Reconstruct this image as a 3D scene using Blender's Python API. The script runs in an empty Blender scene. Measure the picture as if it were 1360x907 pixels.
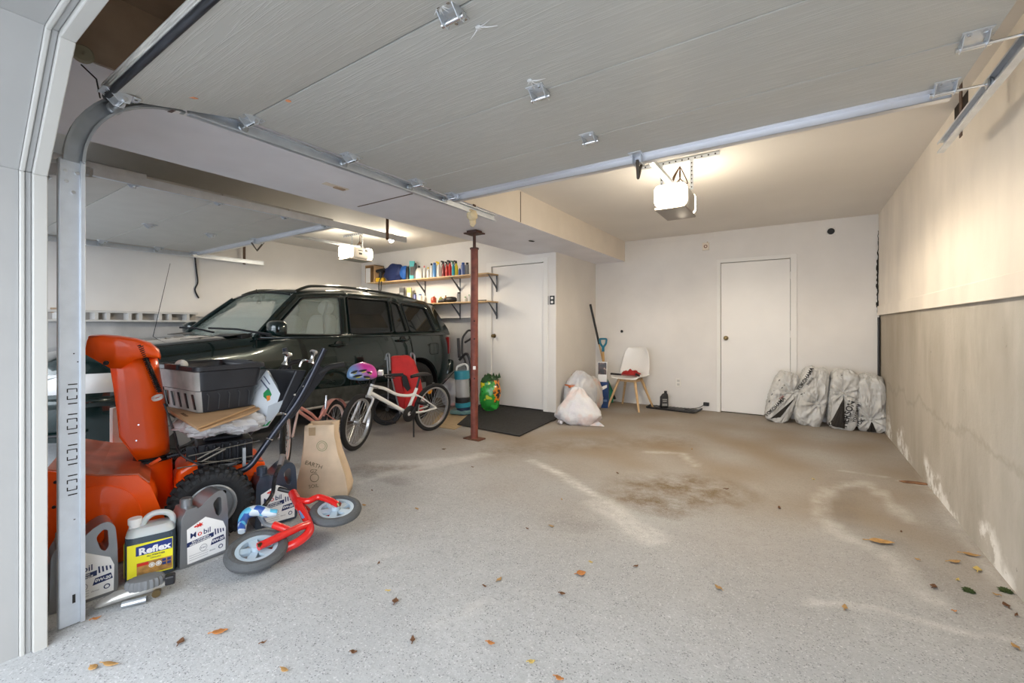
import bpy, bmesh, math, random
from mathutils import Vector, Matrix, Euler, noise
random.seed(7)
C = bpy.context.scene.collection
PI = math.pi
# ---- camera constants and pixel -> place helpers -------------------------
CF, CX, CY, CH, YAW = 575.0, 680.0, 433.0, 1.15, math.radians(33.4)
FW = (-math.sin(YAW), math.cos(YAW)); RT = (math.cos(YAW), math.sin(YAW))
def fz(y):
    t = max(0.0, min(1.0, (2.6 - y) / 2.2)); return .085 * t * t * (3 - 2 * t)
def ray(u, v):
    k = (u - CX) / CF; return Vector((FW[0] + k * RT[0], FW[1] + k * RT[1], (CY - v) / CF))
def at(u, v, X=None, Y=None, Z=None, T=None):
    a = ray(u, v)
    t = T if T is not None else (X / a.x if X is not None else Y / a.y if Y is not None else (Z - CH) / a.z)
    return Vector((0, 0, CH)) + a * t
def fl(u, v):
    z = 0.0
    for i in range(25):
        p = at(u, v, Z=z); z = .5 * z + .5 * fz(p.y)
    return p
# ---- materials ------------------------------------------------------------
MATS = {}
def mat(name, col, rough=.6, metal=0.0, var=0.0, vscale=8.0, bump=0.0, bscale=60.0, spec=.5, trans=0.0, alpha=1.0, emit=None, estr=0.0, coat=0.0, ior=1.45, sub=0.0, stretch=None):
    if name in MATS: return MATS[name]
    m = bpy.data.materials.new(name); m.use_nodes = True; MATS[name] = m
    nt = m.node_tree; b = nt.nodes['Principled BSDF']
    c = tuple(col) + (1,)
    b.inputs['Base Color'].default_value = c
    b.inputs['Roughness'].default_value = rough; b.inputs['Metallic'].default_value = metal
    b.inputs['Specular IOR Level'].default_value = spec; b.inputs['IOR'].default_value = ior
    b.inputs['Transmission Weight'].default_value = trans; b.inputs['Alpha'].default_value = alpha
    b.inputs['Coat Weight'].default_value = coat
    if sub: b.inputs['Subsurface Weight'].default_value = sub
    if emit: b.inputs['Emission Color'].default_value = tuple(emit) + (1,); b.inputs['Emission Strength'].default_value = estr
    if var or bump:
        tc = nt.nodes.new('ShaderNodeTexCoord'); src = tc.outputs['Object']
        if stretch:
            mp = nt.nodes.new('ShaderNodeMapping'); mp.inputs['Scale'].default_value = stretch
            nt.links.new(src, mp.inputs[0]); src = mp.outputs[0]
    if var:
        n = nt.nodes.new('ShaderNodeTexNoise'); n.inputs['Scale'].default_value = vscale; n.inputs['Detail'].default_value = 6
        nt.links.new(src, n.inputs['Vector'])
        r = nt.nodes.new('ShaderNodeValToRGB')
        r.color_ramp.elements[0].position = .3; r.color_ramp.elements[1].position = .7
        r.color_ramp.elements[0].color = tuple(max(0, x * (1 - var)) for x in col) + (1,)
        r.color_ramp.elements[1].color = tuple(min(1, x * (1 + var)) for x in col) + (1,)
        nt.links.new(n.outputs[0], r.inputs[0]); nt.links.new(r.outputs[0], b.inputs['Base Color'])
    if bump:
        n2 = nt.nodes.new('ShaderNodeTexNoise'); n2.inputs['Scale'].default_value = bscale; n2.inputs['Detail'].default_value = 4
        nt.links.new(src, n2.inputs['Vector'])
        bp = nt.nodes.new('ShaderNodeBump'); bp.inputs['Strength'].default_value = bump; bp.inputs['Distance'].default_value = .01
        nt.links.new(n2.outputs[0], bp.inputs['Height']); nt.links.new(bp.outputs[0], b.inputs['Normal'])
    return m
def node(nt, typ, **kw):
    n = nt.nodes.new(typ)
    for k, v in kw.items():
        if k.startswith('i_'): n.inputs[k[2:].replace('_', ' ')].default_value = v
        else: setattr(n, k, v)
    return n
# ---- mesh builder -----------------------------------------------------------
def basis(d):
    d = Vector(d).normalized()
    u = d.cross(Vector((0, 0, 1)))
    if u.length < 1e-4: u = Vector((1, 0, 0))
    u.normalize(); return u, d.cross(u).normalized(), d
class MB:
    def __init__(s): s.v = []; s.f = []; s.m = []
    def add(s, vs, fs, m=0):
        b = len(s.v); s.v += [tuple(v) for v in vs]
        for f in fs: s.f.append([b + i for i in f]); s.m.append(m)
        return s
    def box(s, c, d, rot=None, m=0, M=None):
        hx, hy, hz = d[0] / 2, d[1] / 2, d[2] / 2
        vs = [Vector((x * hx, y * hy, z * hz)) for x in (-1, 1) for y in (-1, 1) for z in (-1, 1)]
        if rot is not None:
            Rm = rot if isinstance(rot, Matrix) else Euler(rot).to_matrix(); vs = [Rm @ v for v in vs]
        c = Vector(c); vs = [v + c for v in vs]
        if M: vs = [M @ v for v in vs]
        return s.add(vs, [(0, 1, 3, 2), (4, 6, 7, 5), (0, 4, 5, 1), (2, 3, 7, 6), (0, 2, 6, 4), (1, 5, 7, 3)], m)
    def bx(s, a, b, m=0):
        return s.box([(a[i] + b[i]) / 2 for i in range(3)], [abs(b[i] - a[i]) for i in range(3)], m=m)
    def loft(s, rings, m=0, cap=True, closed=False, cyc=True):
        n = len(rings[0]); vs = [p for r in rings for p in r]; fs = []
        L = len(rings)
        for i in range(L if closed else L - 1):
            j = (i + 1) % L
            for k in range(n if cyc else n - 1):
                k2 = (k + 1) % n
                fs.append((i * n + k, i * n + k2, j * n + k2, j * n + k))
        if cap and not closed:
            fs.append(tuple(range(n - 1, -1, -1))); fs.append(tuple((L - 1) * n + k for k in range(n)))
        return s.add(vs, fs, m)
    def cyl(s, p0, p1, r0, r1=None, n=16, m=0, cap=True):
        r1 = r0 if r1 is None else r1
        p0, p1 = Vector(p0), Vector(p1); u, w, d = basis(p1 - p0)
        ring = lambda p, r: [p + u * (r * math.cos(2 * PI * k / n)) + w * (r * math.sin(2 * PI * k / n)) for k in range(n)]
        return s.loft([ring(p0, r0), ring(p1, r1)], m, cap)
    def tube(s, pts, r, n=8, m=0, closed=False, cap=True):
        pts = [Vector(p) for p in pts]; L = len(pts)
        rr = r if isinstance(r, (list, tuple)) else [r] * L
        rings = []; pu = None
        for i, p in enumerate(pts):
            a = pts[i - 1] if (i > 0 or closed) else p; b = pts[(i + 1) % L] if (i < L - 1 or closed) else p
            d = (b - a)
            if d.length < 1e-9: d = Vector((0, 0, 1))
            d.normalize()
            if pu is None: u, w, _ = basis(d)
            else:
                u = pu - d * pu.dot(d)
                if u.length < 1e-5: u, w, _ = basis(d)
                u.normalize()
            w = d.cross(u); pu = u
            rings.append([p + u * (rr[i] * math.cos(2 * PI * k / n)) + w * (rr[i] * math.sin(2 * PI * k / n)) for k in range(n)])
        return s.loft(rings, m, cap, closed)
    def lathe(s, prof, c=(0, 0, 0), axis=(0, 0, 1), n=24, m=0, closed=False, a0=0.0, a1=None):
        u, w, d = basis(axis); c = Vector(c)
        full = a1 is None; N = n if full else n + 1
        rings = []
        for k in range(N):
            a = a0 + (2 * PI if full else (a1 - a0)) * k / n
            e = u * math.cos(a) + w * math.sin(a)
            rings.append([c + e * r + d * z for r, z in prof])
        return s.loft(rings, m, cap=not full, closed=full, cyc=closed)
    def torus(s, c, axis, R, r, n=32, k=10, m=0, sx=1.0):
        return s.lathe([(R + r * math.cos(2 * PI * i / k), sx * r * math.sin(2 * PI * i / k)) for i in range(k)], c, axis, n, m, closed=True)
    def prism(s, poly, vec, m=0):
        poly = [Vector(p) for p in poly]; vec = Vector(vec); n = len(poly)
        return s.loft([poly, [p + vec for p in poly]], m)
    def ell(s, c, r, rot=None, n=16, k=10, m=0, fn=None):
        c = Vector(c); Rm = Euler(rot).to_matrix() if rot else Matrix.Identity(3)
        vs = [Vector((0, 0, -1))]; fs = []
        for j in range(1, k):
            t = PI * j / k
            for i in range(n): a = 2 * PI * i / n; vs.append(Vector((math.sin(t) * math.cos(a), math.sin(t) * math.sin(a), -math.cos(t))))
        vs.append(Vector((0, 0, 1)))
        for i in range(n): fs.append((0, 1 + (i + 1) % n, 1 + i))
        for j in range(k - 2):
            for i in range(n):
                a = 1 + j * n + i; b = 1 + j * n + (i + 1) % n; fs.append((a, b, b + n, a + n))
        T = len(vs) - 1
        for i in range(n): fs.append((T, 1 + (k - 2) * n + i, 1 + (k - 2) * n + (i + 1) % n))
        out = []
        for v in vs:
            q = Vector((v.x * r[0], v.y * r[1], v.z * r[2]))
            if fn: q = fn(q, v)
            out.append(c + Rm @ q)
        return s.add(out, fs, m)
    def xf(s, M):
        s.v = [tuple(M @ Vector(v)) for v in s.v]; return s
    def build(s, name, mats, parent=None, smooth=35, bev=0, seg=2, sub=0, solid=0, loc=None):
        me = bpy.data.meshes.new(name); me.from_pydata(s.v, [], s.f)
        if not isinstance(mats, (list, tuple)): mats = [mats]
        for q in mats: me.materials.append(q)
        me.polygons.foreach_set('material_index', s.m)
        bm = bmesh.new(); bm.from_mesh(me); bmesh.ops.recalc_face_normals(bm, faces=bm.faces); bm.to_mesh(me); bm.free()
        if smooth is not None:
            me.polygons.foreach_set('use_smooth', [True] * len(me.polygons))
            me.set_sharp_from_angle(angle=math.radians(smooth))
        o = bpy.data.objects.new(name, me); C.objects.link(o)
        if parent: o.parent = parent
        if loc: o.location = loc
        if solid:
            q = o.modifiers.new('s', 'SOLIDIFY'); q.thickness = solid; q.offset = 0
        if bev:
            q = o.modifiers.new('b', 'BEVEL'); q.width = bev; q.segments = seg; q.limit_method = 'ANGLE'; q.angle_limit = math.radians(40); q.harden_normals = False
        if sub:
            q = o.modifiers.new('u', 'SUBSURF'); q.levels = sub; q.render_levels = sub
        return o
def tag(o, label=None, cat=None, group=None, kind=None):
    if label: o['label'] = label
    if cat: o['category'] = cat
    if group: o['group'] = group
    if kind: o['kind'] = kind
    return o
def thing(name, label, cat, loc=(0, 0, 0), rz=0.0, group=None, rot=None):
    o = bpy.data.objects.new(name, None); C.objects.link(o); o.empty_display_size = .1
    o.location = loc; o.rotation_euler = rot if rot else (0, 0, rz)
    return tag(o, label, cat, group)
def struct(name, mb, m, smooth=None, **k):
    o = mb.build(name, m, None, smooth, **k); o['kind'] = 'structure'; return o
def copy_tree(o, parent=None):
    c = o.copy(); C.objects.link(c)
    if parent: c.parent = parent
    for ch in list(o.children): copy_tree(ch, c)
    return c
def text(name, body, size, M, m, parent=None, ext=.0006, bold=0.0, sx=1.0, shear=0.0, align='CENTER'):
    cu = bpy.data.curves.new(name, 'FONT'); cu.body = body; cu.size = size; cu.extrude = ext; cu.offset = bold
    cu.align_x = align; cu.align_y = 'CENTER'; cu.shear = shear; cu.resolution_u = 3
    t = bpy.data.objects.new(name + '_tmp', cu); C.objects.link(t)
    dg = bpy.context.evaluated_depsgraph_get(); me = bpy.data.meshes.new_from_object(t.evaluated_get(dg))
    bpy.data.objects.remove(t); bpy.data.curves.remove(cu)
    me.transform(M @ Matrix.Diagonal((sx, 1, 1, 1))); me.materials.clear(); me.materials.append(m); me.name = name
    o = bpy.data.objects.new(name, me); C.objects.link(o)
    if parent: o.parent = parent
    return o
def frame(o, x, n):
    """matrix with X axis x, Z axis n (Y = n cross x)"""
    x = Vector(x).normalized(); n = Vector(n).normalized(); n = (n - x * n.dot(x)).normalized(); y = n.cross(x)
    M = Matrix((x, y, n)).transposed().to_4x4(); M.translation = Vector(o); return M
from mathutils.bvhtree import BVHTree
def drape(surface, objs, lift=.0015):
    """press flat prints on to a surface, looking along its own +Y"""
    bm = bmesh.new(); bm.from_mesh(surface.data); bmesh.ops.triangulate(bm, faces=[f for f in bm.faces if len(f.verts) > 3]); bm.to_mesh(surface.data); bm.free()
    tree = BVHTree.FromPolygons([v.co for v in surface.data.vertices], [p.vertices[:] for p in surface.data.polygons])
    for o in objs:
        last = None; top = min(v.co.y for v in o.data.vertices)
        for v in o.data.vertices:
            h = tree.ray_cast(Vector((v.co.x, -1.0, v.co.z)), Vector((0, 1, 0)))[0]
            if h is not None and (last is None or abs(h.y - last) < .12): last = h.y
            if last is not None: v.co.y = last - lift + min(.0012, (v.co.y - top) * .3)
def fillet(pts, r, n=5, closed=False):
    pts = [Vector(p) for p in pts]; out = []; L = len(pts)
    for i, p in enumerate(pts):
        if not closed and i in (0, L - 1): out.append(p); continue
        a = pts[i - 1]; b = pts[(i + 1) % L]
        da = (a - p); db = (b - p); q = min(r, da.length * .45, db.length * .45)
        s0 = p + da.normalized() * q; s1 = p + db.normalized() * q
        for k in range(n + 1):
            t = k / n; out.append(s0 * (1 - t) ** 2 + p * (2 * t * (1 - t)) + s1 * t * t)
    return out
def spline(pts, n=6):
    pts = [Vector(p) for p in pts]; out = []
    for i in range(len(pts) - 1):
        p0 = pts[max(i - 1, 0)]; p1 = pts[i]; p2 = pts[i + 1]; p3 = pts[min(i + 2, len(pts) - 1)]
        for k in range(n):
            t = k / n
            out.append(.5 * ((2 * p1) + (p2 - p0) * t + (2 * p0 - 5 * p1 + 4 * p2 - p3) * t * t + (3 * p1 - p0 - 3 * p2 + p3) * t ** 3))
    out.append(pts[-1]); return out
def rrect(w, h, r, n=4):
    """rounded rectangle outline as 2-D points"""
    out = []
    for cx_, cy_, a in ((w / 2 - r, h / 2 - r, 0), (-w / 2 + r, h / 2 - r, PI / 2), (-w / 2 + r, -h / 2 + r, PI), (w / 2 - r, -h / 2 + r, 1.5 * PI)):
        for k in range(n + 1): out.append((cx_ + r * math.cos(a + PI / 2 * k / n), cy_ + r * math.sin(a + PI / 2 * k / n)))
    return out
# ======================= surfaces of the room ==================================
def concrete(name, base, dark, floor=False, right=False):
    m = bpy.data.materials.new(name); m.use_nodes = True; nt = m.node_tree; L = nt.links; b = nt.nodes['Principled BSDF']
    b.inputs['Roughness'].default_value = .85; b.inputs['Specular IOR Level'].default_value = .3
    tc = node(nt, 'ShaderNodeTexCoord'); P = tc.outputs['Object']
    def noise_(scale, detail=5, vec=None, rough=.6):
        n = node(nt, 'ShaderNodeTexNoise'); n.inputs['Scale'].default_value = scale; n.inputs['Detail'].default_value = detail; n.inputs['Roughness'].default_value = rough
        L.new(vec or P, n.inputs['Vector']); return n.outputs[0]
    def ramp(src, p0, p1):
        r = node(nt, 'ShaderNodeMapRange'); r.inputs[1].default_value = p0; r.inputs[2].default_value = p1; L.new(src, r.inputs[0]); r.clamp = True; return r.outputs[0]
    def mix(a, bcol, fac, t='MIX'):
        n = node(nt, 'ShaderNodeMix'); n.data_type = 'RGBA'; n.blend_type = t
        for i, x in ((6, a), (7, bcol)):
            if isinstance(x, tuple): n.inputs[i].default_value = x + (1,)
            else: L.new(x, n.inputs[i])
        if isinstance(fac, float): n.inputs[0].default_value = fac
        else: L.new(fac, n.inputs[0])
        return n.outputs[2]
    def mul(a, c):
        n = node(nt, 'ShaderNodeMath'); n.operation = 'MULTIPLY'; L.new(a, n.inputs[0])
        if isinstance(c, float): n.inputs[1].default_value = c
        else: L.new(c, n.inputs[1])
        return n.outputs[0]
    col = mix(base, dark, ramp(noise_(1.3, 8), .35, .7))
    if floor:
        col = mix(col, tuple(x * 1.18 for x in base), mul(ramp(noise_(2.6, 8), .45, .8), .8)); col = mix(col, tuple(x * .86 for x in base), mul(ramp(noise_(9, 9, rough=.75), .42, .70), .8)); col = mix(col, tuple(x * .72 for x in base), mul(ramp(noise_(46, 5, rough=.7), .48, .66), .55)); col = mix(col, tuple(x * .80 for x in base), mul(ramp(noise_(.9, 6), .48, .70), .7))
        at1 = node(nt, 'ShaderNodeAttribute', attribute_name='brown').outputs['Fac']
        at2 = node(nt, 'ShaderNodeAttribute', attribute_name='pale').outputs['Fac']
        at3 = node(nt, 'ShaderNodeAttribute', attribute_name='damp').outputs['Fac']
        at4 = node(nt, 'ShaderNodeAttribute', attribute_name='dust').outputs['Fac']
        nz = ramp(noise_(5.5, 9, rough=.75), .36, .62)
        col = mix(col, (.235, .165, .095), mul(at4, .80))
        col = mix(col, (.15, .095, .040), mul(mul(at1, nz), .95))
        col = mix(col, (.15, .14, .13), mul(mul(at3, ramp(noise_(4, 8, rough=.7), .3, .6)), .7))
        col = mix(col, (.66, .65, .63), mul(mul(at2, ramp(noise_(9, 9, rough=.8), .33, .6)), .9))
        v = node(nt, 'ShaderNodeTexVoronoi'); v.inputs['Scale'].default_value = 100; L.new(P, v.inputs['Vector'])
        spk = mul(ramp(v.outputs['Distance'], .34, .14), ramp(noise_(24, 3), .47, .56))
        nodust = node(nt, 'ShaderNodeMath'); nodust.operation = 'SUBTRACT'; nodust.inputs[0].default_value = 1.0; L.new(at4, nodust.inputs[1])
        col = mix(col, (.10, .10, .105), mul(mul(spk, ramp(nodust.outputs[0], .1, .9)), .75))
        col = mix(col, (.09, .085, .08), mul(ramp(noise_(150, 2), .62, .70), .65))
        col = mix(col, (.74, .75, .76), mul(mul(ramp(noise_(120, 2), .60, .68), .5), ramp(nodust.outputs[0], .1, .9)))
        hsrc = noise_(90, 6)
    else:
        mp = node(nt, 'ShaderNodeMapping'); mp.inputs['Scale'].default_value = (1.5, 1.5, .5); L.new(P, mp.inputs[0])
        col = mix(col, tuple(x * 1.22 for x in base), ramp(noise_(1.9, 8, mp.outputs[0]), .42, .72))
        col = mix(col, tuple(x * .72 for x in dark), mul(ramp(noise_(2.6, 9, mp.outputs[0]), .52, .8), .55))
        if right:
            sx = node(nt, 'ShaderNodeSeparateXYZ'); L.new(P, sx.inputs[0])
            def math_(op, a, c):
                n = node(nt, 'ShaderNodeMath'); n.operation = op
                for i, x in ((0, a), (1, c)):
                    if isinstance(x, float): n.inputs[i].default_value = x
                    else: L.new(x, n.inputs[i])
                return n.outputs[0]
            # old water line, flaked paint along the foot, tan tint deeper in
            deep = ramp(sx.outputs[1], 2.4, 5.6)
            col = mix(col, (.36, .29, .20), mul(deep, .55))
            wl = math_('ABSOLUTE', math_('SUBTRACT', sx.outputs[2], math_('ADD', math_('MULTIPLY', noise_(2.4, 6), .5), .30)), 0.0)
            col = mix(col, (.30, .27, .22), mul(ramp(wl, .035, .0), .45))
            low = ramp(math_('ADD', sx.outputs[2], math_('MULTIPLY', noise_(2.1, 7), -.75)), -.16, -.24)
            col = mix(col, (.80, .79, .77), mul(mul(low, ramp(noise_(4.5, 9, rough=.75), .46, .53)), ramp(noise_(1.4, 2), .47, .53)))
            col = mix(col, (.16, .15, .13), mul(ramp(noise_(26, 4), .70, .76), .7))
        hsrc = noise_(45, 8)
    L.new(col, b.inputs['Base Color'])
    bp = node(nt, 'ShaderNodeBump'); bp.inputs['Strength'].default_value = .35; bp.inputs['Distance'].default_value = .006
    L.new(hsrc, bp.inputs['Height']); L.new(bp.outputs[0], b.inputs['Normal'])
    return m
M_FLOOR = concrete('concrete floor', (.47, .485, .50), (.40, .41, .42), floor=True)
M_CONC = concrete('concrete wall', (.46, .445, .415), (.37, .345, .30), right=True)
M_CONC2 = concrete('grey foundation', (.46, .46, .46), (.40, .40, .40))
M_WALL = mat('white wall paint', (.74, .72, .70), .55, var=.045, vscale=2.2, bump=.08, bscale=160)
M_WALLR = mat('worn cream wall paint', (.84, .775, .69), .6, var=.10, vscale=2.6, bump=.10, bscale=120, stretch=(1, 1, .45))
M_WALLT = mat('warm white wall paint', (.70, .665, .62), .55, var=.04, vscale=2, bump=.06, bscale=160)
M_CEIL = mat('ceiling paint', (.76, .73, .69), .7, var=.04, vscale=1.2)
M_SOFF = mat('beam paint', (.80, .80, .85), .5, var=.05, vscale=3)
M_BEAMS = mat('cream board', (.74, .67, .58), .55, var=.05, vscale=3)
M_DOOR = mat('white door paint', (.80, .785, .765), .38, var=.02, vscale=3)
M_TRIM = mat('white trim', (.78, .77, .75), .45)
M_DARK = mat('dark gap', (.02, .018, .016), .9)
M_BLACK = mat('black plastic', (.014, .014, .016), .42)
M_BLACKM = mat('black rubber', (.02, .02, .022), .75, bump=.2, bscale=120)
M_STEEL = mat('galvanised steel', (.66, .70, .75), .42, .75, var=.07, vscale=16)
M_STEELD = mat('dull steel', (.44, .47, .50), .40, .85, var=.1, vscale=14)
M_CHROME = mat('chrome', (.75, .76, .78), .12, 1.0)
M_ALU = mat('aluminium strip', (.70, .71, .75), .36, .7)
M_BRASS = mat('aged brass', (.20, .145, .07), .35, 1.0)
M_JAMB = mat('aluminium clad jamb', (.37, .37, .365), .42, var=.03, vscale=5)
M_JAMBB = mat('beige clad board', (.60, .595, .54), .5, var=.04, vscale=50)
M_BROWN = mat('water stained plywood', (.47, .35, .25), .7, var=.35, vscale=3.2)

YB, YC, XR, XL, ZC = 6.38, 5.05, .785, -6.60, 2.42     # back wall, rear wall of the far bay, side walls, ceiling
XB0, XB1, ZB = -3.10, -2.17, 2.12                      # boxed beam between the bays
YF = .335                                              # inner face of the front wall
# ---- floor, with a gentle fall towards the middle -----------------------------
def build_floor():
    xs = [-14, -10, -8] + [-7 + .05 * i for i in range(0, 165)] + [2.5, 5, 9]
    ys = [-9, -6, -4, -2.5, -1.2] + [-.6 + .04 * i for i in range(0, 178)] + [7.0]
    nx, ny = len(xs), len(ys)
    vs = [(x, y, fz(y)) for y in ys for x in xs]
    fs = [(j * nx + i, j * nx + i + 1, (j + 1) * nx + i + 1, (j + 1) * nx + i) for j in range(ny - 1) for i in range(nx - 1)]
    mb = MB().add(vs, fs); o = struct('floor', mb, M_FLOOR, smooth=60)
    me = o.data
    def poly(pts): return [fl(*p).to_2d() for p in pts]
    pale = [(poly([(706, 612), (742, 628), (772, 648), (800, 664), (838, 700), (865, 722)]), .045, 1.0), (poly([(800, 668), (830, 690), (862, 712)]), .12, .8),
            (poly([(1075, 800), (1150, 805), (1210, 822), (1280, 838), (1360, 856)]), .022, .95), (poly([(1205, 690), (1150, 640), (1100, 650), (1088, 680), (1110, 706)]), .06, .55),
            (poly([(1110, 706), (1180, 740), (1210, 775), (1245, 800)]), .07, .55), (poly([(860, 600), (905, 602), (925, 618)]), .05, .5), (poly([(500, 615), (600, 612), (640, 605)]), .10, .6),
            (poly([(480, 640), (520, 628), (600, 615)]), .06, .5), (poly([(1205, 560), (1240, 650), (1300, 740), (1358, 815)]), .05, .5),
            (poly([(300, 800), (420, 760), (520, 735)]), .05, .35), (poly([(585, 830), (640, 800)]), .03, .6), (poly([(1120, 625), (1170, 632), (1225, 645)]), .02, .6)]
    brown = [(poly([(870, 655), (930, 650)]), .42, 1.0), (poly([(845, 660), (885, 672)]), .22, 1.0), (poly([(660, 600), (760, 590), (900, 585)]), .30, .45), (poly([(490, 620), (540, 622)]), .12, .7)]
    damp = [(poly([(1130, 640), (1115, 690), (1180, 720)]), .13, .5), (poly([(745, 690), (780, 700)]), .13, .45), (poly([(470, 625), (530, 640)]), .12, .8), (poly([(1190, 745), (1260, 790)]), .16, .35),
            (poly([(1220, 642), (1232, 644)]), .05, 1.0), (poly([(660, 575), (700, 585)]), .10, .3), (poly([(250, 780), (330, 770)]), .06, .35)]
    def dist(p, pl):
        best = 1e9
        for a, b in zip(pl, pl[1:]):
            ab = b - a; t = max(0, min(1, (p - a).dot(ab) / max(ab.length_squared, 1e-9))); best = min(best, (p - a - ab * t).length)
        return best
    lay = {}
    for nm, sets in (('pale', pale), ('brown', brown), ('damp', damp)):
        vals = []
        for v in vs:
            p = Vector((v[0], v[1])); w = .05 * noise.noise(Vector((v[0] * 6, v[1] * 6, 3)))
            q = 0.0
            if -.7 < v[1] < 6.5 and -4.5 < v[0] < .9:
                for pl, r, s in sets:
                    d = dist(p, pl) + w * (1 if r > .05 else .35)
                    if d < r: q = max(q, s * (1 - (max(d, 0) / r) ** 2))
            vals.append(q)
        lay[nm] = vals
    lay['dust'] = [max(0, min(1, (v[1] + .35 * noise.noise(Vector((v[0] * 1.2, v[1] * 1.2, 8))) - 1.5) / 2.2)) * (.78 + .4 * noise.noise(Vector((v[0] * 2, v[1] * 2, 1)))) for v in vs]
    for nm, vals in lay.items():
        a = me.attributes.new(nm, 'FLOAT', 'POINT'); a.data.foreach_set('value', vals)
    return o
build_floor()
# ---- walls --------------------------------------------------------------------
struct('ceiling', MB().bx((XL - .2, YF, ZC), (1.0, YB + .2, ZC + .12)), M_CEIL)
dx0, dx1, dzt = at(957, 500, Y=YB).x, at(1050, 500, Y=YB).x, at(1003, 346, Y=YB).z
w = MB(); w.bx((-2.80, YB, 0), (dx0, YB + .15, ZC)).bx((dx1, YB, 0), (XR - .012, YB + .15, ZC)).bx((dx0, YB, dzt), (dx1, YB + .15, ZC)); struct('wall_back', w, M_WALL)
struct('trim_15', MB().bx((XR - .03, YB + .05, 0), (XR + .02, YB + .1, ZC)), M_DARK)
struct('wall_right', MB().bx((XR, YF, -.05), (XR + .2, YB + .2, 1.275)), M_CONC)
struct('wall_right_upper', MB().bx((XR - .018, YF, 1.275), (XR + .2, YB + .02, ZC)), M_WALLR)
struct('trim_1', MB().bx((XR - .030, YF, 1.272), (XR - .017, YB - .01, 1.375)), M_WALLR, bev=.003)
# jagged split in the corner plaster
cr = MB(); rnd = random.Random(3); zz = [1.30 + i * .03 for i in range(32)]
L_ = [(XR - .034 - rnd.uniform(0, .012), YB - .004, z) for z in zz]; R_ = [(XR - .022 + rnd.uniform(-.004, .008), YB - .004, z) for z in zz]
for i in range(31):
    s = .15 + .85 * min(1, (31 - i) / 16) * rnd.uniform(.5, 1)
    a, b = Vector(L_[i]).lerp(Vector(R_[i]), 1 - s), Vector(L_[i + 1]).lerp(Vector(R_[i + 1]), 1 - s)
    cr.prism([a, R_[i], R_[i + 1], b], (0, -.003, 0))
struct('trim_14', cr, M_DARK)
# closet that stands out behind the white bags, and the rear wall of the far bay
struct('wall_inner', MB().bx((-2.70, YC + .005, 0), (-2.64, YB, ZB)), M_WALLT)
e0, e1 = at(653, 450, Y=YC).x, at(722, 450, Y=YC).x; ezt = at(690, 351, Y=YC).z
w = MB(); w.bx((XL, YC, 1.275), (-4.07, YC + .2, ZC)).bx((-4.07, YC, 0), (e0, YC + .2, ZC)).bx((e1, YC, 0), (-2.6405, YC + .2, ZC)).bx((e0, YC, ezt), (e1, YC + .2, ZC)); struct('wall_rear', w, M_WALL)
struct('wall_rear_lower', MB().bx((XL, YC + .10, 0), (-4.07, YC + .25, 1.275)), M_CONC2)
struct('wall_left', MB().bx((XL - .2, YF, 1.275), (XL, YC + .2, ZC)), M_WALL)
struct('wall_left_lower', MB().bx((XL - .2, YF, -.05), (XL - .02, YC + .2, 1.275)), M_CONC2)
# ---- boxed beam: soffit, cream right face, stained left face --------------------
w = MB(); w.bx((XB0, YF, ZB), (XB1, YB, ZC), 0)
o = w.build('ceiling_beam', [M_SOFF, M_BEAMS, M_BROWN], None, None); o['kind'] = 'structure'
for p in o.data.polygons:
    if p.normal.x > .9: p.material_index = 1
    if p.normal.x < -.9: p.material_index = 2
# board joints and knocks on the beam
w = MB(); yj = at(691, 290, X=XB1).y; w.bx((XB1 - .002, yj, ZB + .005), (XB1 + .004, yj + .006, ZC - .01))
y2 = at(500, 268, Z=ZB).y; w.bx((XB0 + .12, y2, ZB - .002), (XB1, y2 + .012, ZB + .002)); struct('trim_2', w, mat('dark joint', (.10, .075, .05), .8))
struct('trim_3', MB().bx((-2.15, YB - .006, ZC - .075), (-.95, YB + .001, ZC - .002)), M_WALL)
# stained boards over the near door, between beam and front wall
struct('ceiling_board', MB().bx((XB1, YF, ZC - .02), (-1.2, 1.0, ZC - .001)), M_BROWN)
struct('trim_16', MB().bx((XB1, YF, ZB + .004), (XB1 + .006, 1.55, ZC - .021)), M_BROWN)
# ---- front wall with two clipped-corner openings ---------------------------------
def clipped(x0, x1, zt, zb, c): return [(x0, zb), (x1, zb), (x1, zt - c), (x1 - c, zt), (x0 + c, zt), (x0, zt - c)]
OP = (-2.10, .60, 1.99)
fw = MB(); Y0 = -.42
def front_piece(xa, xb, za, zb_): fw.bx((xa, Y0, za), (xb, YF, zb_))
front_piece(-6.9, -6.40, 0, 2.75); front_piece(-3.60, OP[0], 0, 2.75); front_piece(OP[1], 1.4, 0, 2.75)
front_piece(-6.40, -3.60, OP[2], 2.75); front_piece(OP[0], OP[1], OP[2], 2.75)
for xa, xb, zc in ((OP[0], OP[0] + .35, 1.655), (-6.40, -6.05, 1.655)): fw.prism([(xa, Y0, zc), (xb, Y0, OP[2]), (xa, Y0, OP[2])], (0, YF - Y0, 0))
for xa, xb, zc in ((OP[1], OP[1] - .35, 1.655), (-3.60, -3.95, 1.655)): fw.prism([(xa, Y0, zc), (xb, Y0, OP[2]), (xa, Y0, OP[2])], (0, YF - Y0, 0))
struct('wall_front', fw, M_JAMB)
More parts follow.
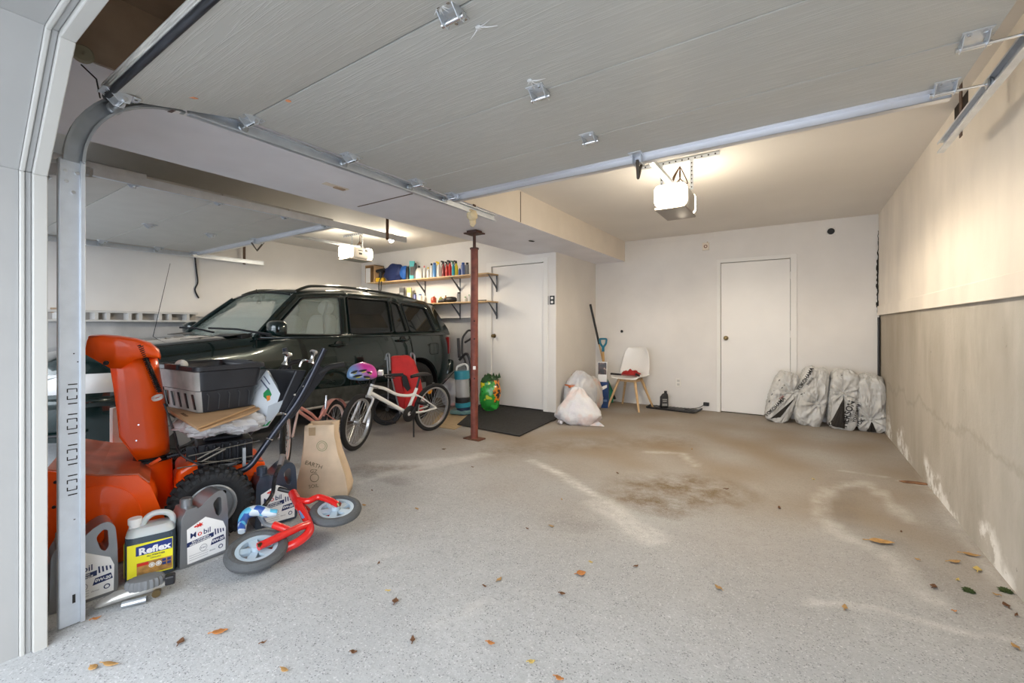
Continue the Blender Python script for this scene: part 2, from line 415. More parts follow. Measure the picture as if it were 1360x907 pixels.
def jamb_run(y0, y1, off, m, nm, pts=None):
    pts = pts or [(OP[0], .07), (OP[0], 1.655), (OP[0] + .35, OP[2]), (OP[1] - .35, OP[2]), (OP[1], 1.655), (OP[1], .07)]
    mb = MB(); inner = []
    for i, (x, z) in enumerate(pts):
        a = Vector(pts[i - 1]) if i else None; b = Vector(pts[i + 1]) if i < len(pts) - 1 else None; p = Vector((x, z))
        ns = []
        if a is not None: d = (p - a).normalized(); ns.append(Vector((d.y, -d.x)))
        if b is not None: d = (b - p).normalized(); ns.append(Vector((d.y, -d.x)))
        n = sum(ns, Vector((0, 0))).normalized(); k = off / max(.3, n.dot(ns[0])); inner.append(p + n * k)
    for i in range(len(pts) - 1):
        p, q, s, t = Vector(pts[i]), Vector(pts[i + 1]), inner[i + 1], inner[i]
        mb.prism([(p.x, y0, p.y), (q.x, y0, q.y), (s.x, y0, s.y), (t.x, y0, t.y)], (0, y1 - y0, 0))
    return struct(nm, mb, m, bev=.003)
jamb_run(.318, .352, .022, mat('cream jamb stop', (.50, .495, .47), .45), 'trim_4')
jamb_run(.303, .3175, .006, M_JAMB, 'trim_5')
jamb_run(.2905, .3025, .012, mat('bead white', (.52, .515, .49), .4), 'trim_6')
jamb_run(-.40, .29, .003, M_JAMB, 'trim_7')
# ---- doors ------------------------------------------------------------------------
def slab_door(nm, x0, x1, y, zt, knob_x, zk, zb=.012, hinges=()):
    o = MB().bx((x0 + .004, y + .012, zb), (x1 - .004, y + .05, zt - .006)).build(nm, M_DOOR, None, None, bev=.002); o['kind'] = 'structure'
    k = MB().lathe([(0, .062), (.016, .060), (.025, .050), (.026, .040), (.018, .028), (.011, .02), (.011, .004), (.030, .003), (.031, 0), (0, 0)], (knob_x, y + .012, zk), (0, -1, 0), 20)
    k.build('door_knob', M_BRASS, o)
    h = MB()
    for z in hinges: h.cyl((x1 + .002, y + .004, z - .045), (x1 + .002, y + .004, z + .045), .007, n=8)
    if hinges: h.build('hinges', M_TRIM, o)
    return o
slab_door('door_1', dx0, dx1, YB, dzt, at(964, 449, Y=YB).x, at(964, 449, Y=YB).z, hinges=(.25, 1.05, 1.78))
slab_door('door_2', e0, e1, YC, ezt, at(656, 446, Y=YC).x, at(656, 446, Y=YC).z, zb=.03)
def casing(nm, x0, x1, y, zt, wl, wr, wt):
    c = MB(); c.bx((x0 - wl, y - .012, 0), (x0, y + .002, zt + wt)).bx((x1, y - .012, 0), (x1 + wr, y + .002, zt + wt)).bx((x0, y - .012, zt), (x1, y + .002, zt + wt)); struct(nm, c, M_TRIM, bev=.002)
casing('trim_8', dx0, dx1, YB, dzt, .045, .065, .05)
casing('trim_9', e0, e1, YC, ezt, .085, .07, .06)
struct('light_stop_1', MB().bx((e0, YC + .07, 0), (e1, YC + .12, ezt)), M_DARK)  # dark backing added behind the rear door to stop light leaking round it
struct('light_stop_2', MB().bx((dx0, YB + .07, 0), (dx1, YB + .12, dzt)), M_DARK)  # same added backing, blocks sky light at the back door's edges
p = at(1176, 430, X=XR - .03)
struct('trim_12', MB().cyl((XR - .020, YB - .025, .0), (XR - .020, YB - .025, 1.25), .011, n=8), mat('dark pipe', (.03, .03, .035), .4))
hx = at(1276, 127, X=XR - .018)
struct('trim_13', MB().bx((XR - .0195, at(1286, 127, X=XR - .018).y, at(1277, 164, X=XR - .018).z), (XR - .01, at(1268, 127, X=XR - .018).y, at(1277, 95, X=XR - .018).z)), mat('dark hollow', (.018, .010, .006), .8))
# ======================= small fixtures on the walls ===============================
def outlet(u, v, lab, dark=False, **pl):
    p = at(u, v, **pl); t = thing('electrical_outlet', lab, 'outlet', p)
    m = M_BLACK if dark else mat('ivory plastic', (.80, .78, .74), .35)
    MB().box((0, -.004, 0), (.07, .008, .115)).build('plate', m, t, bev=.003)
    s = MB()
    for z in (-.026, .026): s.box((0, -.009, z), (.034, .004, .03))
    s.build('sockets', mat('white socket', (.82, .8, .78), .4) if dark else mat('grey socket', (.55, .54, .52), .4), t, bev=.002)
outlet(901, 508, 'white double electrical outlet low on the back wall', Y=YB - .001)
outlet(725.5, 399, 'black plated electrical outlet nearer the white rear door', True, Y=YC - .001)
outlet(733.5, 398.5, 'black plated electrical outlet nearer the closet corner', True, Y=YC - .001)
t = thing('wall_mounted_chime', 'small square beige chime with a round centre high on the back wall', 'chime', at(937.5, 327.5, Y=YB - .001))
MB().box((0, -.01, 0), (.085, .02, .10)).build('casing', mat('yellowed plastic', (.78, .70, .60), .4), t, bev=.004)
MB().torus((0, -.021, 0), (0, 1, 0), .018, .005, 20, 8).build('ring', mat('dull red', (.25, .10, .07), .5), t)
MB().cyl((.02, -.012, .045), (.02, -.012, .062), .006, n=8).build('bell_button', M_BROWN, t)
t = thing('wall_vent', 'small round black vent above the back wall beside the white door', 'vent', at(1103.5, 307.5, Y=YB - .001))
MB().box((0, -.004, 0), (.08, .008, .10)).build('plate', M_TRIM, t, bev=.003)
MB().lathe([(0, .02), (.026, .022), (.036, .016), (.036, 0), (0, 0)], (0, -.008, 0), (0, -1, 0), 20).build('vent_cap', M_BLACK, t)
t = thing('wall_spigot', 'dark round tap knob sticking out of the back wall above the white chair', 'tap', at(827, 440, Y=YB - .001))
MB().cyl((0, 0, 0), (0, -.045, 0), .010, n=10).build('stem', M_STEELD, t)
MB().lathe([(0, .022), (.018, .02), (.021, .011), (.015, 0), (0, 0)], (0, -.03, 0), (0, -1, 0), 16).build('knob', M_BLACK, t)
# ======================= overhead garage doors, tracks, openers =====================
def panel_mat():
    m = bpy.data.materials.new('embossed grey steel panel'); m.use_nodes = True; nt = m.node_tree; L = nt.links; b = nt.nodes['Principled BSDF']
    b.inputs['Roughness'].default_value = .42
    tc = node(nt, 'ShaderNodeTexCoord'); mp = node(nt, 'ShaderNodeMapping'); mp.inputs['Scale'].default_value = (.75, 30, 1); L.new(tc.outputs['Object'], mp.inputs[0])
    n = node(nt, 'ShaderNodeTexNoise'); n.inputs['Scale'].default_value = 2.2; n.inputs['Detail'].default_value = 2; n.inputs['Distortion'].default_value = .15; L.new(mp.outputs[0], n.inputs['Vector'])
    wv = node(nt, 'ShaderNodeMath'); wv.operation = 'MULTIPLY'; wv.inputs[1].default_value = 34; L.new(n.outputs[0], wv.inputs[0])
    sn = node(nt, 'ShaderNodeMath'); sn.operation = 'SINE'; L.new(wv.outputs[0], sn.inputs[0])
    r = node(nt, 'ShaderNodeMapRange'); r.inputs[1].default_value = .25; r.inputs[2].default_value = 1; L.new(sn.outputs[0], r.inputs[0])
    mx = node(nt, 'ShaderNodeMix'); mx.data_type = 'RGBA'; mx.inputs[6].default_value = (.49, .49, .465, 1); mx.inputs[7].default_value = (.535, .535, .51, 1); L.new(r.outputs[0], mx.inputs[0])
    L.new(mx.outputs[2], b.inputs['Base Color'])
    bp = node(nt, 'ShaderNodeBump'); bp.inputs['Strength'].default_value = .38; bp.inputs['Distance'].default_value = .003; L.new(r.outputs[0], bp.inputs['Height']); L.new(bp.outputs[0], b.inputs['Normal'])
    return m
M_PANEL = panel_mat()
M_PANEL2 = mat('plain grey steel panel', (.52, .51, .485), .45, var=.04, vscale=5, bump=.1, bscale=90)
def hinge(parent, x, y, z, roller=0, s=1.0):
    """two leaves and a barrel screwed under a joint; roller = +-1 gives a stem and wheel to that side"""
    h = MB()
    h.prism([(x - .038 * s, y - .055, z), (x + .038 * s, y - .055, z), (x + .03 * s, y, z), (x - .03 * s, y, z)], (0, 0, -.003))
    h.prism([(x - .03 * s, y, z), (x + .03 * s, y, z), (x + .022 * s, y + .055, z), (x - .022 * s, y + .055, z)], (0, 0, -.003))
    for q in (-.03, .03): h.prism([(x + q * s - .0015, y - .045, z - .002), (x + q * s - .0015, y + .028, z - .002), (x + q * s - .0015, y + .018, z - .036), (x + q * s - .0015, y - .012, z - .036)], (.003, 0, 0))
    o = h.build('hinge', M_STEEL, parent, None, bev=.001)
    MB().cyl((x - .042 * s, y + .004, z - .026), (x + .042 * s, y + .004, z - .026), .0085, n=12).build('barrel', M_CHROME, o)
    b = MB()
    for q in (-.018, .018):
        for yy in (-.04, .04): b.cyl((x + q * s, y + yy, z - .003), (x + q * s, y + yy, z - .009), .006, n=6)
    b.build('bolts', M_CHROME, o)
    if roller:
        MB().cyl((x, y + .004, z - .026), (x + roller * .125, y + .004, z - .026), .005, n=8).build('roller_stem', M_CHROME, o)
        MB().lathe([(.004, -.009), (.018, -.009), (.0225, -.005), (.019, 0), (.0225, .005), (.018, .009), (.004, .009)], (x + roller * .125, y + .004, z - .026), (1, 0, 0), 18).build('roller', M_STEELD, o)
    return o
def overhead_door(nm, lab, x0, x1, ys, zs, m, xc, dots=(), rl=-1.0):
    d = thing(nm, lab, 'garage door', ((x0 + x1) / 2, 1.4, 2.09)); off = Vector(d.location)
    def K(mb): return mb.xf(Matrix.Translation(-off))
    th = .042
    for i in range(4):
        y0, y1, z0, z1 = ys[i] + .003, ys[i + 1] - .003, zs[i], zs[i + 1]
        K(MB().prism([(x0, y0, z0), (x0, y1, z1), (x0, y1, z1 + th), (x0, y0, z0 + th)], (x1 - x0, 0, 0))).build('door_section', m, d, None, bev=.002)
    # dark tongue in the joints
    for i in (1, 2, 3): K(MB().bx((x0 + .01, ys[i] - .01, zs[i] + .006), (x1 - .01, ys[i] + .01, zs[i] + .03))).build('joint_seal', M_DARK if i == 1 else M_TRIM, d, None)
    # aluminium retainer and black rubber at the bottom edge
    dv = Vector((0, ys[1] - ys[0], zs[1] - zs[0])).normalized(); nv = Vector((0, -dv.z, dv.y)); p0 = Vector((x0, ys[0], zs[0]))
    r = MB()
    for a, b_, c_, e_ in ((.016, .021, -.014, .0), (.021, .027, -.009, .0), (.027, .031, -.013, .0), (.031, .038, -.008, 0), (.038, .042, -.013, 0), (.042, .050, -.007, 0)):
        q = [p0 + nv * a + dv * c_, p0 + nv * b_ + dv * c_, p0 + nv * b_ + dv * .004, p0 + nv * a + dv * .004]; r.prism(q, (x1 - x0, 0, 0))
    K(r).build('bottom_retainer', mat('weathered aluminium', (.80, .78, .74), .45, .35, var=.22, vscale=14, stretch=(.6, 8, 8)), d, None, bev=.001)
    q = [p0 + nv * a + dv * c for a, c in ((.0, -.004), (-.006, .0), (-.010, -.008), (-.006, -.016), (.004, -.018), (.012, -.014), (.016, -.008), (.014, -.002))]
    K(MB().prism(q, (x1 - x0, 0, 0))).build('rubber_seal', mat('worn black rubber', (.022, .024, .03), .5, var=.6, vscale=22, stretch=(.5, 8, 8)), d, 60)
    # stiffening strut under the top edge
    ye, ze = ys[4], zs[4]
    K(MB().bx((x0 + .01, ye - .012, ze - .034), (x1 - .02, ye - .009, ze + .03)).bx((x0 + .01, ye - .012, ze - .034), (x1 - .02, ye + .028, ze - .031)).bx((x0 + .01, ye - .05, ze - .003), (x1 - .02, ye - .01, ze))).build('stiffener', M_ALU, d, None, bev=.001)
    K(MB().prism([(x0 - .002, ys[0] + .01, zs[0] + .006), (x0 - .002, ys[1] - .01, zs[1] + .002), (x0 - .002, ys[1] - .01, zs[1] + th - .002), (x0 - .002, ys[0] + .01, zs[0] + th - .002)], (.0015, 0, 0))).build('end_cap', M_STEELD, d, None)
    def H(*a, **k):
        o = hinge(d, *a, **k)
        for q in [o] + list(o.children): q.data.transform(Matrix.Translation(-off))
    for i in (1, 2, 3):
        H(xc, ys[i], zs[i]); H(x0 + .05, ys[i], zs[i], roller=rl); H(x1 - .05, ys[i], zs[i], roller=1)
    H(x0 + .05, ys[4] - .05, zs[4], roller=rl); H(x1 - .05, ys[4] - .05, zs[4], roller=1)
    H(x0 + .05, ys[0] + .02, zs[0] + .006, roller=rl); H(x1 - .05, ys[0] + .02, zs[0] + .006, roller=1)
    bk = MB().bx((xc + .10, ye - .055, ze - .05), (xc + .105, ye + .02, ze + .0)).bx((xc + .145, ye - .055, ze - .05), (xc + .15, ye + .02, ze)).bx((xc + .09, ye - .09, ze - .004), (xc + .16, ye - .03, ze))
    K(bk).build('arm_bracket', M_STEEL, d, None, bev=.001)
    for (u, v, col) in dots:
        p = at(u, v, Z=2.0885); K(MB().cyl(p, p + Vector((0, 0, -.001)), .011, n=10)).build('price_sticker', mat('orange sticker', (.80, .33, .16), .6), d)
    return d, K
YS = [.51, .98, 1.51, 2.01, 2.40]; ZS = [1.985, 2.09, 2.09, 2.09, 2.09]
near_door, K = overhead_door('overhead_garage_door', 'big open overhead door of wood grained pale grey steel sections under the ceiling', -2.105, .53, YS, ZS, M_PANEL, -.86, [(383, 134, 0)], rl=-.64)
p = at(257, 99, Y=.72); p.z = 2.032
K(MB().box(p, (.022, .022, .002), (math.radians(12.6), 0, .5))).build('price_sticker', mat('orange sticker', (.80, .33, .16), .6), near_door)
# makers' label along the left edge, torn tape at the hinges
def on_low(u, v):
    y = .75
    for k in range(20): q = at(u, v, Z=1.985 + (y - .51) * .2234 - .0015); y = q.y
    return q
pa, pb = on_low(222, 148), on_low(263, 158)
K(MB().prism([pa + Vector((0, 0, 0)), pb, on_low(267, 155), on_low(228, 145)], (0, 0, -.001))).build('warning_label', mat('label white', (.74, .72, .72), .5), near_door, None)
for q, (u, v) in enumerate(((222, 150), (258, 158))):
    q_ = [on_low(*c) for c in (((222, 148), (228, 149.5), (234, 146.5), (228, 145)) if q == 0 else ((257, 156.5), (263, 158), (267, 155), (261, 153.5)))]; K(MB().prism([c - Vector((0, 0, .0012)) for c in q_], (0, 0, -.0006))).build('warning_stripe', mat('label dark', (.08, .04, .04), .5), near_door, None)
M_TAPE = mat('clear torn tape', (.86, .86, .86), .4, alpha=.75)
rnd = random.Random(5)
for (u, v, n) in ((583, 5, 9), (636, 36, 8), (704, 107, 7)):
    p = at(u, v, Z=2.087); f = MB()
    for k in range(n):
        a = rnd.uniform(-.5, 2.6); l = rnd.uniform(.015, .07); d = Vector((math.cos(a), math.sin(a) * .6, -.15)); f.tube([p, p + d * l * .5 + Vector((0, 0, -.002)), p + d * l], [.003, .002, .0004], 4)
    f.ell(p, (.013, .010, .006), n=8, k=6); K(f).build('torn_tape', M_TAPE, near_door)
far_door, K2 = overhead_door('overhead_garage_door', 'open overhead door of plain grey steel sections above the dark green car', -6.42, -3.56, [.55, 1.0, 1.5, 2.0, 2.42], [2.0, 2.09, 2.09, 2.09, 2.09], M_PANEL2, -5.0)
K2(MB().bx((-3.92, .72, 2.045), (-3.72, .76, 2.05))).build('handle_plate', M_TRIM, far_door, None)

def channel(path, xs, w=.052, dep=.026, lip=.012, th=.003, side=1):
    """C track along a list of (y, z) points at x; side = +1 opens to +X"""
    prof = [(-w / 2 + lip * .7, dep), (-w / 2, dep), (-w / 2, 0), (w / 2, 0), (w / 2, dep), (w / 2 - lip * .7, dep), (w / 2 - lip * .7, dep - th), (w / 2 - th, dep - th), (w / 2 - th, th), (-w / 2 + th, th), (-w / 2 + th, dep - th), (-w / 2 + lip * .7, dep - th)]
    rings = []
    for i, (y, z) in enumerate(path):
        a = Vector(path[max(0, i - 1)]); b = Vector(path[min(len(path) - 1, i + 1)]); d = (b - a).normalized(); n = Vector((-d.y, d.x))
        rings.append([(xs + side * q[1], y + n.x * q[0], z + n.y * q[0]) for q in prof])
    return MB().loft(rings)
def perforated(mb, a, b, w, up, holes=True):
    a, b = Vector(a), Vector(b); mb.prism([a, b, b + Vector(up).normalized() * w, a + Vector(up).normalized() * w], (.003, .003, 0)); return mb
def track_set(lab, x, side, y_end, vert, cat='garage door track', z0=.09, bracket=True, angle=False):
    t = thing('garage_door_track', lab, cat, (x, .44, z0)); off = Matrix.Translation((-x, -.44, -z0))
    arc = [(.425 + .33 * (1 - math.cos(a)), 1.733 + .33 * math.sin(a)) for a in [PI / 2 * i / 14 for i in range(15)]]
    channel(arc, x, side=side, w=.056).xf(off).build('curved_track', M_STEELD, t, 50)
    channel([(.77, 2.063), (y_end, 2.063)], x, side=side, w=.054).xf(off).build('horizontal_track', M_STEEL, t, None)
    if vert:
        v = MB(); v.bx((x - .004, .392, z0), (x, .446, 1.74)).bx((x - .004, .443, z0), (x + .010, .447, 1.74)).bx((x - .030, .390, z0), (x - .004, .393, 1.74)).bx((x + .006, .443, z0), (x + .010, .456, 1.74))
        vt = v.xf(off).build('vertical_track', M_STEEL, t, None, bev=.001)
        s = MB()
        for zc in (.586, .694, .803, .909):
            for q in (-1, 1): s.bx((x, .410, zc + q * .018 - .0015), (x + .0008, .436, zc + q * .018 + .0015))
            for yy in (.410, .434): s.bx((x, yy, zc - .018), (x + .0008, yy + .003, zc - .006)); s.bx((x, yy, zc + .006), (x + .0008, yy + .003, zc + .018))
            for q in (-.034, .034): s.bx((x, .413, zc + q - .002), (x + .0008, .437, zc + q + .002))
        s.bx((x, .424, .165), (x + .0008, .432, .195)); s.bx((x, .426, 1.05), (x + .0008, .43, 1.054)); s.bx((x, .436, 1.02), (x + .0008, .44, 1.024)); s.bx((x, .427, .46), (x + .0008, .432, .463))
        s.xf(off).build('slots', M_DARK, vt, None)
        b = MB()
        for (yy, zc) in ((.405, 1.695), (.436, 1.695), (.408, 1.66), (.426, 1.625)): b.cyl((x, yy, zc), (x + .006, yy, zc), .006, n=8)
        b.xf(off).build('bolts', M_CHROME, t)
    if bracket:
        yb = y_end - .28
        m_ = MB().bx((x - side * .004, yb, 2.02), (x, yb + .035, ZB if x < -1 and side > 0 and vert else ZC)); m_.xf(off).build('hanger_strap', mat('brown steel strap', (.10, .055, .035), .6), t, None)
    # flag bracket where the curve meets the rail
    if not angle: return t, off
    pb = MB().bx((x - side * .003, .60, 2.08), (x, 1.02, 2.115)).bx((x - side * .003, .62, 2.112), (x + side * .03, 1.02, 2.115))
    pb.xf(off).build('angle_bracket', M_STEEL, t, None)
    return t, off
tl, offl = track_set('galvanised door track with slotted upright and curved bend beside the snow thrower', -2.15, 1, 2.98, True)
# pulley and lift cable by the clipped corner, cloth tied round the rail end
pp = at(110, 72, Y=.44); px = pp.x
g = MB().lathe([(.006, -.010), (.026, -.010), (.030, -.006), (.022, 0), (.030, .006), (.026, .010), (.006, .010)], pp, (1, -.3, 0), 20).xf(offl).build('pulley', mat('tan pulley', (.36, .32, .22), .5), tl)
MB().tube([pp + Vector((-.02, 0, -.03)), at(128, 105, Y=.47), at(133, 130, Y=.5)], .0025, 6).xf(offl).build('lift_cable', M_BLACK, tl)
MB().tube([pp + Vector((.0, 0, .028)), at(140, 75, Y=.7), at(158, 82, Y=.95)], .0025, 6).xf(offl).build('lift_cable', M_BLACK, tl)
a_, b_ = at(112, 66, Y=.46), at(150, 97, Y=.62)
MB().prism([a_ + Vector((0, 0, .012)), b_ + Vector((0, 0, .012)), b_ - Vector((0, 0, .012)), a_ - Vector((0, 0, .012))], (-.004, .002, 0)).xf(offl).build('pulley_fork', M_STEELD, tl, None)
def rag():
    c = at(627, 286, X=-2.14); m = MB(); rnd = random.Random(2)
    m.ell(c, (.042, .05, .042), n=18, k=12, fn=lambda q, v: q * (1 + .25 * noise.noise(v * 3.1)))
    m.ell(c + Vector((-.01, .02, -.035)), (.025, .03, .05), n=12, k=8, fn=lambda q, v: q * (1 + .3 * noise.noise(v * 4)))
    o = m.build('tied_rag', mat('cream cloth', (.66, .55, .36), .9, bump=.3, bscale=60), None); tag(o, 'cream cloth rag tied round the end of the near door rail', 'rag')
rag()
track_set('galvanised door rail along the cream upper wall above the concrete', .625, -1, 3.06, False)
track_set('door rail running beside the boxed beam above the car', -3.46, -1, 3.22, False, angle=True)
track_set('door rail along the far white wall above the car', -6.51, 1, 3.28, False)
# beam edging strip of the far bay rail
# ---- openers --------------------------------------------------------------------
M_LAMP = mat('lit lens', (.9, .88, .8), .3, emit=(1.0, .90, .72), estr=9.0)
M_OPEN = mat('grey opener casing', (.42, .40, .37), .4)
M_OPENL = mat('cream opener casing', (.66, .62, .56), .4)
def rounded_box(c, d, r, n=5):
    out = rrect(d[0], d[2], r, n); rings = []
    for y, s in ((-d[1] / 2, .88), (-d[1] / 2 + r * .5, .98), (-d[1] / 2 + r, 1), (d[1] / 2 - r, 1), (d[1] / 2 - r * .4, .98), (d[1] / 2, .9)):
        rings.append([(c[0] + p[0] * s, c[1] + y, c[2] + p[1] * s) for p in out])
    return MB().loft(rings)
def opener(lab, x, y, z, near, arm_px=None, y_arm=2.4):
    t = thing('garage_door_opener', lab, 'opener', (x, y, z))
    rounded_box((0, 0, 0), (.24, .24, .16), .04).build('housing', M_OPENL if not near else M_OPEN, t, 50)
    rounded_box((0, -.155, .012), (.225, .085, .155), .035).build('front_lens', M_LAMP, t, 50)
    rounded_box((0, .155, .012), (.225, .085, .155), .035).build('rear_lens', M_LAMP, t, 50)
    MB().bx((-.108, -.19, -.092), (.108, .19, -.074)).build('bottom_plate', mat('brown opener base', (.28, .25, .22), .5), t, None, bev=.006)
    s = MB()
    for xx in (-.11, .11):
        s.bx((xx - .012, .02, .08), (xx + .012, .023, ZC - z - .001))
    s.bx((-.30, .018, ZC - z - .03), (.30, .021, ZC - z - .001)).bx((-.30, .018, ZC - z - .004), (.30, .05, ZC - z - .001))
    st = s.build('hanger_strap', M_STEEL, t, None)
    hs = MB()
    for k in range(13): hs.cyl((-.28 + k * .046, .0175, ZC - z - .017), (-.28 + k * .046, .0165, ZC - z - .017), .006, n=8)
    for xx in (-.11, .11):
        for k in range(int((ZC - z - .12) / .03)): hs.cyl((xx, .0195, .1 + k * .03), (xx, .0185, .1 + k * .03), .005, n=8)
    hs.build('holes', M_DARK, st)
    MB().bx((-.018, -(y - .4), .085), (.018, .06, .115)).build('rail', M_STEELD, t, None, bev=.002)
    MB().bx((-.03, -(y - y_arm) + .10, .062), (.03, -(y - y_arm) + .22, .088)).build('trolley', M_BLACK, t, None, bev=.004)
    c0 = Vector((.035, y_arm - y - .035, 2.062 - z)); c2 = Vector((0, y_arm - y + .19, .07)); c1 = Vector((.02, y_arm - y + .03, 1.985 - z))
    MB().tube([c0, c1, c2], .009, 6).build('door_arm', mat('brown black arm', (.09, .075, .06), .5), t)
    cb = MB(); rnd = random.Random(11 if near else 4)
    for k in range(5):
        a = rnd.uniform(0, 6); cb.tube(spline([Vector((.02 + .0 * k, .05, .28)), Vector((.02 + .05 * math.cos(a), .05 + .04 * math.sin(a), .20)), Vector((.02 + .055 * math.cos(a + .8), .05, .14)), Vector((.02, .05, .19)), Vector((.02, .05, .27))], 5), .004, 5)
    cb.build('power_cord', mat('brown cord', (.10, .055, .03), .6), t)
    return t
t = opener('lit garage door opener hanging at the middle of the near bay ceiling', -.77, 3.42, 2.09, True)
t = opener('lit garage door opener hanging over the dark green car', -5.02, 3.75, 2.13, False, y_arm=2.42)
MB().bx((.12, -.05, .03), (.1215, .02, .04)).bx((.12, -.04, -.02), (.1215, .01, .005)).bx((.12, .06, .03), (.1215, .10, .06)).build('side_vents', M_BLACK, t, None)
t = thing('light_bulb', 'bare lit bulb in a socket on the far bay ceiling', 'light bulb', (-4.67, 4.06, 2.335))
MB().ell((0, 0, 0), (.035, .035, .038), n=20, k=12).build('glass', mat('lit bulb', (1, .95, .85), .3, emit=(1, .9, .7), estr=16), t)
MB().cyl((0, 0, .03), (0, 0, .06), .017, n=14).cyl((0, 0, .058), (0, 0, .0845), .03, .04, n=16).build('socket', M_TRIM, t)
# wire clip box on the far bay ceiling, duct loops
# ---- steel post under the beam ------------------------------------------------------
pb = fl(630, 583); t = thing('support_post', 'rust red adjustable steel post standing under the boxed beam', 'post', (pb.x, pb.y, 0))
M_RUST = mat('oxide red paint', (.17, .045, .03), .5, var=.3, vscale=20)
MB().cyl((0, 0, .012), (0, 0, 1.93), .038, n=24).build('tube', M_RUST, t)
MB().bx((-.10, -.06, 0), (.10, .06, .012)).build('base_plate', mat('rust', (.12, .045, .025), .8, var=.4, vscale=30), t, None, bev=.003)
MB().cyl((0, 0, 1.93), (0, 0, 2.09), .016, n=14).cyl((0, 0, 1.93), (0, 0, 1.945), .046, n=20).build('screw_jack', mat('dark rust', (.07, .03, .022), .6), t)
MB().bx((-.085, -.07, 2.085), (.085, .07, 2.0975)).bx((-.06, -.05, 2.0975), (.06, .05, 2.119)).build('top_plate', mat('dark rust', (.07, .03, .022), .6), t, None, bev=.002)
h = MB()
d_ = Vector((-pb.x, -pb.y, 0)).normalized()
for z in (.62, 1.02, 1.20): h.cyl(d_ * .036 + Vector((0, 0, z)), d_ * .0395 + Vector((0, 0, z)), .008, n=10)
h.build('holes', M_DARK, t)
z_ = at(630, 488, Y=pb.y).z; s_ = Vector((d_.y, -d_.x, 0))
M = frame(d_ * .0385 + Vector((0, 0, z_)), Vector((0, 0, 1)).cross(d_), d_)
MB().box((0, 0, 0), (.028, .034, .002)).xf(M).build('paper_tag', M_TRIM, t, None)
# ======================= dark green sport utility vehicle ============================
CXc, CYc = -5.10, 2.80
car = thing('car', 'dark green sport utility vehicle with roof rails parked nose out in the far bay', 'car', (CXc, CYc, 0))
OFFC = Matrix.Translation((-CXc, -CYc, 0))
HW = .86
def belt(y): return 1.035 + .012 * max(0, min(1, (y - 2.0) / 3))
def sideX(z, y=3.0):
    """outer body side: near vertical below the belt, leaning in above it"""
    b = belt(y); x = CXc + HW
    if z >= b: return x - .035 - (z - b) * .36
    return x - .035 * max(0, (z - .78) / (b - .78)) ** 2 - .05 * max(0, (.62 - z) / .45) ** 2
def onside(u, v):
    z = 1.0
    for i in range(12):
        p = at(u, v, X=sideX(z)); z = p.z
    return Vector((p.y, p.z))
def S(y, z, o=0.0): return Vector((sideX(z, y) + o, y, z))
def mir(p): return Vector((2 * CXc - p.x, p.y, p.z))
M_PAINT = mat('dark green metallic paint', (.004, .018, .018), .20, .3, coat=1.0, var=.25, vscale=40)
M_DUST = mat('road dust on dark paint', (.05, .055, .05), .6, var=.5, vscale=12)
M_GLASS = mat('car glass', (.62, .72, .66), .02, alpha=.30, spec=.9)
M_TINT = mat('tinted glass', (.025, .03, .03), .03, alpha=.86, spec=.9)
M_WS = mat('windscreen glass', (.55, .66, .58), .03, alpha=.28, spec=.9)
M_SEAT = mat('grey seat leather', (.40, .40, .38), .55)
M_CAB = mat('dark cabin trim', (.03, .03, .032), .7)
Y_F, Y_R = .66, 4.94
# -- lower body lofted along its length -------------------------------------------------
def body():
    st = []
    def top(y):
        pts = [(Y_F, .74), (.70, .82), (.80, .905), (.95, .945), (1.3, .985), (1.7, 1.02), (1.98, 1.045), (2.1, 1.05), (4.7, 1.06), (4.86, 1.04), (Y_R, .98)]
        for (a, za), (b, zb) in zip(pts, pts[1:]):
            if y <= b: return za + (zb - za) * (y - a) / (b - a)
        return pts[-1][1]
    def half(y):
        f = 1 - max(0, (1.25 - y) / (1.25 - Y_F)) ** 2.4 * .30; r = 1 - max(0, (y - 4.5) / (Y_R - 4.5)) ** 2.2 * .16
        return HW * f * r
    def bot(y):
        return .26 + .05 * max(0, (1.1 - y) / .5) + .10 * max(0, (y - 4.5) / .45)
    ys = [Y_F, .69, .74, .82, .92, 1.05, 1.2, 1.4, 1.6, 1.8, 1.98, 2.1, 2.5, 3, 3.5, 4, 4.3, 4.5, 4.65, 4.78, 4.87, Y_R]
    for y in ys:
        h, t, b = half(y), top(y), bot(y); hood = y < 2.0
        mid = min(.72, t - .12); sh = t - (.075 if hood else .03)
        prof = [(.70, b), (.93, b + .02), (.965, b + .12), (.99, b + .24), (1.0, mid), (.985, (mid + sh) / 2 + .02), (.955, sh), (.90, t - (.02 if hood else .0)), (.72, t + (.012 if hood else .0)), (.35, t + (.028 if hood else 0)), (0, t + (.032 if hood else 0))]
        ring = [(CXc + h * px, y, pz) for px, pz in prof] + [(CXc - h * px, y, pz) for px, pz in prof[-2::-1]]
        st.append(ring)
    return MB().loft(st).xf(OFFC)
WH = [(1.47, .335), (4.16, .335)]
bo = body().build('body', [M_PAINT], car, 60)
cut = MB()
for y, z in WH:
    cut.cyl((CXc - 1.2, y, z + .0), (CXc - .55, y, z), .395, n=40).cyl((CXc + .55, y, z), (CXc + 1.2, y, z), .395, n=40)
co_ = cut.xf(OFFC).build('cutter', M_CAB, None)
co_.location = (CXc, CYc, 0); bpy.context.view_layer.update()
bm_ = bo.modifiers.new('arch', 'BOOLEAN'); bm_.operation = 'DIFFERENCE'; bm_.object = co_; bm_.solver = 'EXACT'
me_ = bpy.data.meshes.new_from_object(bo.evaluated_get(bpy.context.evaluated_depsgraph_get())); bo.modifiers.clear(); bo.data = me_
bpy.data.objects.remove(co_)
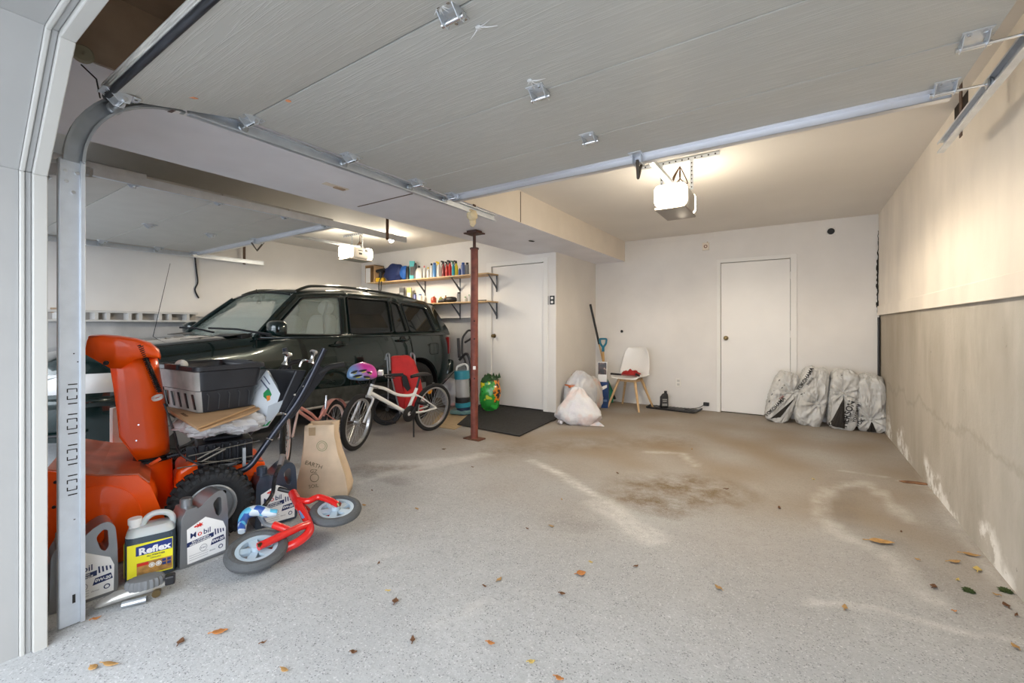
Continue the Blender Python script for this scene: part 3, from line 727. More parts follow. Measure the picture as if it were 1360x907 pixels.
me_.polygons.foreach_set('use_smooth', [True] * len(me_.polygons)); me_.set_sharp_from_angle(angle=math.radians(38))
def K3(mb): return mb.xf(OFFC)
# -- greenhouse: pillars, roof, glass ------------------------------------------------
fw_win = [onside(*p) for p in ((358, 444), (401, 396), (449.5, 394.5), (453, 445))]
rd_win = [onside(*p) for p in ((465.5, 443.5), (460, 394.6), (514, 399.5), (521, 441.5))]
qd_win = [onside(*p) for p in ((524, 441), (517.5, 400), (527.5, 403.5), (540, 440.5))]
qt_win = [onside(*p) for p in ((544.5, 440.5), (532, 403.5), (563, 409), (577.5, 439.5))]
roof_pts = [onside(*p) for p in ((337, 445), (391, 392), (412, 388.5), (460, 388), (520, 393), (562, 401), (574, 407), (594, 437))]
def side_panel(outline, holes, th=.03, o=0.0):
    """a skin with openings: triangulated by bmesh fill"""
    bm = bmesh.new()
    def lp(pts):
        vs = [bm.verts.new((p[0], p[1], 0)) for p in pts]; return [bm.edges.new((vs[i], vs[(i + 1) % len(vs)])) for i in range(len(vs))]
    es = lp(outline)
    for h in holes: es += lp(h)
    bmesh.ops.triangle_fill(bm, use_beauty=True, edges=es, use_dissolve=False)
    bm.verts.index_update(); vs = [S(v.co.x, v.co.y, o) for v in bm.verts]; fs = [tuple(v.index for v in f.verts) for f in bm.faces]; bm.free()
    return vs, fs
def rr(poly, r=.03): return [Vector((p.x, p.y)) for p in fillet([Vector((q.x, q.y, 0)) for q in poly], r, 4, True)]
holes = [rr(h) for h in (fw_win, rd_win, qd_win, qt_win)]
outl = list(roof_pts) + [Vector((roof_pts[-1].x + .01, 1.02)), Vector((roof_pts[0].x, 1.02))]
vs, fs = side_panel(outl, holes)
g = MB().add(vs, fs).add([mir(v) for v in vs], fs); go = K3(g).build('pillars', M_PAINT, car, 30, solid=.022)
# black window surrounds
for nm, h, m in (('front_window', fw_win, M_GLASS), ('rear_window', rd_win, M_TINT), ('vent_window', qd_win, M_TINT), ('quarter_window', qt_win, M_TINT)):
    hp = rr(h)
    for sgn in (0, 1):
        pts = [S(p.x, p.y, -.012) for p in hp]; pts = [mir(p) for p in pts] if sgn else pts
        K3(MB().prism(pts, (.004 if not sgn else -.004, 0, 0))).build(nm, m, car, None)
    f = MB()
    for sgn in (0, 1):
        pts = [S(p.x, p.y, .012) for p in hp]; pts = [mir(p) for p in pts] if sgn else pts
        f.tube(pts, .007, 6, closed=True)
    K3(f).build('window_seal', M_BLACK, car)
# roof skin between the two sides
rp = [p for p in roof_pts[1:7]]
rings = []
for p in rp:
    x0 = sideX(p.y, p.x); n = 12
    rings.append([Vector((x0 + (2 * CXc - 2 * x0) * k / n, p.x, p.y + .055 * math.sin(PI * k / n) ** .7)) for k in range(n + 1)])
K3(MB().loft(rings, cap=False, cyc=False)).build('roof', M_PAINT, car, 60, solid=.02)
# windscreen and rear glass
def pane(a, b, nm, m, bow, seal=True):
    n = 10; r0 = [a.lerp(mir(a), k / n) + Vector((0, bow[0] * math.sin(PI * k / n), .02 * math.sin(PI * k / n))) for k in range(n + 1)]
    r1 = [b.lerp(mir(b), k / n) + Vector((0, bow[1] * math.sin(PI * k / n), .05 * math.sin(PI * k / n))) for k in range(n + 1)]
    K3(MB().loft([r0, r1], cap=False, cyc=False)).build(nm, m, car, 60, solid=.004)
    K3(MB().tube(r0, .011, 6).tube(r1, .011, 6)).build('glass_seal', M_BLACK, car)
wa = S(roof_pts[0].x + .03, 1.045, -.02); wb = S(roof_pts[1].x + .02, roof_pts[1].y, -.02)
pane(wa, wb, 'windscreen', M_WS, (-.12, -.05))
pane(S(roof_pts[7].x + .0, 1.05, -.03), S(roof_pts[6].x + .0, roof_pts[6].y - .015, -.03), 'rear_screen', M_TINT, (.06, .05))
# A pillar thickness
ap = MB()
for sg in (0, 1):
    a, b = S(roof_pts[0].x, 1.03), S(roof_pts[1].x, roof_pts[1].y)
    if sg: a, b = mir(a), mir(b)
    ap.tube([a, a.lerp(b, .5) + Vector((0, 0, .012)), b], .026, 8)
K3(ap).build('front_pillar', M_PAINT, car)
# rear spoiler
p6 = roof_pts[6]; x0 = sideX(p6.y, p6.x) - .02
K3(MB().prism([(x0, p6.x - .20, p6.y + .05), (x0, p6.x + .02, p6.y + .045), (x0, p6.x + .08, p6.y + .02), (x0, p6.x + .06, p6.y - .005), (x0, p6.x - .05, p6.y - .0)], (2 * (CXc - x0), 0, 0))).build('spoiler', M_PAINT, car, 30, bev=.012)
# tailgate below the glass
# roof rails
for sg in (0, 1):
    a = [onside(*p) for p in ((397, 387.5), (408, 382.5), (424, 380), (470, 382.5), (530, 391.5), (556, 399), (566, 403))]
    pts = [Vector((sideX(q.y, q.x) - .07, q.x, q.y + .005)) for q in a]
    pts = [mir(p) for p in pts] if sg else pts
    K3(MB().tube(spline(pts, 5), .016, 8)).build('roof_rail', mat('dark rail', (.05, .055, .05), .3, .4, coat=.6), car)
    cbm = MB()
for f_ in (.62, .86):
    y = 2.2 + 2.2 * f_; z = onside(480, 384).y + .0; xr = sideX(z, y) - .07
    K3(MB().tube([(xr, y, z - .02), (2 * CXc - xr, y, z - .02)], .012, 8)).build('cross_bar', M_BLACK, car)
# -- cabin -----------------------------------------------------------------------------
K3(MB().bx((CXc - .74, 2.0, .98), (CXc + .74, 4.75, 1.062))).build('cabin_floor', M_CAB, car, None)
def seat(x, y, w=.46):
    s = MB()
    out = [(-w / 2, .0), (w / 2, 0), (w / 2 * .98, .20), (w / 2 * .72, .27), (-w / 2 * .72, .27), (-w / 2 * .98, .20)]
    o = [Vector((p[0], 0, p[1])) for p in out]; M = Matrix.Translation((x, y, 1.03)) @ Matrix.Rotation(-.22, 4, 'X')
    s.prism([M @ p for p in o], M.to_3x3() @ Vector((0, .11, 0)))
    so = K3(s).build('seat_back', M_SEAT, car, 50, bev=.03, seg=3)
    h = MB().ell(M @ Vector((0, .06, .36)), (.13, .055, .095), n=16, k=10, fn=lambda q, v: Vector((q.x * (1.12 - .25 * v.z ** 2), q.y, q.z)))
    for q in (-.05, .05): h.cyl(M @ Vector((q, .06, .25)), M @ Vector((q, .06, .33)), .006, n=8)
    K3(h).build('headrest', M_SEAT, so)
for x in (CXc + .36, CXc - .36): seat(x, 2.98)
for x in (CXc + .40, CXc, CXc - .40): seat(x, 3.85, .38)
K3(MB().torus((CXc + .36, 2.45, 1.07), (0, -.75, .5), .18, .016, 28, 8)).build('steering_wheel', M_CAB, car)
K3(MB().prism([(CXc - .70, 2.0, 1.03), (CXc - .70, 2.12, 1.09), (CXc - .70, 2.42, 1.09), (CXc - .70, 2.48, 1.03)], (1.4, 0, 0))).build('dashboard', M_CAB, car, None, bev=.01)
mp_ = Vector((CXc, 2.52, 1.475))
K3(MB().box(mp_, (.20, .03, .06)).cyl(mp_ + Vector((0, 0, .03)), mp_ + Vector((0, -.03, .09)), .008, n=6)).build('rear_view_mirror', M_BLACK, car, None, bev=.008)
K3(MB().tube([S(2.96, 1.42, -.06), S(2.90, 1.25, -.10), S(2.85, 1.06, -.08)], .012, 6)).build('seat_belt', M_CAB, car)
# -- trim on the near side, mirrored -------------------------------------------------------
def strip(pts, r, nm, m, n=6, both=True):
    b = MB().tube(pts, r, n)
    if both: b.tube([mir(p) for p in pts], r, n)
    return K3(b).build(nm, m, car)
L1 = [onside(*p) for p in ((340.5, 447), (341.5, 500), (342, 530))]; L2 = [onside(*p) for p in ((464.5, 445), (465.5, 500), (466, 540))]
L3 = [onside(*p) for p in ((542, 442), (546, 452), (549, 470), (545, 490), (535, 515))]
for L_ in (L1, L2, L3): strip([S(p.x, p.y, .002) for p in L_], .0045, 'door_gap', M_DARK)
bl = [onside(*p) for p in ((372, 449), (452, 447), (520, 443.5), (578, 441.5))]
strip([S(p.x, p.y, .004) for p in bl], .007, 'belt_moulding', mat('satin belt strip', (.18, .2, .18), .3, .8))
rk = [S(1.92, .285, .004), S(3.70, .285, .004)]
strip(rk, .014, 'sill_trim', mat('sill bright strip', (.5, .5, .48), .4, .7))
dk = MB()
for k in range(2):
    q = [S(y, z, .004) for y, z in ((1.90, .30), (3.74, .30), (3.74, .46), (1.90, .50))]; q = [mir(p) for p in q] if k else q; dk.prism(q, (.006 if not k else -.006, 0, 0))
K3(dk).build('sill_panel', M_DUST, car, None)
def handle(u, v, w):
    a = onside(u - w, v + .6); b = onside(u + w, v - .6); mid = (a + b) / 2
    rec = MB().ell(S(mid.x, mid.y + .005, .0), (.006, .045, .042), n=16, k=8); ho = K3(rec).build('handle_recess', M_BLACK, car)
    K3(MB().tube(spline([S(a.x, a.y, .006), S(a.x * .75 + b.x * .25, mid.y, .035), S(a.x * .25 + b.x * .75, mid.y, .035), S(b.x, b.y, .006)], 4), .013, 8)).build('door_handle', M_PAINT, car)
handle(450, 458, 11); handle(535.5, 451.5, 8.5)
fc = onside(577, 463)
K3(MB().tube([S(p[0] + fc.x, p[1] + fc.y, .002) for p in rrect(.17, .15, .03)], .0035, 5, closed=True)).build('fuel_flap', M_DARK, car)
# door mirrors
for sg in (0, 1):
    c = at(370, 436.5, X=CXc + HW + .10); c.y += 0
    m = MB().ell(c, (.115, .065, .085), n=24, k=16, fn=lambda q, v: Vector((math.copysign(abs(v.x) ** .6, v.x) * .115, q.y * (1.4 if v.y < 0 else .7), math.copysign(abs(v.z) ** .6, v.z) * .082 * (1 - .12 * v.x))))
    b = [c + Vector((-.07, 0, -.05)), c + Vector((-.15, .01, -.07))]
    gl = MB().ell(c + Vector((.0, .038, 0)), (.085, .006, .06), n=20, k=8)
    ft = MB().prism([c + Vector(p) for p in ((-.06, -.03, -.03), (-.06, .03, -.03), (-.16, .04, -.05), (-.16, -.06, -.05))], (0, 0, -.04))
    if sg:
        for q in (m, gl, ft): q.v = [tuple(mir(Vector(v))) for v in q.v]
    mo = K3(m).build('door_mirror', M_PAINT, car); K3(gl).build('mirror_glass', M_CHROME, mo); K3(ft).build('mirror_foot', M_BLACK, mo, None, bev=.008)
# wheels
M_TYRE = mat('tyre rubber', (.018, .018, .019), .8, bump=.25, bscale=90)
M_RIM = mat('grey alloy', (.30, .31, .32), .4, .6)
def wheel(x, y, sg):
    prof = [(.20, -.10), (.225, -.112), (.30, -.11), (.325, -.09), (.335, -.05), (.335, .05), (.325, .09), (.30, .11), (.225, .112), (.20, .10)]
    w = K3(MB().lathe(prof, (x, y, .335), (1, 0, 0), 40, closed=False)).build('wheel', M_TYRE, car, 40)
    r = MB().lathe([(.205, -.10), (.205, .09), (.19, .105), (.17, .06), (.04, .05), (.0, .05), (0, .03), (.17, .03), (.19, -.10)], (x, y, .335), (sg, 0, 0), 36)
    ro = K3(r).build('wheel_rim', mat('rim shade', (.05, .05, .05), .6), w)
    sp_ = MB()
    for k in range(5):
        a = 2 * PI * k / 5; d = Vector((0, math.cos(a), math.sin(a))); e = Vector((0, -math.sin(a), math.cos(a))); c = Vector((x + sg * .085, y, .335))
        sp_.prism([c + d * .03 - e * .03, c + d * .19 - e * .045, c + d * .19 + e * .045, c + d * .03 + e * .03], (-sg * .03, 0, 0))
    sp_.cyl((x + sg * .05, y, .335), (x + sg * .1, y, .335), .05, n=16)
    K3(sp_).build('spokes', M_RIM, w, 30)
for y in (1.47, 4.16):
    wheel(CXc + HW - .13, y, 1); wheel(CXc - HW + .13, y, -1)
for y, z in WH:
    l = MB()
    for sg in (-1, 1):
        l.lathe([(.388, -.22), (.388, .0), (.40, .0), (.402, -.22)], (CXc + sg * (HW - .03), y, z), (sg, 0, 0), 24, a0=0, a1=2 * PI * .999)
    K3(l).build('wheel_liner', M_BLACK, car)
K3(MB().bx((CXc - .6, .95, .28), (CXc + .6, 4.7, .42))).build('underbody', M_BLACK, car, None)
# lights, grille, bumper, wipers, aerial, hood lines
def front_patch(pts, nm, m, th=.012, par=None):
    q = [at(u, v, X=None, T=None, Y=yy) if yy else None for u, v, yy in pts]
M_LENS = mat('headlamp lens', (.82, .83, .84), .08, spec=.9, coat=.8)
def fcurve(x):   # nose outline in plan: y of the front at a given x
    k = abs(x - CXc) / HW
    lo, hi = Y_F, 1.25
    # invert half(y)
    if k < .70: return Y_F
    return 1.25 - (1.25 - Y_F) * ((1 - k) / .30) ** (1 / 2.4)
def nose(x0, x1, z0, z1, nm, m, n=8, o=.012, tilt=0.0):
    a = MB(); r0 = []; r1 = []
    for k in range(n + 1):
        x = x0 + (x1 - x0) * k / n; y = fcurve(x) - o
        r0.append(Vector((x, y, z0))); r1.append(Vector((x, y + tilt, z1)))
    a.loft([r0, r1], cap=False, cyc=False); return K3(a).build(nm, m, car, 60, solid=.02)
for sg in (1, -1):
    nose(CXc + sg * .44, CXc + sg * .848, .66, .80, 'headlamp', M_LENS, tilt=.05)
    c = Vector((CXc + sg * .60, fcurve(CXc + .60) - .02, .44)); fo = K3(MB().lathe([(0, .0), (.05, .004), (.062, .0), (.066, -.02), (.066, -.05)], c, (0, -1, 0), 24)).build('fog_lamp', M_LENS, car)
    K3(MB().torus(c, (0, 1, 0), .07, .010, 24, 8)).build('fog_bezel', M_BLACK, fo)
    nose(CXc + sg * .28, CXc + sg * .80, .36, .375, 'bumper_slot', M_BLACK)
nose(CXc - .40, CXc + .40, .68, .80, 'grille', M_BLACK, tilt=.04); nose(CXc - .42, CXc + .42, .735, .75, 'grille_bar', M_CHROME, o=.025)
nose(CXc - .855, CXc + .855, .56, .63, 'bumper', M_PAINT, n=24, o=.025); nose(CXc - .5, CXc + .5, .36, .46, 'air_intake', M_BLACK)
for sg in (0, 1):
    a = [onside(*p) for p in ((599.5, 449), (603.5, 450.5), (606, 476), (602, 477))]
    q = [Vector((CXc + .792 - .064 * k, yy, z)) for k, yy, z in ((0, Y_R - .10, .99), (1, Y_R + .008, .98), (1, Y_R + .01, .74), (0, Y_R - .10, .74))]
    q = [mir(p) for p in q] if sg else q
    K3(MB().prism(q, (-.06 if not sg else .06, .0, 0))).build('tail_lamp', mat('red lamp', (.45, .02, .02), .12, coat=1), car, None, bev=.006)
K3(MB().prism([(CXc - .78, Y_R - .12, .42), (CXc - .78, Y_R + .03, .46), (CXc - .78, Y_R + .035, .64), (CXc - .78, Y_R - .05, .66)], (1.56, 0, 0))).build('rear_bumper', M_PAINT, car, 40, bev=.03, seg=3)
wp = MB()
for (a, b) in (((366, 445), (286, 440)), ((290, 442), (247, 439))):
    pa, pb_ = at(*a, Y=1.96), at(*b, Y=1.80)
    wp.tube([pa + Vector((0, -.04, .005)), pa.lerp(pb_, .5) + Vector((0, -.06, .035)), pb_ + Vector((0, -.05, .03))], .010, 6)
K3(wp).build('wipers', M_BLACK, car)
K3(MB().prism([(CXc - .72, 1.90, 1.055), (CXc - .72, 2.06, 1.075), (CXc + .72, 2.06, 1.075), (CXc + .72, 1.90, 1.055)], (0, 0, .006))).build('cowl', M_BLACK, car, None)
hs = []
for y in (1.0, 1.4, 1.8, 1.98): hs.append(Vector((CXc + HW * .885, y, {1.0: .945, 1.4: .987, 1.8: 1.022, 1.98: 1.04}[y])))
strip(hs, .004, 'bonnet_gap', M_DARK)
a0, a1 = at(203, 424, X=CXc - .70), at(226, 350, X=CXc - .66)
a0.z = 1.03; K3(MB().tube([a0, a1], [.004, .002], 5)).build('aerial', M_BLACK, car)
hl = MB()
K3(MB().tube([S(1.08, .62, .0), S(1.5, .80, .0)], .001, 4)).build('crease', M_PAINT, car)
# ======================= orange snow thrower and what lies on it =======================
SA = math.radians(18); SF = Vector((-math.sin(SA), -math.cos(SA), 0)); SL = Vector((-SF.y, SF.x, 0))
_c = fl(280, 713); SO = Vector((_c.x, _c.y, 0)) - SL * .26; SZ = fz(_c.y)
def sb(u, v, y):
    """pixel -> snow thrower coordinates on the plane at sideways offset y"""
    r = ray(u, v); t = (y + SO.dot(SL)) / r.dot(SL); p = r * t - SO
    return Vector((p.dot(SF), y, CH + r.z * t - SZ))
def SW(p): return SO + SF * p[0] + SL * p[1] + Vector((0, 0, SZ + p[2]))
snow = thing('snow_thrower', 'big orange snow thrower with tall chute and knobbly wheel beside the door track', 'snow thrower', (SO.x, SO.y, SZ), math.atan2(SF.y, SF.x))
M_ORG = mat('orange enamel', (1.0, .105, .004), .30, coat=.3, spec=.4)
M_ORGD = mat('scuffed orange enamel', (.62, .15, .07), .35, var=.35, vscale=5, coat=.3)
M_BLKM = mat('black painted metal', (.016, .017, .022), .35, .3)
M_NAVY = mat('dark blue black bar', (.020, .024, .040), .28, .5, coat=.4)
def solid(outline, holes, org, ex, ez, ey, depth):
    """flat outline with holes made solid: ex / ez span the outline, ey is the depth direction"""
    org, ex, ez, ey = Vector(org), Vector(ex), Vector(ez), Vector(ey)
    bm = bmesh.new(); lps = []
    def lp(pts):
        vs = [bm.verts.new((p[0], p[1], 0)) for p in pts]; lps.append(vs); return [bm.edges.new((vs[i], vs[(i + 1) % len(vs)])) for i in range(len(vs))]
    es = lp(outline)
    for h in holes: es += lp(h)
    bmesh.ops.triangle_fill(bm, use_beauty=True, edges=es, use_dissolve=False)
    bm.verts.index_update(); co = [v.co.copy() for v in bm.verts]; fs = [tuple(v.index for v in f.verts) for f in bm.faces]; loops = [[v.index for v in L_] for L_ in lps]; bm.free()
    n = len(co); W = lambda c, d: org + ex * c.x + ez * c.y + ey * d
    mb = MB(); vs = [W(c, 0) for c in co] + [W(c, depth) for c in co]
    F = fs + [tuple(i + n for i in reversed(f)) for f in fs]
    for L_ in loops:
        for i in range(len(L_)): a, b = L_[i], L_[(i + 1) % len(L_)]; F.append((a, b, b + n, a + n))
    return mb.add(vs, F)
# -- auger housing --------------------------------------------------------------------
HX, HZ = .42, .225
side = [(.21, .08), (.185, .18), (.235, .34), (.28, .398), (.414, .421), (.57, .478), (.635, .36), (.61, .10), (.57, .03), (.30, .02)]
for y in (-.34, .335):
    MB().prism([(x, y, z) for x, z in side], (0, .006, 0)).build('side_plate', M_ORG, snow, None, bev=.002)
    MB().lathe([(0, .016), (.10, .015), (.13, .006), (.16, .004), (.162, 0), (0, 0)], (.43, y + (.006 if y > 0 else 0), .22), (0, 1 if y > 0 else -1, 0), 40).build('bearing_dish', M_ORG, snow, 30)
arc = [(HX + .205 * math.cos(a), HZ + .195 * math.sin(a)) for a in [math.radians(100 + 10 * i) for i in range(17)]]
MB().loft([[(x, -.335, z), (x, .335, z)] for x, z in arc], cap=False, cyc=False).build('drum_shell', M_ORG, snow, 60, solid=.005)
tp = [(.24, .355), (.28, .402), (.414, .425), (.57, .482)]
MB().loft([[(x, -.335, z), (x, .338, z)] for x, z in tp], cap=False, cyc=False).build('top_cover', M_ORGD, snow, None, solid=.006)
MB().prism([(.57, -.335, .03), (.60, -.335, .03), (.60, -.335, .04), (.57, -.335, .04)], (0, .67, 0)).build('scraper', M_BLKM, snow, None)
au = MB().cyl((.42, -.33, .225), (.42, .33, .225), .018, n=12)
for s_ in (-1, 1):
    r0 = []; r1 = []
    for k in range(49):
        a = k / 48 * 4 * PI; y = s_ * (.05 + .26 * k / 48); c, sn = math.cos(a), math.sin(a) * s_
        r0.append(Vector((.42 + .11 * c, y, .225 + .11 * sn))); r1.append(Vector((.42 + .17 * c, y, .225 + .17 * sn)))
    au.loft([r0, r1], cap=False, cyc=False)
au.build('auger', M_ORG, snow, 60, solid=.006)
for y in (-.35, .345):
    MB().bx((.38, y, .0), (.60, y + .008, .09)).build('skid_shoe', M_BLKM, snow, None, bev=.003)
# bolts on the plate near the front edge
b = MB()
for (u, v) in ((74, 640), (72, 673)):
    p = sb(u, v, .341); b.cyl(p, p + Vector((0, .006, 0)), .007, n=8)
b.build('plate_bolts', M_BLKM, snow)
# -- body: belt cover, engine, axle --------------------------------------------------------
MB().prism([(-.02, .15, .22), (.14, .15, .22), (.14, .15, .33), (.06, .15, .375), (-.02, .15, .36)], (0, -.30, 0)).build('belt_cover', M_ORG, snow, None, bev=.02, seg=3)
MB().prism([(-.26, .17, .16), (.14, .17, .16), (.15, .17, .27), (-.10, .17, .325), (-.26, .17, .315)], (0, -.34, 0)).build('chassis', M_ORG, snow, None, bev=.012)
e = MB().bx((-.20, -.16, .315), (.05, .16, .455)).bx((-.16, -.12, .455), (.02, .10, .475))
for k in range(6): e.bx((-.17 + k * .035, .16, .33), (-.155 + k * .035, .185, .45))
e.build('engine', M_BLKM, snow, None, bev=.008)
MB().lathe([(0, .05), (.07, .05), (.09, .03), (.095, 0), (0, 0)], (-.07, .0, .435), (0, 0, 1), 24).build('recoil_starter', M_BLACK, snow)
MB().cyl((0, -.33, .184), (0, .33, .184), .014, n=10).build('axle', M_STEELD, snow)
rd = MB()
for (a, b_, r) in (((235, 622), (345, 604), .004), ((262, 613), (350, 612), .003), ((300, 596), (268, 613), .006), ((292, 594), (262, 610), .005), ((345, 585), (250, 606), .004)):
    rd.tube([sb(*a, .195), sb(*b_, .195)], r * .85, 6)
rd.build('linkage_rods', mat('dull rod steel', (.24, .22, .19), .45, .7), snow)
rd = MB()
rd.tube(spline([sb(218, 536, .08), sb(232, 575, .12), sb(243, 606, .2), sb(290, 622, .22), sb(322, 612, .22)], 6), .0045, 6)
rd.build('control_cable', M_BLACK, snow)
MB().bx((-.16, .19, .30), (-.145, .215, .42)).bx((-.12, .19, .33), (.0, .2, .345)).build('bracket', M_STEELD, snow, None)
# -- knobbly wheels ---------------------------------------------------------------------------
M_KNOB = mat('knobbly rubber', (.017, .018, .020), .72, bump=.3, bscale=70)
M_RIMG = mat('grey painted rim', (.46, .49, .52), .32, .3)
def snow_wheel(y, sg):
    R, c = .184, Vector((0, y, .184)); w_ = .052
    prof = [(.115, -w_ * .8), (.14, -w_ * 1.05), (.175, -w_), (.190, -w_ * .7), (.193, 0), (.190, w_ * .7), (.175, w_), (.14, w_ * 1.05), (.115, w_ * .8)]
    q_ = R / .205; prof = [(a * q_, b) for a, b in prof]
    w = MB().lathe(prof, c, (0, 1, 0), 48).build('wheel', M_KNOB, snow, 50)
    lg = MB(); N = 26
    for k in range(N):
        for row, (yo, rr_, ln, hh) in enumerate(((-.036, .189, .030, .020), (.0, .195, .028, .018), (.036, .189, .030, .020))):
            a = 2 * PI * (k + (.5 if row == 1 else 0)) / N; d = Vector((math.cos(a), 0, math.sin(a))); t = Vector((-math.sin(a), 0, math.cos(a)))
            Mx = Matrix((t, Vector((0, 1, 0)), d)).transposed()
            lg.box(c + d * (rr_ * q_ - .0015) + Vector((0, yo, 0)), (hh, ln, .027), rot=Mx)
        a = 2 * PI * k / N; d = Vector((math.cos(a), 0, math.sin(a))); t = Vector((-math.sin(a), 0, math.cos(a)))
        for s in (-1, 1): lg.box(c + d * .172 * q_ + Vector((0, s * w_ * 1.0, 0)), (.014, .010, .026), rot=Matrix((t, Vector((0, 1, 0)), d)).transposed())
    lo = lg.build('tread_lugs', M_KNOB, w, None, bev=.002); lo['kind'] = 'stuff'
    r = MB().lathe([(a * q_, b) for a, b in [(.118, -.045), (.118, .046), (.112, .050), (.104, .044), (.098, .022), (.06, .016), (.03, .020), (.028, .045), (.02, .048), (0, .048), (0, .0), (.10, .0), (.112, -.045)]], c, (0, sg, 0), 40).build('wheel_rim', M_RIMG, w, 35)
    h = MB()
    for k in range(4):
        a = PI / 4 + k * PI / 2; d = Vector((math.cos(a), 0, math.sin(a))); h.cyl(c + d * .072 + Vector((0, sg * .017, 0)), c + d * .072 + Vector((0, sg * .022, 0)), .011, n=10)
    h.build('rim_holes', M_DARK, w)
snow_wheel(.30, 1); snow_wheel(-.30, -1)
# -- chute ------------------------------------------------------------------------------------
CXs = .258
MB().cyl((CXs, 0, .10), (CXs, 0, .392), .112, .104, n=36).build('chute_neck', M_ORG, snow)
MB().cyl((CXs, 0, .388), (CXs, 0, .402), .122, n=36).cyl((CXs, 0, .402), (CXs, 0, .410), .108, n=36).build('turning_ring', M_BLKM, snow, 40, bev=.002)
def u_ring(cx, z, r, fwd, n=14, tilt=0.0):
    """U section open to the front (+x): lip, side, round back, side, lip"""
    pts = [(fwd, r + .016), (fwd, r)]
    pts += [(-r * math.sin(PI * k / n), r * math.cos(PI * k / n)) for k in range(n + 1)]
    pts += [(fwd, -r), (fwd, -r - .016)]
    return [Vector((cx + a, b, z + tilt * a)) for a, b in pts]
rs = []
for k in range(9):
    t = k / 8; rs.append(u_ring(CXs + .003 + .045 * t ** 1.6, .408 + .515 * t, .096 - .007 * t, .028 + .062 * (min(1, t * 4)) , tilt=.10 * t))
MB().loft(rs, cap=False, cyc=False).build('chute', M_ORG, snow, 40, solid=.005)
# tall closing sheet inside the open front, set back
rs = []
for k in range(7):
    t = k / 6; cx = CXs + .055 * t ** 1.6 + .02; rs.append([Vector((cx, y, .408 + .515 * t)) for y in (-.088, .088)])
MB().loft(rs, cap=False, cyc=False).build('chute_liner', M_ORG, snow, None, solid=.003)
# deflector cap: a hood hinged on the chute top, its mouth facing forward and a little down
hood = []
for k in range(9):
    t = k / 8; a = math.radians(176 - 98 * t); R = .128
    ox, oz = .345 + .0, .915
    c = Vector((ox + R * math.cos(a) * 1.0, 0, oz + (R + .02) * math.sin(a)))
    hood.append(c)
prof = [Vector(p) for p in ((.203, 0, .922), (.211, 0, .955), (.243, 0, .990), (.30, 0, 1.014), (.36, 0, 1.027), (.42, 0, 1.034), (.468, 0, 1.032))]
low = [Vector(p) for p in ((.212, 0, .916), (.25, 0, .925), (.30, 0, .915), (.352, 0, .872), (.39, 0, .876), (.435, 0, .912), (.480, 0, .950))]
W2 = .104; sec = []
for p, q in zip(prof, low):
    ring = [Vector((q.x, W2, q.z)), Vector((p.x * .7 + q.x * .3, W2, p.z * .75 + q.z * .25)), Vector((p.x, W2 * .97, p.z - .012)), Vector((p.x, W2 * .86, p.z - .002)), Vector((p.x, W2 * .4, p.z)), Vector((p.x, 0, p.z + .003))]
    ring += [Vector((v.x, -v.y, v.z)) for v in ring[-2::-1]]; sec.append(ring)
cap = MB().loft(sec, cap=False, cyc=False); cap.build('deflector_cap', M_ORG, snow, 40, solid=.005)
bb = sb(141, 482, .108); MB().cyl(bb, bb + Vector((0, .010, 0)), .011, n=12).cyl(bb, bb + Vector((0, .016, 0)), .006, n=8).build('pivot_bolt', M_BLKM, snow)
# coil spring down the back of the chute, tie, worm gear
p0, p1 = sb(186, 458, .10), sb(212, 521, .085)
n_ = 26; ax = (p1 - p0); u_, w_, d_ = basis(ax)
MB().tube([p0 + ax * (k / (n_ * 8)) + u_ * .011 * math.cos(2 * PI * k / 8) + w_ * .011 * math.sin(2 * PI * k / 8) for k in range(n_ * 8)], .0028, 5).tube([p0, p1], .007, 6).build('coil_spring', M_BLACK, snow)
q = sb(209, 528, .115); MB().torus(q, (.3, .35, 1), .021, .004, 24, 6, sx=2.0).build('cable_tie', M_TRIM, snow)
wg = MB(); a, b_ = sb(222, 607, .13), sb(250, 600, .13)
for k in range(9): wg.cyl(a.lerp(b_, k / 9), a.lerp(b_, (k + .55) / 9), .014, n=12)
wg.cyl(a, b_, .009, n=8).bx(b_ + Vector((-.03, -.03, -.045)), b_ + Vector((.01, .02, .03))).tube([b_, b_ + Vector((-.03, .02, .02)), b_ + Vector((-.05, .02, -.08))], .008, 6)
wg.build('chute_worm_gear', M_BLKM, snow, 30)
p = sb(206, 613, .12); MB().box(p, (.05, .012, .016), rot=(0, .5, 0)).build('chute_tab', M_ORG, snow, None, bev=.002)
p = [sb(u, v, .095) for u, v in ((163, 497), (184, 572))]; rv = MB()
for (u, v) in ((184, 564), (181, 585)): q = sb(u, v, .100); rv.cyl(q, q + Vector((0, .004, 0)), .004, n=8)
rv.build('chute_rivets', M_CHROME, snow)
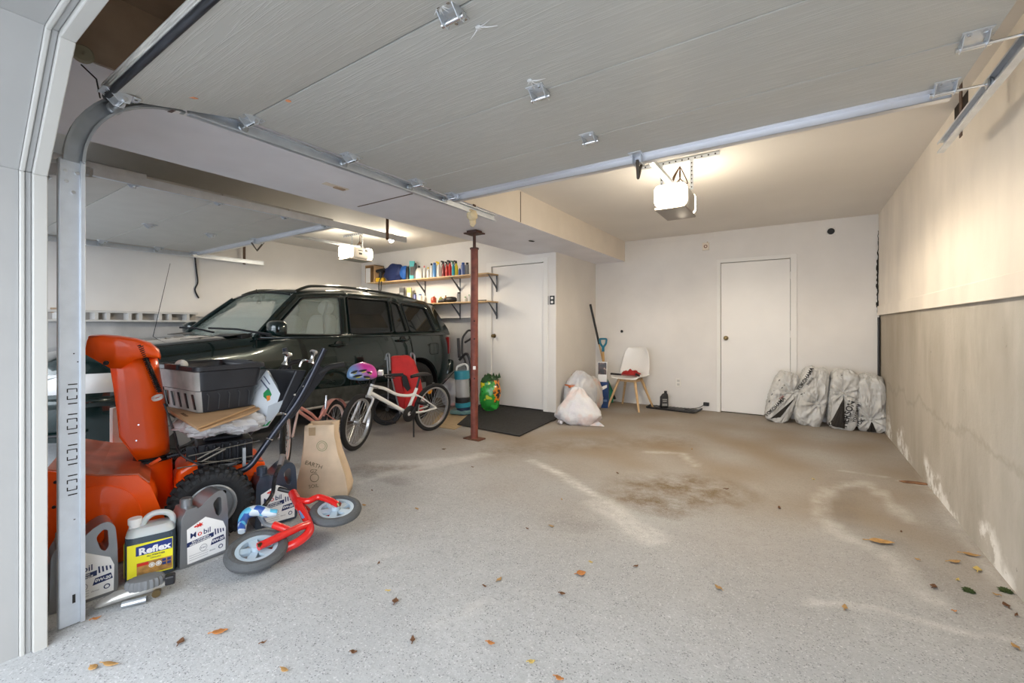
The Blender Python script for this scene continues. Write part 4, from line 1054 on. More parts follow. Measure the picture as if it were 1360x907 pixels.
# -- handlebars and dash panel ----------------------------------------------------------------
def bar(y, top):
    pts = [Vector((.02, y, .30)), Vector((-.10, y, .294)), Vector((-.175, y, .315)), Vector((-.29, y, .48)), Vector((-.411, y, .639)), Vector((-.475, y, .76)), top]
    return fillet(pts, .06, 4)
for y, top in ((.235, sb(431, 463, .235)), (-.235, sb(378, 462, -.235))):
    MB().tube(bar(y, top), .0165, 12).build('handlebar', M_NAVY, snow)
flat = [sb(*p, .225) for p in ((373, 556), (388, 556), (436, 492), (420, 484), (411, 492))]
MB().prism(flat, (0, .006, 0)).build('side_bracket', M_BLKM, snow, None, bev=.002)
bl = MB()
for (u, v) in ((403, 513), (391, 524)): q = sb(u, v, .231); bl.lathe([(0, .012), (.006, .012), (.009, .006), (.010, 0), (0, 0)], q, (0, 1, 0), 10)
for (u, v) in ((377, 549), (358, 583)):
    q = sb(u, v, .24); bl.torus(q, Vector((-.4, 0, .9)), .016, .004, 14, 6)
bl.build('chrome_bolts', M_CHROME, snow)
for y, pts in ((.22, ((424, 497), (437, 487), (457, 484))), (-.22, ((372, 492), (385, 482), (400, 479)))):
    q = [sb(u, v, y) for u, v in pts]; MB().tube(fillet(q, .04, 4), .0165, 12).build('hand_grip', M_BLACK, snow)
lv = [sb(*p, .10) for p in ((398, 487), (402, 477), (412, 480), (419, 484))]; MB().tube(fillet(lv, .02, 3), .006, 6).build('drive_lever', M_CHROME, snow)
# dash: a sloping box between the bars
A, B_, C_, D_ = sb(350, 491, -.215), sb(408, 492, .215), sb(383, 548, .215), sb(330, 545, -.215)
up_ = Vector((.035, 0, .02)); dash = MB().loft([[A, B_, C_, D_], [v + Vector((.06, 0, .01)) for v in (A, B_, C_, D_)]])
dash.build('dash_panel', M_BLKM, snow, None, bev=.008)
e_ = (B_ - A); nrm = (C_ - A).cross(B_ - A).normalized()
if nrm.x > 0: nrm = -nrm
tx = text('model_number', '270', .055, frame((A + B_ + C_ + D_) / 4 + (A - B_) * .05 + Vector((.066, 0, .012)), (B_ - A), ((B_ - A).cross(C_ - B_) if (B_ - A).cross(C_ - B_).x > 0 else (C_ - B_).cross(B_ - A))), mat('white lettering', (.62, .62, .62), .4), snow, shear=.2, bold=.001, sx=2.2)
for (u, v, y, s_) in ((382, 470, -.06, 1.0), (417, 467, .13, .8)):
    q = sb(u, v, y); dn = Vector((.0, 0, -1))
    MB().lathe([(0, .012), (.018 * s_, .011), (.028 * s_, .004), (.030 * s_, -.004), (.022 * s_, -.012), (.012, -.018), (.009, -.035), (.013, -.055), (.02, -.07), (.0, -.07)], q, (-.25, 0, 1), 24).build('chrome_knob', M_CHROME, snow)
# ======================= the heap on top of it ===================================================
rzS = math.atan2(SF.y, SF.x)
M_TOTE = mat('black tote plastic', (.020, .022, .028), .38, var=.3, vscale=6)
M_TOTEG = mat('faded grey tote end', (.42, .41, .39), .55, var=.35, vscale=7)
tz = SW(sb(250, 545, .10)).z; tcx, tcy = -.04, -.03
tote = thing('storage_tote', 'open black plastic tote with faded grey end on the snow thrower', 'tote', SW((-.015, .0, tz - SZ)), rzS + math.radians(20))
def tote_ring(z, lx, ly, r=.04): return [Vector((p[0], p[1], z)) for p in rrect(lx, ly, r, 5)]
ob = MB().loft([tote_ring(0, .27, .40), tote_ring(.11, .30, .435), tote_ring(.115, .315, .45), tote_ring(.225, .335, .475)], cap=False)
ob.loft([tote_ring(.012, .25, .38), tote_ring(.225, .32, .46)], cap=False); ob.add(tote_ring(.012, .25, .38), [tuple(range(24))]); ob.add(tote_ring(0, .27, .40), [tuple(range(24))])
o = ob.build('bin', [M_TOTE, M_TOTEG], tote, 30)
for p in o.data.polygons:
    if abs(p.normal.x) > .6 and p.center.x > .1: p.material_index = 1
rm = MB().loft([tote_ring(.213, .345, .485), tote_ring(.218, .36, .50), tote_ring(.238, .36, .50), tote_ring(.242, .345, .485), tote_ring(.238, .32, .46), tote_ring(.213, .32, .46)], closed=True, cap=False)
rm.bx((-.19, -.07, .218), (-.17, .07, .246)).bx((.17, -.07, .218), (.19, .07, .246)); rm.build('rim', M_TOTE, tote, 40)
rb = MB()
for k in range(5): y = -.16 + k * .08; rb.prism([(.139 + .0, y - .008, .015), (.139, y + .008, .015), (.153, y + .008, .095), (.153, y - .008, .095)], (.004, 0, 0))
rb.build('end_slots', M_BLACK, tote, None)
rb = MB()
for k in range(5): x = -.10 + k * .05; rb.tube([(x, .2005, .01), (x + .002, .2175, .085), (x + .012, .221, .098)], .003, 5)
rb.build('side_ribs', mat('tote highlight', (.06, .065, .075), .3), tote)
tag(MB().ell(SW((.115, .02, tz - SZ + .235)), (.035, .03, .03), n=14, k=8).build('white_ball', mat('white foam', (.72, .70, .66), .7)), 'white round foam lump in the grey end of the tote', 'foam ball')
cl_ = thing('work_glove_pile', 'dark folded cloth lying inside the black tote', 'cloth', SW((-.02, 0, tz - SZ + .014)), rzS)
MB().ell((.01, 0, .112), (.105, .15, .095), n=18, k=10, fn=lambda q, v: q * (1 + .2 * noise.noise(v * 3))).build('cloth', mat('dark cloth', (.03, .032, .04), .9, bump=.4, bscale=30), cl_)
cl_.name = 'folded_cloth'
M_CARD = mat('brown cardboard', (.48, .31, .17), .8, var=.12, vscale=6)
def flat_box(nm, lab, pts, z, th, marks=None):
    """a flattened carton: outline traced at its own height"""
    P = [at(u, v, Z=z) for u, v in pts]; c = sum(P, Vector()) / len(P)
    t = tag(MB().prism([p - c for p in P], (0, 0, -th)).build(nm, M_CARD, None, None, bev=.002), lab, 'cardboard'); t.location = c; return t, P, c
zc = tz - .004
t, P, c = flat_box('flattened_carton', 'upper flattened brown carton directly under the black tote', ((220, 541), (262, 568), (322, 545), (339, 539), (328, 530), (262, 528)), zc, .010)
x_ = (at(262, 568, Z=zc) - at(220, 541, Z=zc)).normalized()
text('carton_print', 'THIS SIDE UP', .020, frame(at(240, 551, Z=zc) - c + Vector((.012, .01, .0006)), x_, (0, 0, 1)), mat('brown ink', (.12, .06, .03), .8), t)
t2, P2, c2 = flat_box('flattened_carton', 'lower flattened brown carton on the clear plastic bags', ((223, 545), (266, 571), (330, 549), (345, 542), (334, 532), (262, 530)), zc - .013, .010)
# clear plastic bags heaped over the engine
M_CLEAR = mat('clear crumpled plastic', (.80, .80, .82), .16, alpha=.62, spec=.8, var=.10, vscale=14)
M_CLEARW = mat('milky crumpled plastic', (.74, .74, .76), .22, alpha=.88, spec=.7)
def crumple(mb, c, r, amp=.25, f=3.0, seed=0, n=40, k=24, fold=.06):
    o = Vector((seed * 3.7, seed * 1.3, 0))
    def fn(q, v):
        a = noise.noise(v * f + o); b = 1 - abs(noise.noise(v * f * 2.3 + o)) * 2; d = abs(noise.noise(v * f * 5 + o))
        return q * (1 + amp * a + fold * b - fold * .8 * d)
    return mb.ell(c, r, n=n, k=k, fn=fn)
zb = tz - .03
bg_ = thing('clear_plastic_bag', 'heap of crumpled clear plastic bags between cartons and snow thrower engine', 'plastic bag', SW((-.04, .02, tz - SZ - .115)), rzS)
crumple(MB(), (0, .06, .040), (.18, .21, .046), seed=1).build('sheeting', M_CLEARW, bg_, 60)
crumple(MB(), (-.10, .15, .035), (.12, .12, .055), seed=2, f=4).build('sheeting', M_CLEAR, bg_, 60)
crumple(MB(), (.06, .15, .035), (.10, .11, .055), seed=3, f=4).build('sheeting', M_CLEAR, bg_, 60)
# glossy printed carton leaning on the handlebar
M_GLOSS = mat('glossy white card', (.74, .80, .86), .25, coat=.5)
P = [SW(sb(u, v, y)) for u, v, y in ((354, 491, .06), (377, 531, .20), (352, 566, .21), (340, 569, .20), (326, 529, .05))]
_o = Vector((0, 0, CH)); _n = (P[1] - P[0]).cross(P[4] - P[0]).normalized(); P = [_o + ray(u, v) * ((P[0] - _o).dot(_n) / ray(u, v).dot(_n)) for u, v in ((354, 491), (377, 531), (352, 566), (340, 569), (326, 529))]
c = sum(P, Vector()) / 5; t = thing('printed_carton', 'glossy white printed carton standing propped against the handlebar', 'carton', c)
nrm = (P[1] - P[0]).cross(P[4] - P[0]).normalized(); nrm = -nrm if nrm.dot(c - Vector((0, 0, CH))) > 0 else nrm
MB().prism([p - c for p in P], -nrm * .03).build('carton', M_GLOSS, t, None, bev=.002)
def on_face(pts, nm, m, lift=.0015):
    q = []
    for u, v in pts:
        r = ray(u, v); k = (P[0] - Vector((0, 0, CH))).dot(nrm) / r.dot(nrm); q.append(Vector((0, 0, CH)) + r * k + nrm * lift - c)
    return MB().prism(q, -nrm * .001).build(nm, m, t, None)
on_face(((350, 522), (357, 515), (361, 524), (356, 532), (350, 527)), 'green_print', mat('green ink', (.03, .30, .10), .4))
on_face(((354, 526), (359, 525), (359, 531), (355, 533)), 'orange_print', mat('orange ink', (.85, .26, .04), .4), .002)
on_face(((345, 561), (360, 559), (356, 565), (346, 567)), 'green_print', mat('green ink', (.03, .30, .10), .4))
for (a, b_, d) in (((346, 505), (357, 519), 1.2), ((350, 500), (358, 511), 1), ((333, 523), (343, 512), 1), ((335, 526), (346, 514), 1)):
    on_face((a, b_, (b_[0] + d, b_[1] - d), (a[0] + d, a[1] - d)), 'text_lines', mat('ink blue', (.10, .12, .2), .5))
q = [SW(sb(u, v, .215)) - c for u, v in ((356, 540), (376, 532), (372, 545), (352, 565))]
MB().prism(q, (0, 0, .003)).build('flap', M_GLOSS, t, None)
# white board behind the chute
pb = at(158, 560, T=2.55); t = thing('white_board', 'narrow white board standing between the chute and the car', 'board', (pb.x, pb.y, fz(pb.y)))
MB().bx((-.012, -.045, 0), (.012, .055, .60)).build('plank', M_TRIM, t, None, bev=.003)
t.rotation_euler = (0, 0, .5)
# ======================= jugs, hand tool, red bike, paper bag ==========================
M_SILV = mat('silver grey plastic', (.27, .28, .295), .28, .65, coat=.4)
M_SILVD = mat('blue grey plastic', (.05, .065, .095), .28, .4, coat=.4)
M_LABEL = mat('label paper white', (.82, .82, .82), .4)
M_NAVI = mat('navy ink', (.012, .025, .10), .4)
M_RED = mat('red ink', (.62, .03, .02), .4)
M_GREYI = mat('grey ink', (.35, .36, .38), .5)
def jug_outline():
    L_ = [(0, 0), (.190, 0), (.195, .03), (.192, .19), (.186, .268), (.170, .292), (.150, .296), (.120, .282), (.085, .250), (.068, .244), (.066, .252), (.022, .252), (.020, .240), (.006, .215)]
    return [(p.x, p.y) for p in fillet([Vector((a, b, 0)) for a, b in L_], .012, 3, True)]
def jug_hole():
    return [(p.x, p.y) for p in fillet([Vector((a, b, 0)) for a, b in ((.128, .245), (.150, .268), (.163, .262), (.166, .195), (.156, .178), (.142, .190))], .012, 3, True)]
def oil_jug(lab, loc, rz, body, s=1.0, face='full'):
    t = thing('oil_jug', lab, 'oil jug', loc, rz, group='oil jugs'); t.scale = (s, s, s)
    solid(jug_outline(), [jug_hole()], (0, -.005, 0), (1, 0, 0), (0, 0, 1), (0, 1, 0), .105).build('bottle', body, t, 40, bev=.012, seg=3)
    MB().cyl((.044, .047, .250), (.044, .047, .284), .024, n=28).cyl((.044, .047, .284), (.044, .047, .288), .021, n=28).build('cap', body, t, 30, bev=.001)
    d = -.0062
    lab_ = [(.028, .012), (.180, .012), (.182, .115), (.170, .150), (.098, .196), (.026, .165)]
    MB().prism([(x, d, z) for x, z in lab_], (0, -.0006, 0)).build('label', M_LABEL, t, None)
    F = lambda x, z, k=0: frame((x, d - .0008 - k, z), (1, 0, 0), (0, -1, 0))
    text('brand_lettering', 'M', .033, F(.050, .131), M_NAVI, t, bold=.0002); text('brand_lettering', 'o', .033, F(.0755, .131), M_RED, t, bold=.0004); text('brand_lettering', 'bil', .033, F(.1045, .131), M_NAVI, t, bold=.0003)
    MB().prism([(x, d - .0008, z) for x, z in ((.026, .086), (.131, .095), (.131, .115), (.026, .106))], (0, -.0005, 0)).build('blue_band', M_NAVI, t, None)
    for k, l_ in enumerate(('FULL SYNTHETIC', 'HUILE SYNTHÉTIQUE')):
        text('band_text', l_, .0088, frame((.078, d - .0018, .1045 - k * .0095), (1, 0, .085), (0, -1, 0)), M_LABEL, t, bold=.0002)
    for k in range(4):
        x = .136 + k * .011
        MB().prism([(x, d - .0016, .100 + k * .001), (x + .005, d - .0016, .100 + k * .001), (x + .003, d - .0016, .127 - k * .003), (x - .002, d - .0016, .127 - k * .003)], (0, -.0004, 0)).build('stripe', M_NAVI, t, None)
    MB().prism([(x, d - .0008, z) for x, z in ((.118, .058), (.178, .064), (.172, .088), (.126, .084))], (0, -.0005, 0)).build('grade_patch', M_NAVI, t, None)
    text('grade_text', '0W-20', .0165, F(.148, .073, .001), M_LABEL, t, bold=.0004, shear=.15)
    MB().torus((.090, d - .0008, .062), (0, 1, 0), .014, .0012, 24, 5).build('seal_ring', M_GREYI, t)
    MB().torus((.160, d - .0008, .038), (0, 1, 0), .008, .0018, 20, 5).build('seal_ring', M_NAVI, t)
    text('fine_print', 'ILSAC', .008, F(.09, .062), M_NAVI, t); text('fine_print', 'dexos', .010, F(.125, .036), M_GREYI, t, shear=.2)
    for k in range(3): MB().bx((.034, d - .0012, .044 - k * .010), (.108, d - .0008, .0455 - k * .010)).build('fine_lines', M_GREYI, t, None)
    w = [(-.018, .002), (-.010, .007), (-.004, .004), (-.008, .014), (.002, .008), (.004, .018), (.010, .009), (.018, .012), (.013, .003), (.020, -.004), (.010, -.003), (.012, -.010), (.004, -.004), (-.006, -.009), (-.004, -.002), (-.014, -.004)]
    MB().prism([(.070 + x, d - .0008, .166 + z * .8) for x, z in w], (0, -.0005, 0)).build('red_emblem', M_RED, t, None)
    return t
def between(a, b):
    a, b = fl(*a), fl(*b); d = b - a; return a, math.atan2(d.y, d.x), d.to_2d().length
a, rz, w = between((238, 757), (303, 733)); oil_jug('silver oil jug standing between the yellow label jug and the red bike wheel', a, rz, M_SILV, w / .195)
a, rz, w = between((70, 815), (157, 785)); a2 = fl(157, 785); d = (fl(157, 785) - fl(96, 806)).normalized(); a = a2 - d * .192; a.z = fz(a.y)
oil_jug('silver oil jug standing tight against the door track upright', a, math.atan2(d.y, d.x), M_SILV, .985)
p = fl(338, 704); oil_jug('dark blue grey oil jug standing behind the knobbly wheel', (p.x, p.y, fz(p.y)), rz - .1, M_SILVD, 1.10)
# coolant jug
a, rz, w = between((164, 778), (236, 760)); s = w / .192
t = thing('coolant_jug', 'translucent jug of dark coolant with a yellow and blue label', 'coolant jug', a, rz); t.scale = (s, s, s)
M_COOL = mat('dark blue coolant plastic', (.045, .065, .085), .25, coat=.5); M_MILK = mat('milky jug plastic', (.50, .52, .52), .3, sub=.2)
def rring(z, w_, d_, r): return [Vector((.0925 + p[0], .055 + p[1], z)) for p in rrect(w_, d_, r, 5)]
MB().loft([rring(0, .17, .10, .03), rring(.006, .183, .113, .035), rring(.17, .185, .115, .035), rring(.20, .182, .112, .035)], cap=True).build('bottle', M_COOL, t, 40)
MB().loft([rring(.2005, .181, .111, .035), rring(.225, .165, .10, .035), rring(.235, .14, .085, .03)], cap=True).build('shoulder', M_MILK, t, 40)
MB().cyl((.035, .055, .222), (.035, .055, .25), .022, n=24).cyl((.035, .055, .248), (.035, .055, .275), .026, n=24).build('cap', M_TRIM, t, 30, bev=.002)
hp = [(.058, .055, .225), (.075, .055, .262), (.105, .055, .280), (.150, .055, .272), (.172, .055, .245), (.170, .055, .205)]
MB().tube(spline([Vector(p) for p in hp], 5), [.013] * 26, 10).build('handle', M_MILK, t)
M_YEL = mat('yellow label', (.85, .78, .03), .4); M_COB = mat('cobalt label', (.02, .04, .20), .4); M_TAN = mat('tan picture', (.42, .22, .06), .5, var=.4, vscale=40)
dy = -.0035
MB().bx((.012, dy, .022), (.174, dy + .001, .172)).build('label', M_YEL, t, None)
MB().prism([(.042, dy - .001, .118), (.172, dy - .001, .120), (.172, dy - .001, .168), (.042, dy - .001, .160)], (0, .0008, 0)).build('blue_panel', M_COB, t, None)
MB().bx((.045, dy - .001, .028), (.172, dy, .085)).build('picture_panel', M_TAN, t, None)
text('product_name', 'Reflex', .040, frame((.108, dy - .0018, .136), (1, 0, .02), (0, -1, 0)), M_LABEL, t, bold=.0016, sx=1.12)
text('label_text', 'ALL-WEATHER', .010, frame((.112, dy - .0012, .109), (1, 0, 0), (0, -1, 0)), M_NAVI, t); text('label_text', 'COOLANT', .008, frame((.112, dy - .0012, .097), (1, 0, 0), (0, -1, 0)), M_NAVI, t)
MB().bx((.046, dy - .0016, .070), (.086, dy - .001, .083)).build('red_flash', M_RED, t, None)
for x in (.098, .122): MB().torus((x, dy - .0014, .064), (0, 1, 0), .0095, .0018, 20, 5).cyl((x, dy - .0008, .064), (x, dy - .0016, .064), .006, n=12).build('round_seal', M_LABEL, t)
for x, z in ((.142, .074), (.160, .074), (.142, .058), (.160, .058)): MB().bx((x - .007, dy - .0014, z - .006), (x + .007, dy - .001, z + .006)).build('icon', M_COB, t, None)
# side of the label round the left end
MB().bx((-.0012, .02, .022), (.0, .09, .172)).build('side_label', M_YEL, t, None); MB().bx((-.002, .03, .028), (-.0014, .085, .06)).build('bar_code_patch', M_LABEL, t, None)
gr = MB()
for k in range(14): gr.bx((.03 + k * .0105, dy + .001, .182), (.035 + k * .0105, dy + .004, .195))
gr.build('grip_ridges', M_COOL, t, None)
# silver hand tool on the floor
a, b = fl(126, 812), fl(231, 786); d = b - a; t = thing('hand_tool', 'silver and grey hand tool with ribbed round grip lying in front of the jugs', 'tool', (a.x, a.y, fz(a.y)), math.atan2(d.y, d.x)); Lg = d.length
rings = []
for q, hw, zb_, zt in ((0, .008, .010, .026), (.06, .020, .012, .034), (.22, .028, .016, .052), (.40, .030, .018, .060), (.62, .030, .020, .062), (.80, .022, .024, .060), (.9, .014, .03, .056)):
    x = q * Lg; rings.append([(x, hw * math.cos(2 * PI * k / 12) , (zb_ + zt) / 2 + (zt - zb_) / 2 * math.sin(2 * PI * k / 12)) for k in range(12)])
MB().loft(rings).build('body', mat('satin silver', (.50, .49, .46), .32, .6), t, 60)
rp = []
for k in range(40): rp.append(.046 + (.004 if k % 2 else 0))
dsk = MB(); dsk.loft([[(Lg * .62 + rp[k] * f * math.cos(2 * PI * k / 40) * 1.25, rp[k] * f * .8 * math.sin(2 * PI * k / 40), z) for k in range(40)] for f, z in ((.98, .048), (1, .055), (1, .072), (.90, .082), (.5, .086))])
dsk.build('ribbed_grip', mat('grey rubber', (.14, .145, .15), .6), t, 30)
MB().bx((Lg * .88, -.018, .034), (Lg * 1.02, .018, .070)).build('end_cap', M_BLACK, t, None, bev=.006)
MB().cyl((Lg * .35, -.030, .012), (Lg * .66, -.038, .015), .012, n=10).build('steel_bar', M_STEELD, t)
MB().cyl((Lg * .78, -.034, .022), (Lg * .78, -.01, .022), .014, n=14).build('pivot_screw', M_BRASS, t)
# ---------------- red bike lying on its side ------------------------------------------------
def tyre_wheel(parent, c, ax, R, tr, m_t, m_r, hub=.02, style='spokes', rim=.012, ns=24, nm='wheel', mag=5, m_s=None):
    c, ax = Vector(c), Vector(ax).normalized(); u, w, _ = basis(ax)
    o = MB().torus(c, ax, R - tr, tr, 48, 10).build(nm, m_t, parent)
    MB().lathe([(R - 2 * tr - rim, -tr * .55), (R - 1.55 * tr, -tr * .6), (R - 1.55 * tr, tr * .6), (R - 2 * tr - rim, tr * .55)], c, ax, 48, closed=True).build('rim', m_r, o, 40)
    s = MB()
    if style == 'spokes':
        for k in range(ns):
            a = 2 * PI * k / ns; e = u * math.cos(a) + w * math.sin(a); a2 = a + (.5 if k % 2 else -.5); e2 = u * math.cos(a2) + w * math.sin(a2); sd = 1 if (k // 2) % 2 else -1
            s.tube([c + e2 * hub * .8 + ax * hub * 1.1 * sd, c + e * (R - 2 * tr - rim * .5)], .0016, 4, cap=False)
    else:
        for k in range(mag):
            a = 2 * PI * k / mag; e = u * math.cos(a) + w * math.sin(a); t_ = -u * math.sin(a) + w * math.cos(a)
            s.prism([c + e * hub + t_ * .014 - ax * .008, c + e * (R - 2 * tr) + t_ * .020 - ax * .008, c + e * (R - 2 * tr) - t_ * .020 - ax * .008, c + e * hub - t_ * .014 - ax * .008], ax * .016)
    s.cyl(c - ax * hub * 1.3, c + ax * hub * 1.3, hub, n=14); s.build('spokes', m_s or m_r, o, 30); return o
M_REDP = mat('red bike paint', (.62, .015, .012), .25, coat=.8)
M_MAG = mat('pale blue grey plastic', (.42, .52, .60), .4)
M_TYB = mat('grey black bike tyre', (.085, .09, .095), .65, bump=.5, bscale=70)
tilt = math.radians(13); vdir = Vector((.86, -.5, 0)).normalized(); NB = (Vector((0, 0, 1)) * math.cos(tilt) + vdir * math.sin(tilt)).normalized()
P1 = at(341, 731, Z=.135)
def onb(u, v, h=0.0):
    r = ray(u, v); o = Vector((0, 0, CH)); k = (P1 + NB * h - o).dot(NB) / r.dot(NB); return o + r * k
P2 = onb(446, 678, .01)
rb_ = thing('balance_bike', 'small red kids bike with pale blue wheels lying on its side on the floor', 'bicycle', (P1.x, P1.y, fz(P1.y)))
ofr = Matrix.Translation(-Vector(rb_.location)); Q = lambda p: ofr @ p
tyre_wheel(rb_, Q(P1), NB, .128, .024, M_TYB, M_MAG, .022, 'mag')
N2 = (NB + vdir * -.06).normalized(); tyre_wheel(rb_, Q(P2), N2, .128, .022, M_TYB, M_MAG, .022, 'mag')
fr = MB(); R_ = .015
hd0, hd1 = onb(389, 655, .015), onb(398, 672, .02)
bbk = onb(412, 700, .01)
fr.tube([Q(p) for p in (hd0, hd1)], .024, 12)
fr.tube(fillet([Q(p) for p in (hd1, onb(408, 690, .015), onb(413, 705, .01), onb(400, 718, .0), onb(375, 730, -.02))], .06, 5), .021, 10)
fr.tube([Q(p) for p in (onb(343, 726, .045), onb(398, 700, .035), onb(410, 696, .02))], .018, 10)
fr.tube([Q(p) for p in (onb(364, 697, .04), onb(388, 706, .03))], .018, 10)
fr.tube(fillet([Q(p) for p in (onb(343, 733, -.045), onb(385, 727, -.03), onb(408, 712, -.0))], .06, 4), .013, 10)
fr.build('frame', M_REDP, rb_, 40)
fk = MB()
fk.tube(fillet([Q(p) for p in (onb(396, 664, .03), onb(410, 666, .04), onb(422, 659, .045), onb(438, 664, .045), onb(450, 671, .045))], .03, 4), .0165, 10)
fk.tube(fillet([Q(p) for p in (onb(400, 670, .0), onb(412, 682, -.02), onb(425, 684, -.04), onb(446, 680, -.04))], .03, 4), .0165, 10)
fk.build('fork', M_REDP, rb_, 40)
MB().cyl(Q(onb(451, 672, .05)), Q(onb(449, 668, .062)), .009, n=8).cyl(Q(onb(345, 725, .05)), Q(onb(345, 722, .062)), .009, n=8).build('axle_nuts', M_BRASS, rb_)
MB().box(Q(onb(401, 683, .030)), (.016, .07, .004), rot=frame((0, 0, 0), (onb(405, 690, .03) - onb(398, 674, .03)).cross(NB), NB).to_3x3()).build('blue_sticker', mat('blue sticker', (.10, .20, .42), .5), rb_, None)
hb = fillet([Q(p) for p in (onb(386, 653, .02), onb(370, 649, .03))], .02); MB().tube(hb, .012, 8).build('stem', M_BLACK, rb_)
P_ = [onb(344, 678, -.0), onb(354, 668, .02), onb(362, 655, .03), onb(364, 640, .10), onb(367, 628, .18), at(372, 618, T=2.35)]
tip = at(376, 604, T=2.35)
MB().tube(spline([Q(p) for p in P_], 5), .010, 8).build('handlebar', M_BLACK, rb_)
MB().tube([Q(P_[-1]), Q(tip)], .015, 10).build('hand_grip', mat('worn grey grip', (.17, .15, .14), .7), rb_)
# patterned saddle
def saddle_mat():
    m = bpy.data.materials.new('blue patchwork vinyl'); m.use_nodes = True; nt = m.node_tree; b = nt.nodes['Principled BSDF']; b.inputs['Roughness'].default_value = .35
    tc = node(nt, 'ShaderNodeTexCoord'); v = node(nt, 'ShaderNodeTexVoronoi'); v.inputs['Scale'].default_value = 34; nt.links.new(tc.outputs['Object'], v.inputs['Vector'])
    r = node(nt, 'ShaderNodeValToRGB'); r.color_ramp.interpolation = 'CONSTANT'; e = r.color_ramp.elements; e[0].color = (.03, .09, .34, 1); e[1].position = .35; e[1].color = (.55, .62, .68, 1); x = e.new(.6); x.color = (.10, .42, .62, 1); x = e.new(.8); x.color = (.04, .16, .42, 1)
    nt.links.new(v.outputs['Color'], r.inputs[0]); nt.links.new(r.outputs[0], b.inputs['Base Color']); return m
sp = [onb(321, 706, .02), onb(323, 690, .035), onb(330, 681, .05), onb(343, 678, .055), onb(356, 681, .05), onb(368, 681, .045)]
MB().tube(spline([Q(p) for p in sp], 6), [.016 + .010 * math.sin(PI * k / 30) for k in range(31)], 12).build('saddle', saddle_mat(), rb_)
MB().tube([Q(onb(345, 685, .03)), Q(onb(352, 696, .02)), Q(onb(366, 700, .02))], .011, 8).build('seat_post', M_STEELD, rb_)
# ---------------- brown paper bag -------------------------------------------------------------
a, b = fl(391, 666), fl(462, 664); d = b - a; w = d.length; zt = at(418, 560, T=(a - Vector((0, 0, CH))).dot(Vector((FW[0], FW[1], 0)))+.12).z - fz(a.y)
t = thing('paper_bag', 'tall open brown paper leaf bag standing in front of the pink bike', 'paper bag', (a.x, a.y, fz(a.y)), math.atan2(d.y, d.x))
M_PAPER = mat('brown kraft paper', (.66, .51, .36), .8, var=.10, vscale=9, bump=.25, bscale=12)
def bag_ring(z, x0, x1, dep, pinch, wob=0.0):
    n = 8; r = []
    cs = [(x0, 0), (x1, 0), (x1 - pinch, dep / 2), (x1, dep), (x0, dep), (x0 + pinch, dep / 2)]
    for i, p in enumerate(cs):
        q = cs[(i + 1) % 6]
        for k in range(6): s_ = k / 6; r.append(Vector((p[0] + (q[0] - p[0]) * s_ + wob * noise.noise(Vector((i + s_ * 2, z * 9, 1))), p[1] + (q[1] - p[1]) * s_ + wob * noise.noise(Vector((i + s_ * 2, z * 9, 5))), z)))
    return r
rs = [bag_ring(0, .01, w * .98, .17, .0), bag_ring(.05, 0, w, .18, .0, .006), bag_ring(zt * .3, .02, w * .93, .17, .015, .012), bag_ring(zt * .6, .045, w * .82, .15, .03, .014), bag_ring(zt * .85, .06, w * .74, .13, .035, .014), bag_ring(zt, .065, w * .73, .13, .03, .018)]
PBAG = MB().loft(rs, cap=False).add(rs[0], [tuple(range(36))]).build('bag', M_PAPER, t, 25, solid=.002)
INK = mat('faint brown ink', (.15, .12, .07), .8)
def bt(s_, x, z, sz, rot=0.0, nm='bag_print'):
    # front sheet leans back with height
    return text(nm, s_, sz, frame((x, -.022 , z), (math.cos(rot), 0, math.sin(rot)), (0, -1, .1)), INK, t, ext=.0003)
bt('EARTH', .115, zt * .47, .036, -.35); bt('GZ', .115, zt * .385, .032, -.1); bt('SOIL', .115, zt * .19, .030, .1)
MB().torus((.12, -.020, zt * .30), (0, 1, .0), .025, .0018, 24, 4).build('print_ring', INK, t)
MB().torus((.165, -.018, zt * .72), (0, 1, .0), .032, .0018, 24, 4).torus((.165, -.018, zt * .72), (0, 1, 0), .022, .0014, 24, 4).build('print_ring', mat('faint green ink', (.28, .30, .16), .8), t)
MB().bx((.085, -.016, zt * .86), (.125, -.0155, zt * .97)).build('print_patch', mat('faint brown patch', (.40, .28, .16), .8), t, None)
drape(PBAG, [o for o in t.children if o.name.startswith('print') or o.name.startswith('bag_print')], .0045)
# ======================= bikes, helmet, stroller, vacuum, mats, bags by the rear door ==================
M_WHITEP = mat('white bike paint', (.80, .80, .78), .28, coat=.6)
M_ALUR = mat('alloy rim', (.62, .63, .64), .3, .8)
def bike_frame(origin, dirv, lean):
    """returns a function (along, up, out) -> point, for a bike plane leaning by lean towards out"""
    d = Vector(dirv).normalized(); out = Vector((d.y, -d.x, 0)); up = (Vector((0, 0, 1)) * math.cos(lean) + out * math.sin(lean)); o2 = (out * math.cos(lean) - Vector((0, 0, 1)) * math.sin(lean))
    return (lambda a, u, o=0.0: Vector(origin) + d * a + up * u + o2 * o), d, up, o2
# ---- white child's mountain bike, nose towards the camera side, on its kickstand ------------------
cf, crr = fl(473, 597), fl(573, 571.5); R = .262
crr.z = 0; cf.z = 0
dB = (cf - crr).normalized(); WBs = (cf - crr).length
B, d, up, o2 = bike_frame((crr.x, crr.y, 0), dB, math.radians(-5))
if o2.x < 0: pass
wb = thing('mountain_bike', 'white kids mountain bike on its kickstand with a helmet on the handlebar', 'bicycle', (crr.x, crr.y, 0)); OF = Matrix.Translation(-Vector(wb.location)); G = lambda *a: OF @ B(*a)
tyre_wheel(wb, G(0, R, 0), o2, R, .022, M_TYRE, M_ALUR, .018, ns=28)
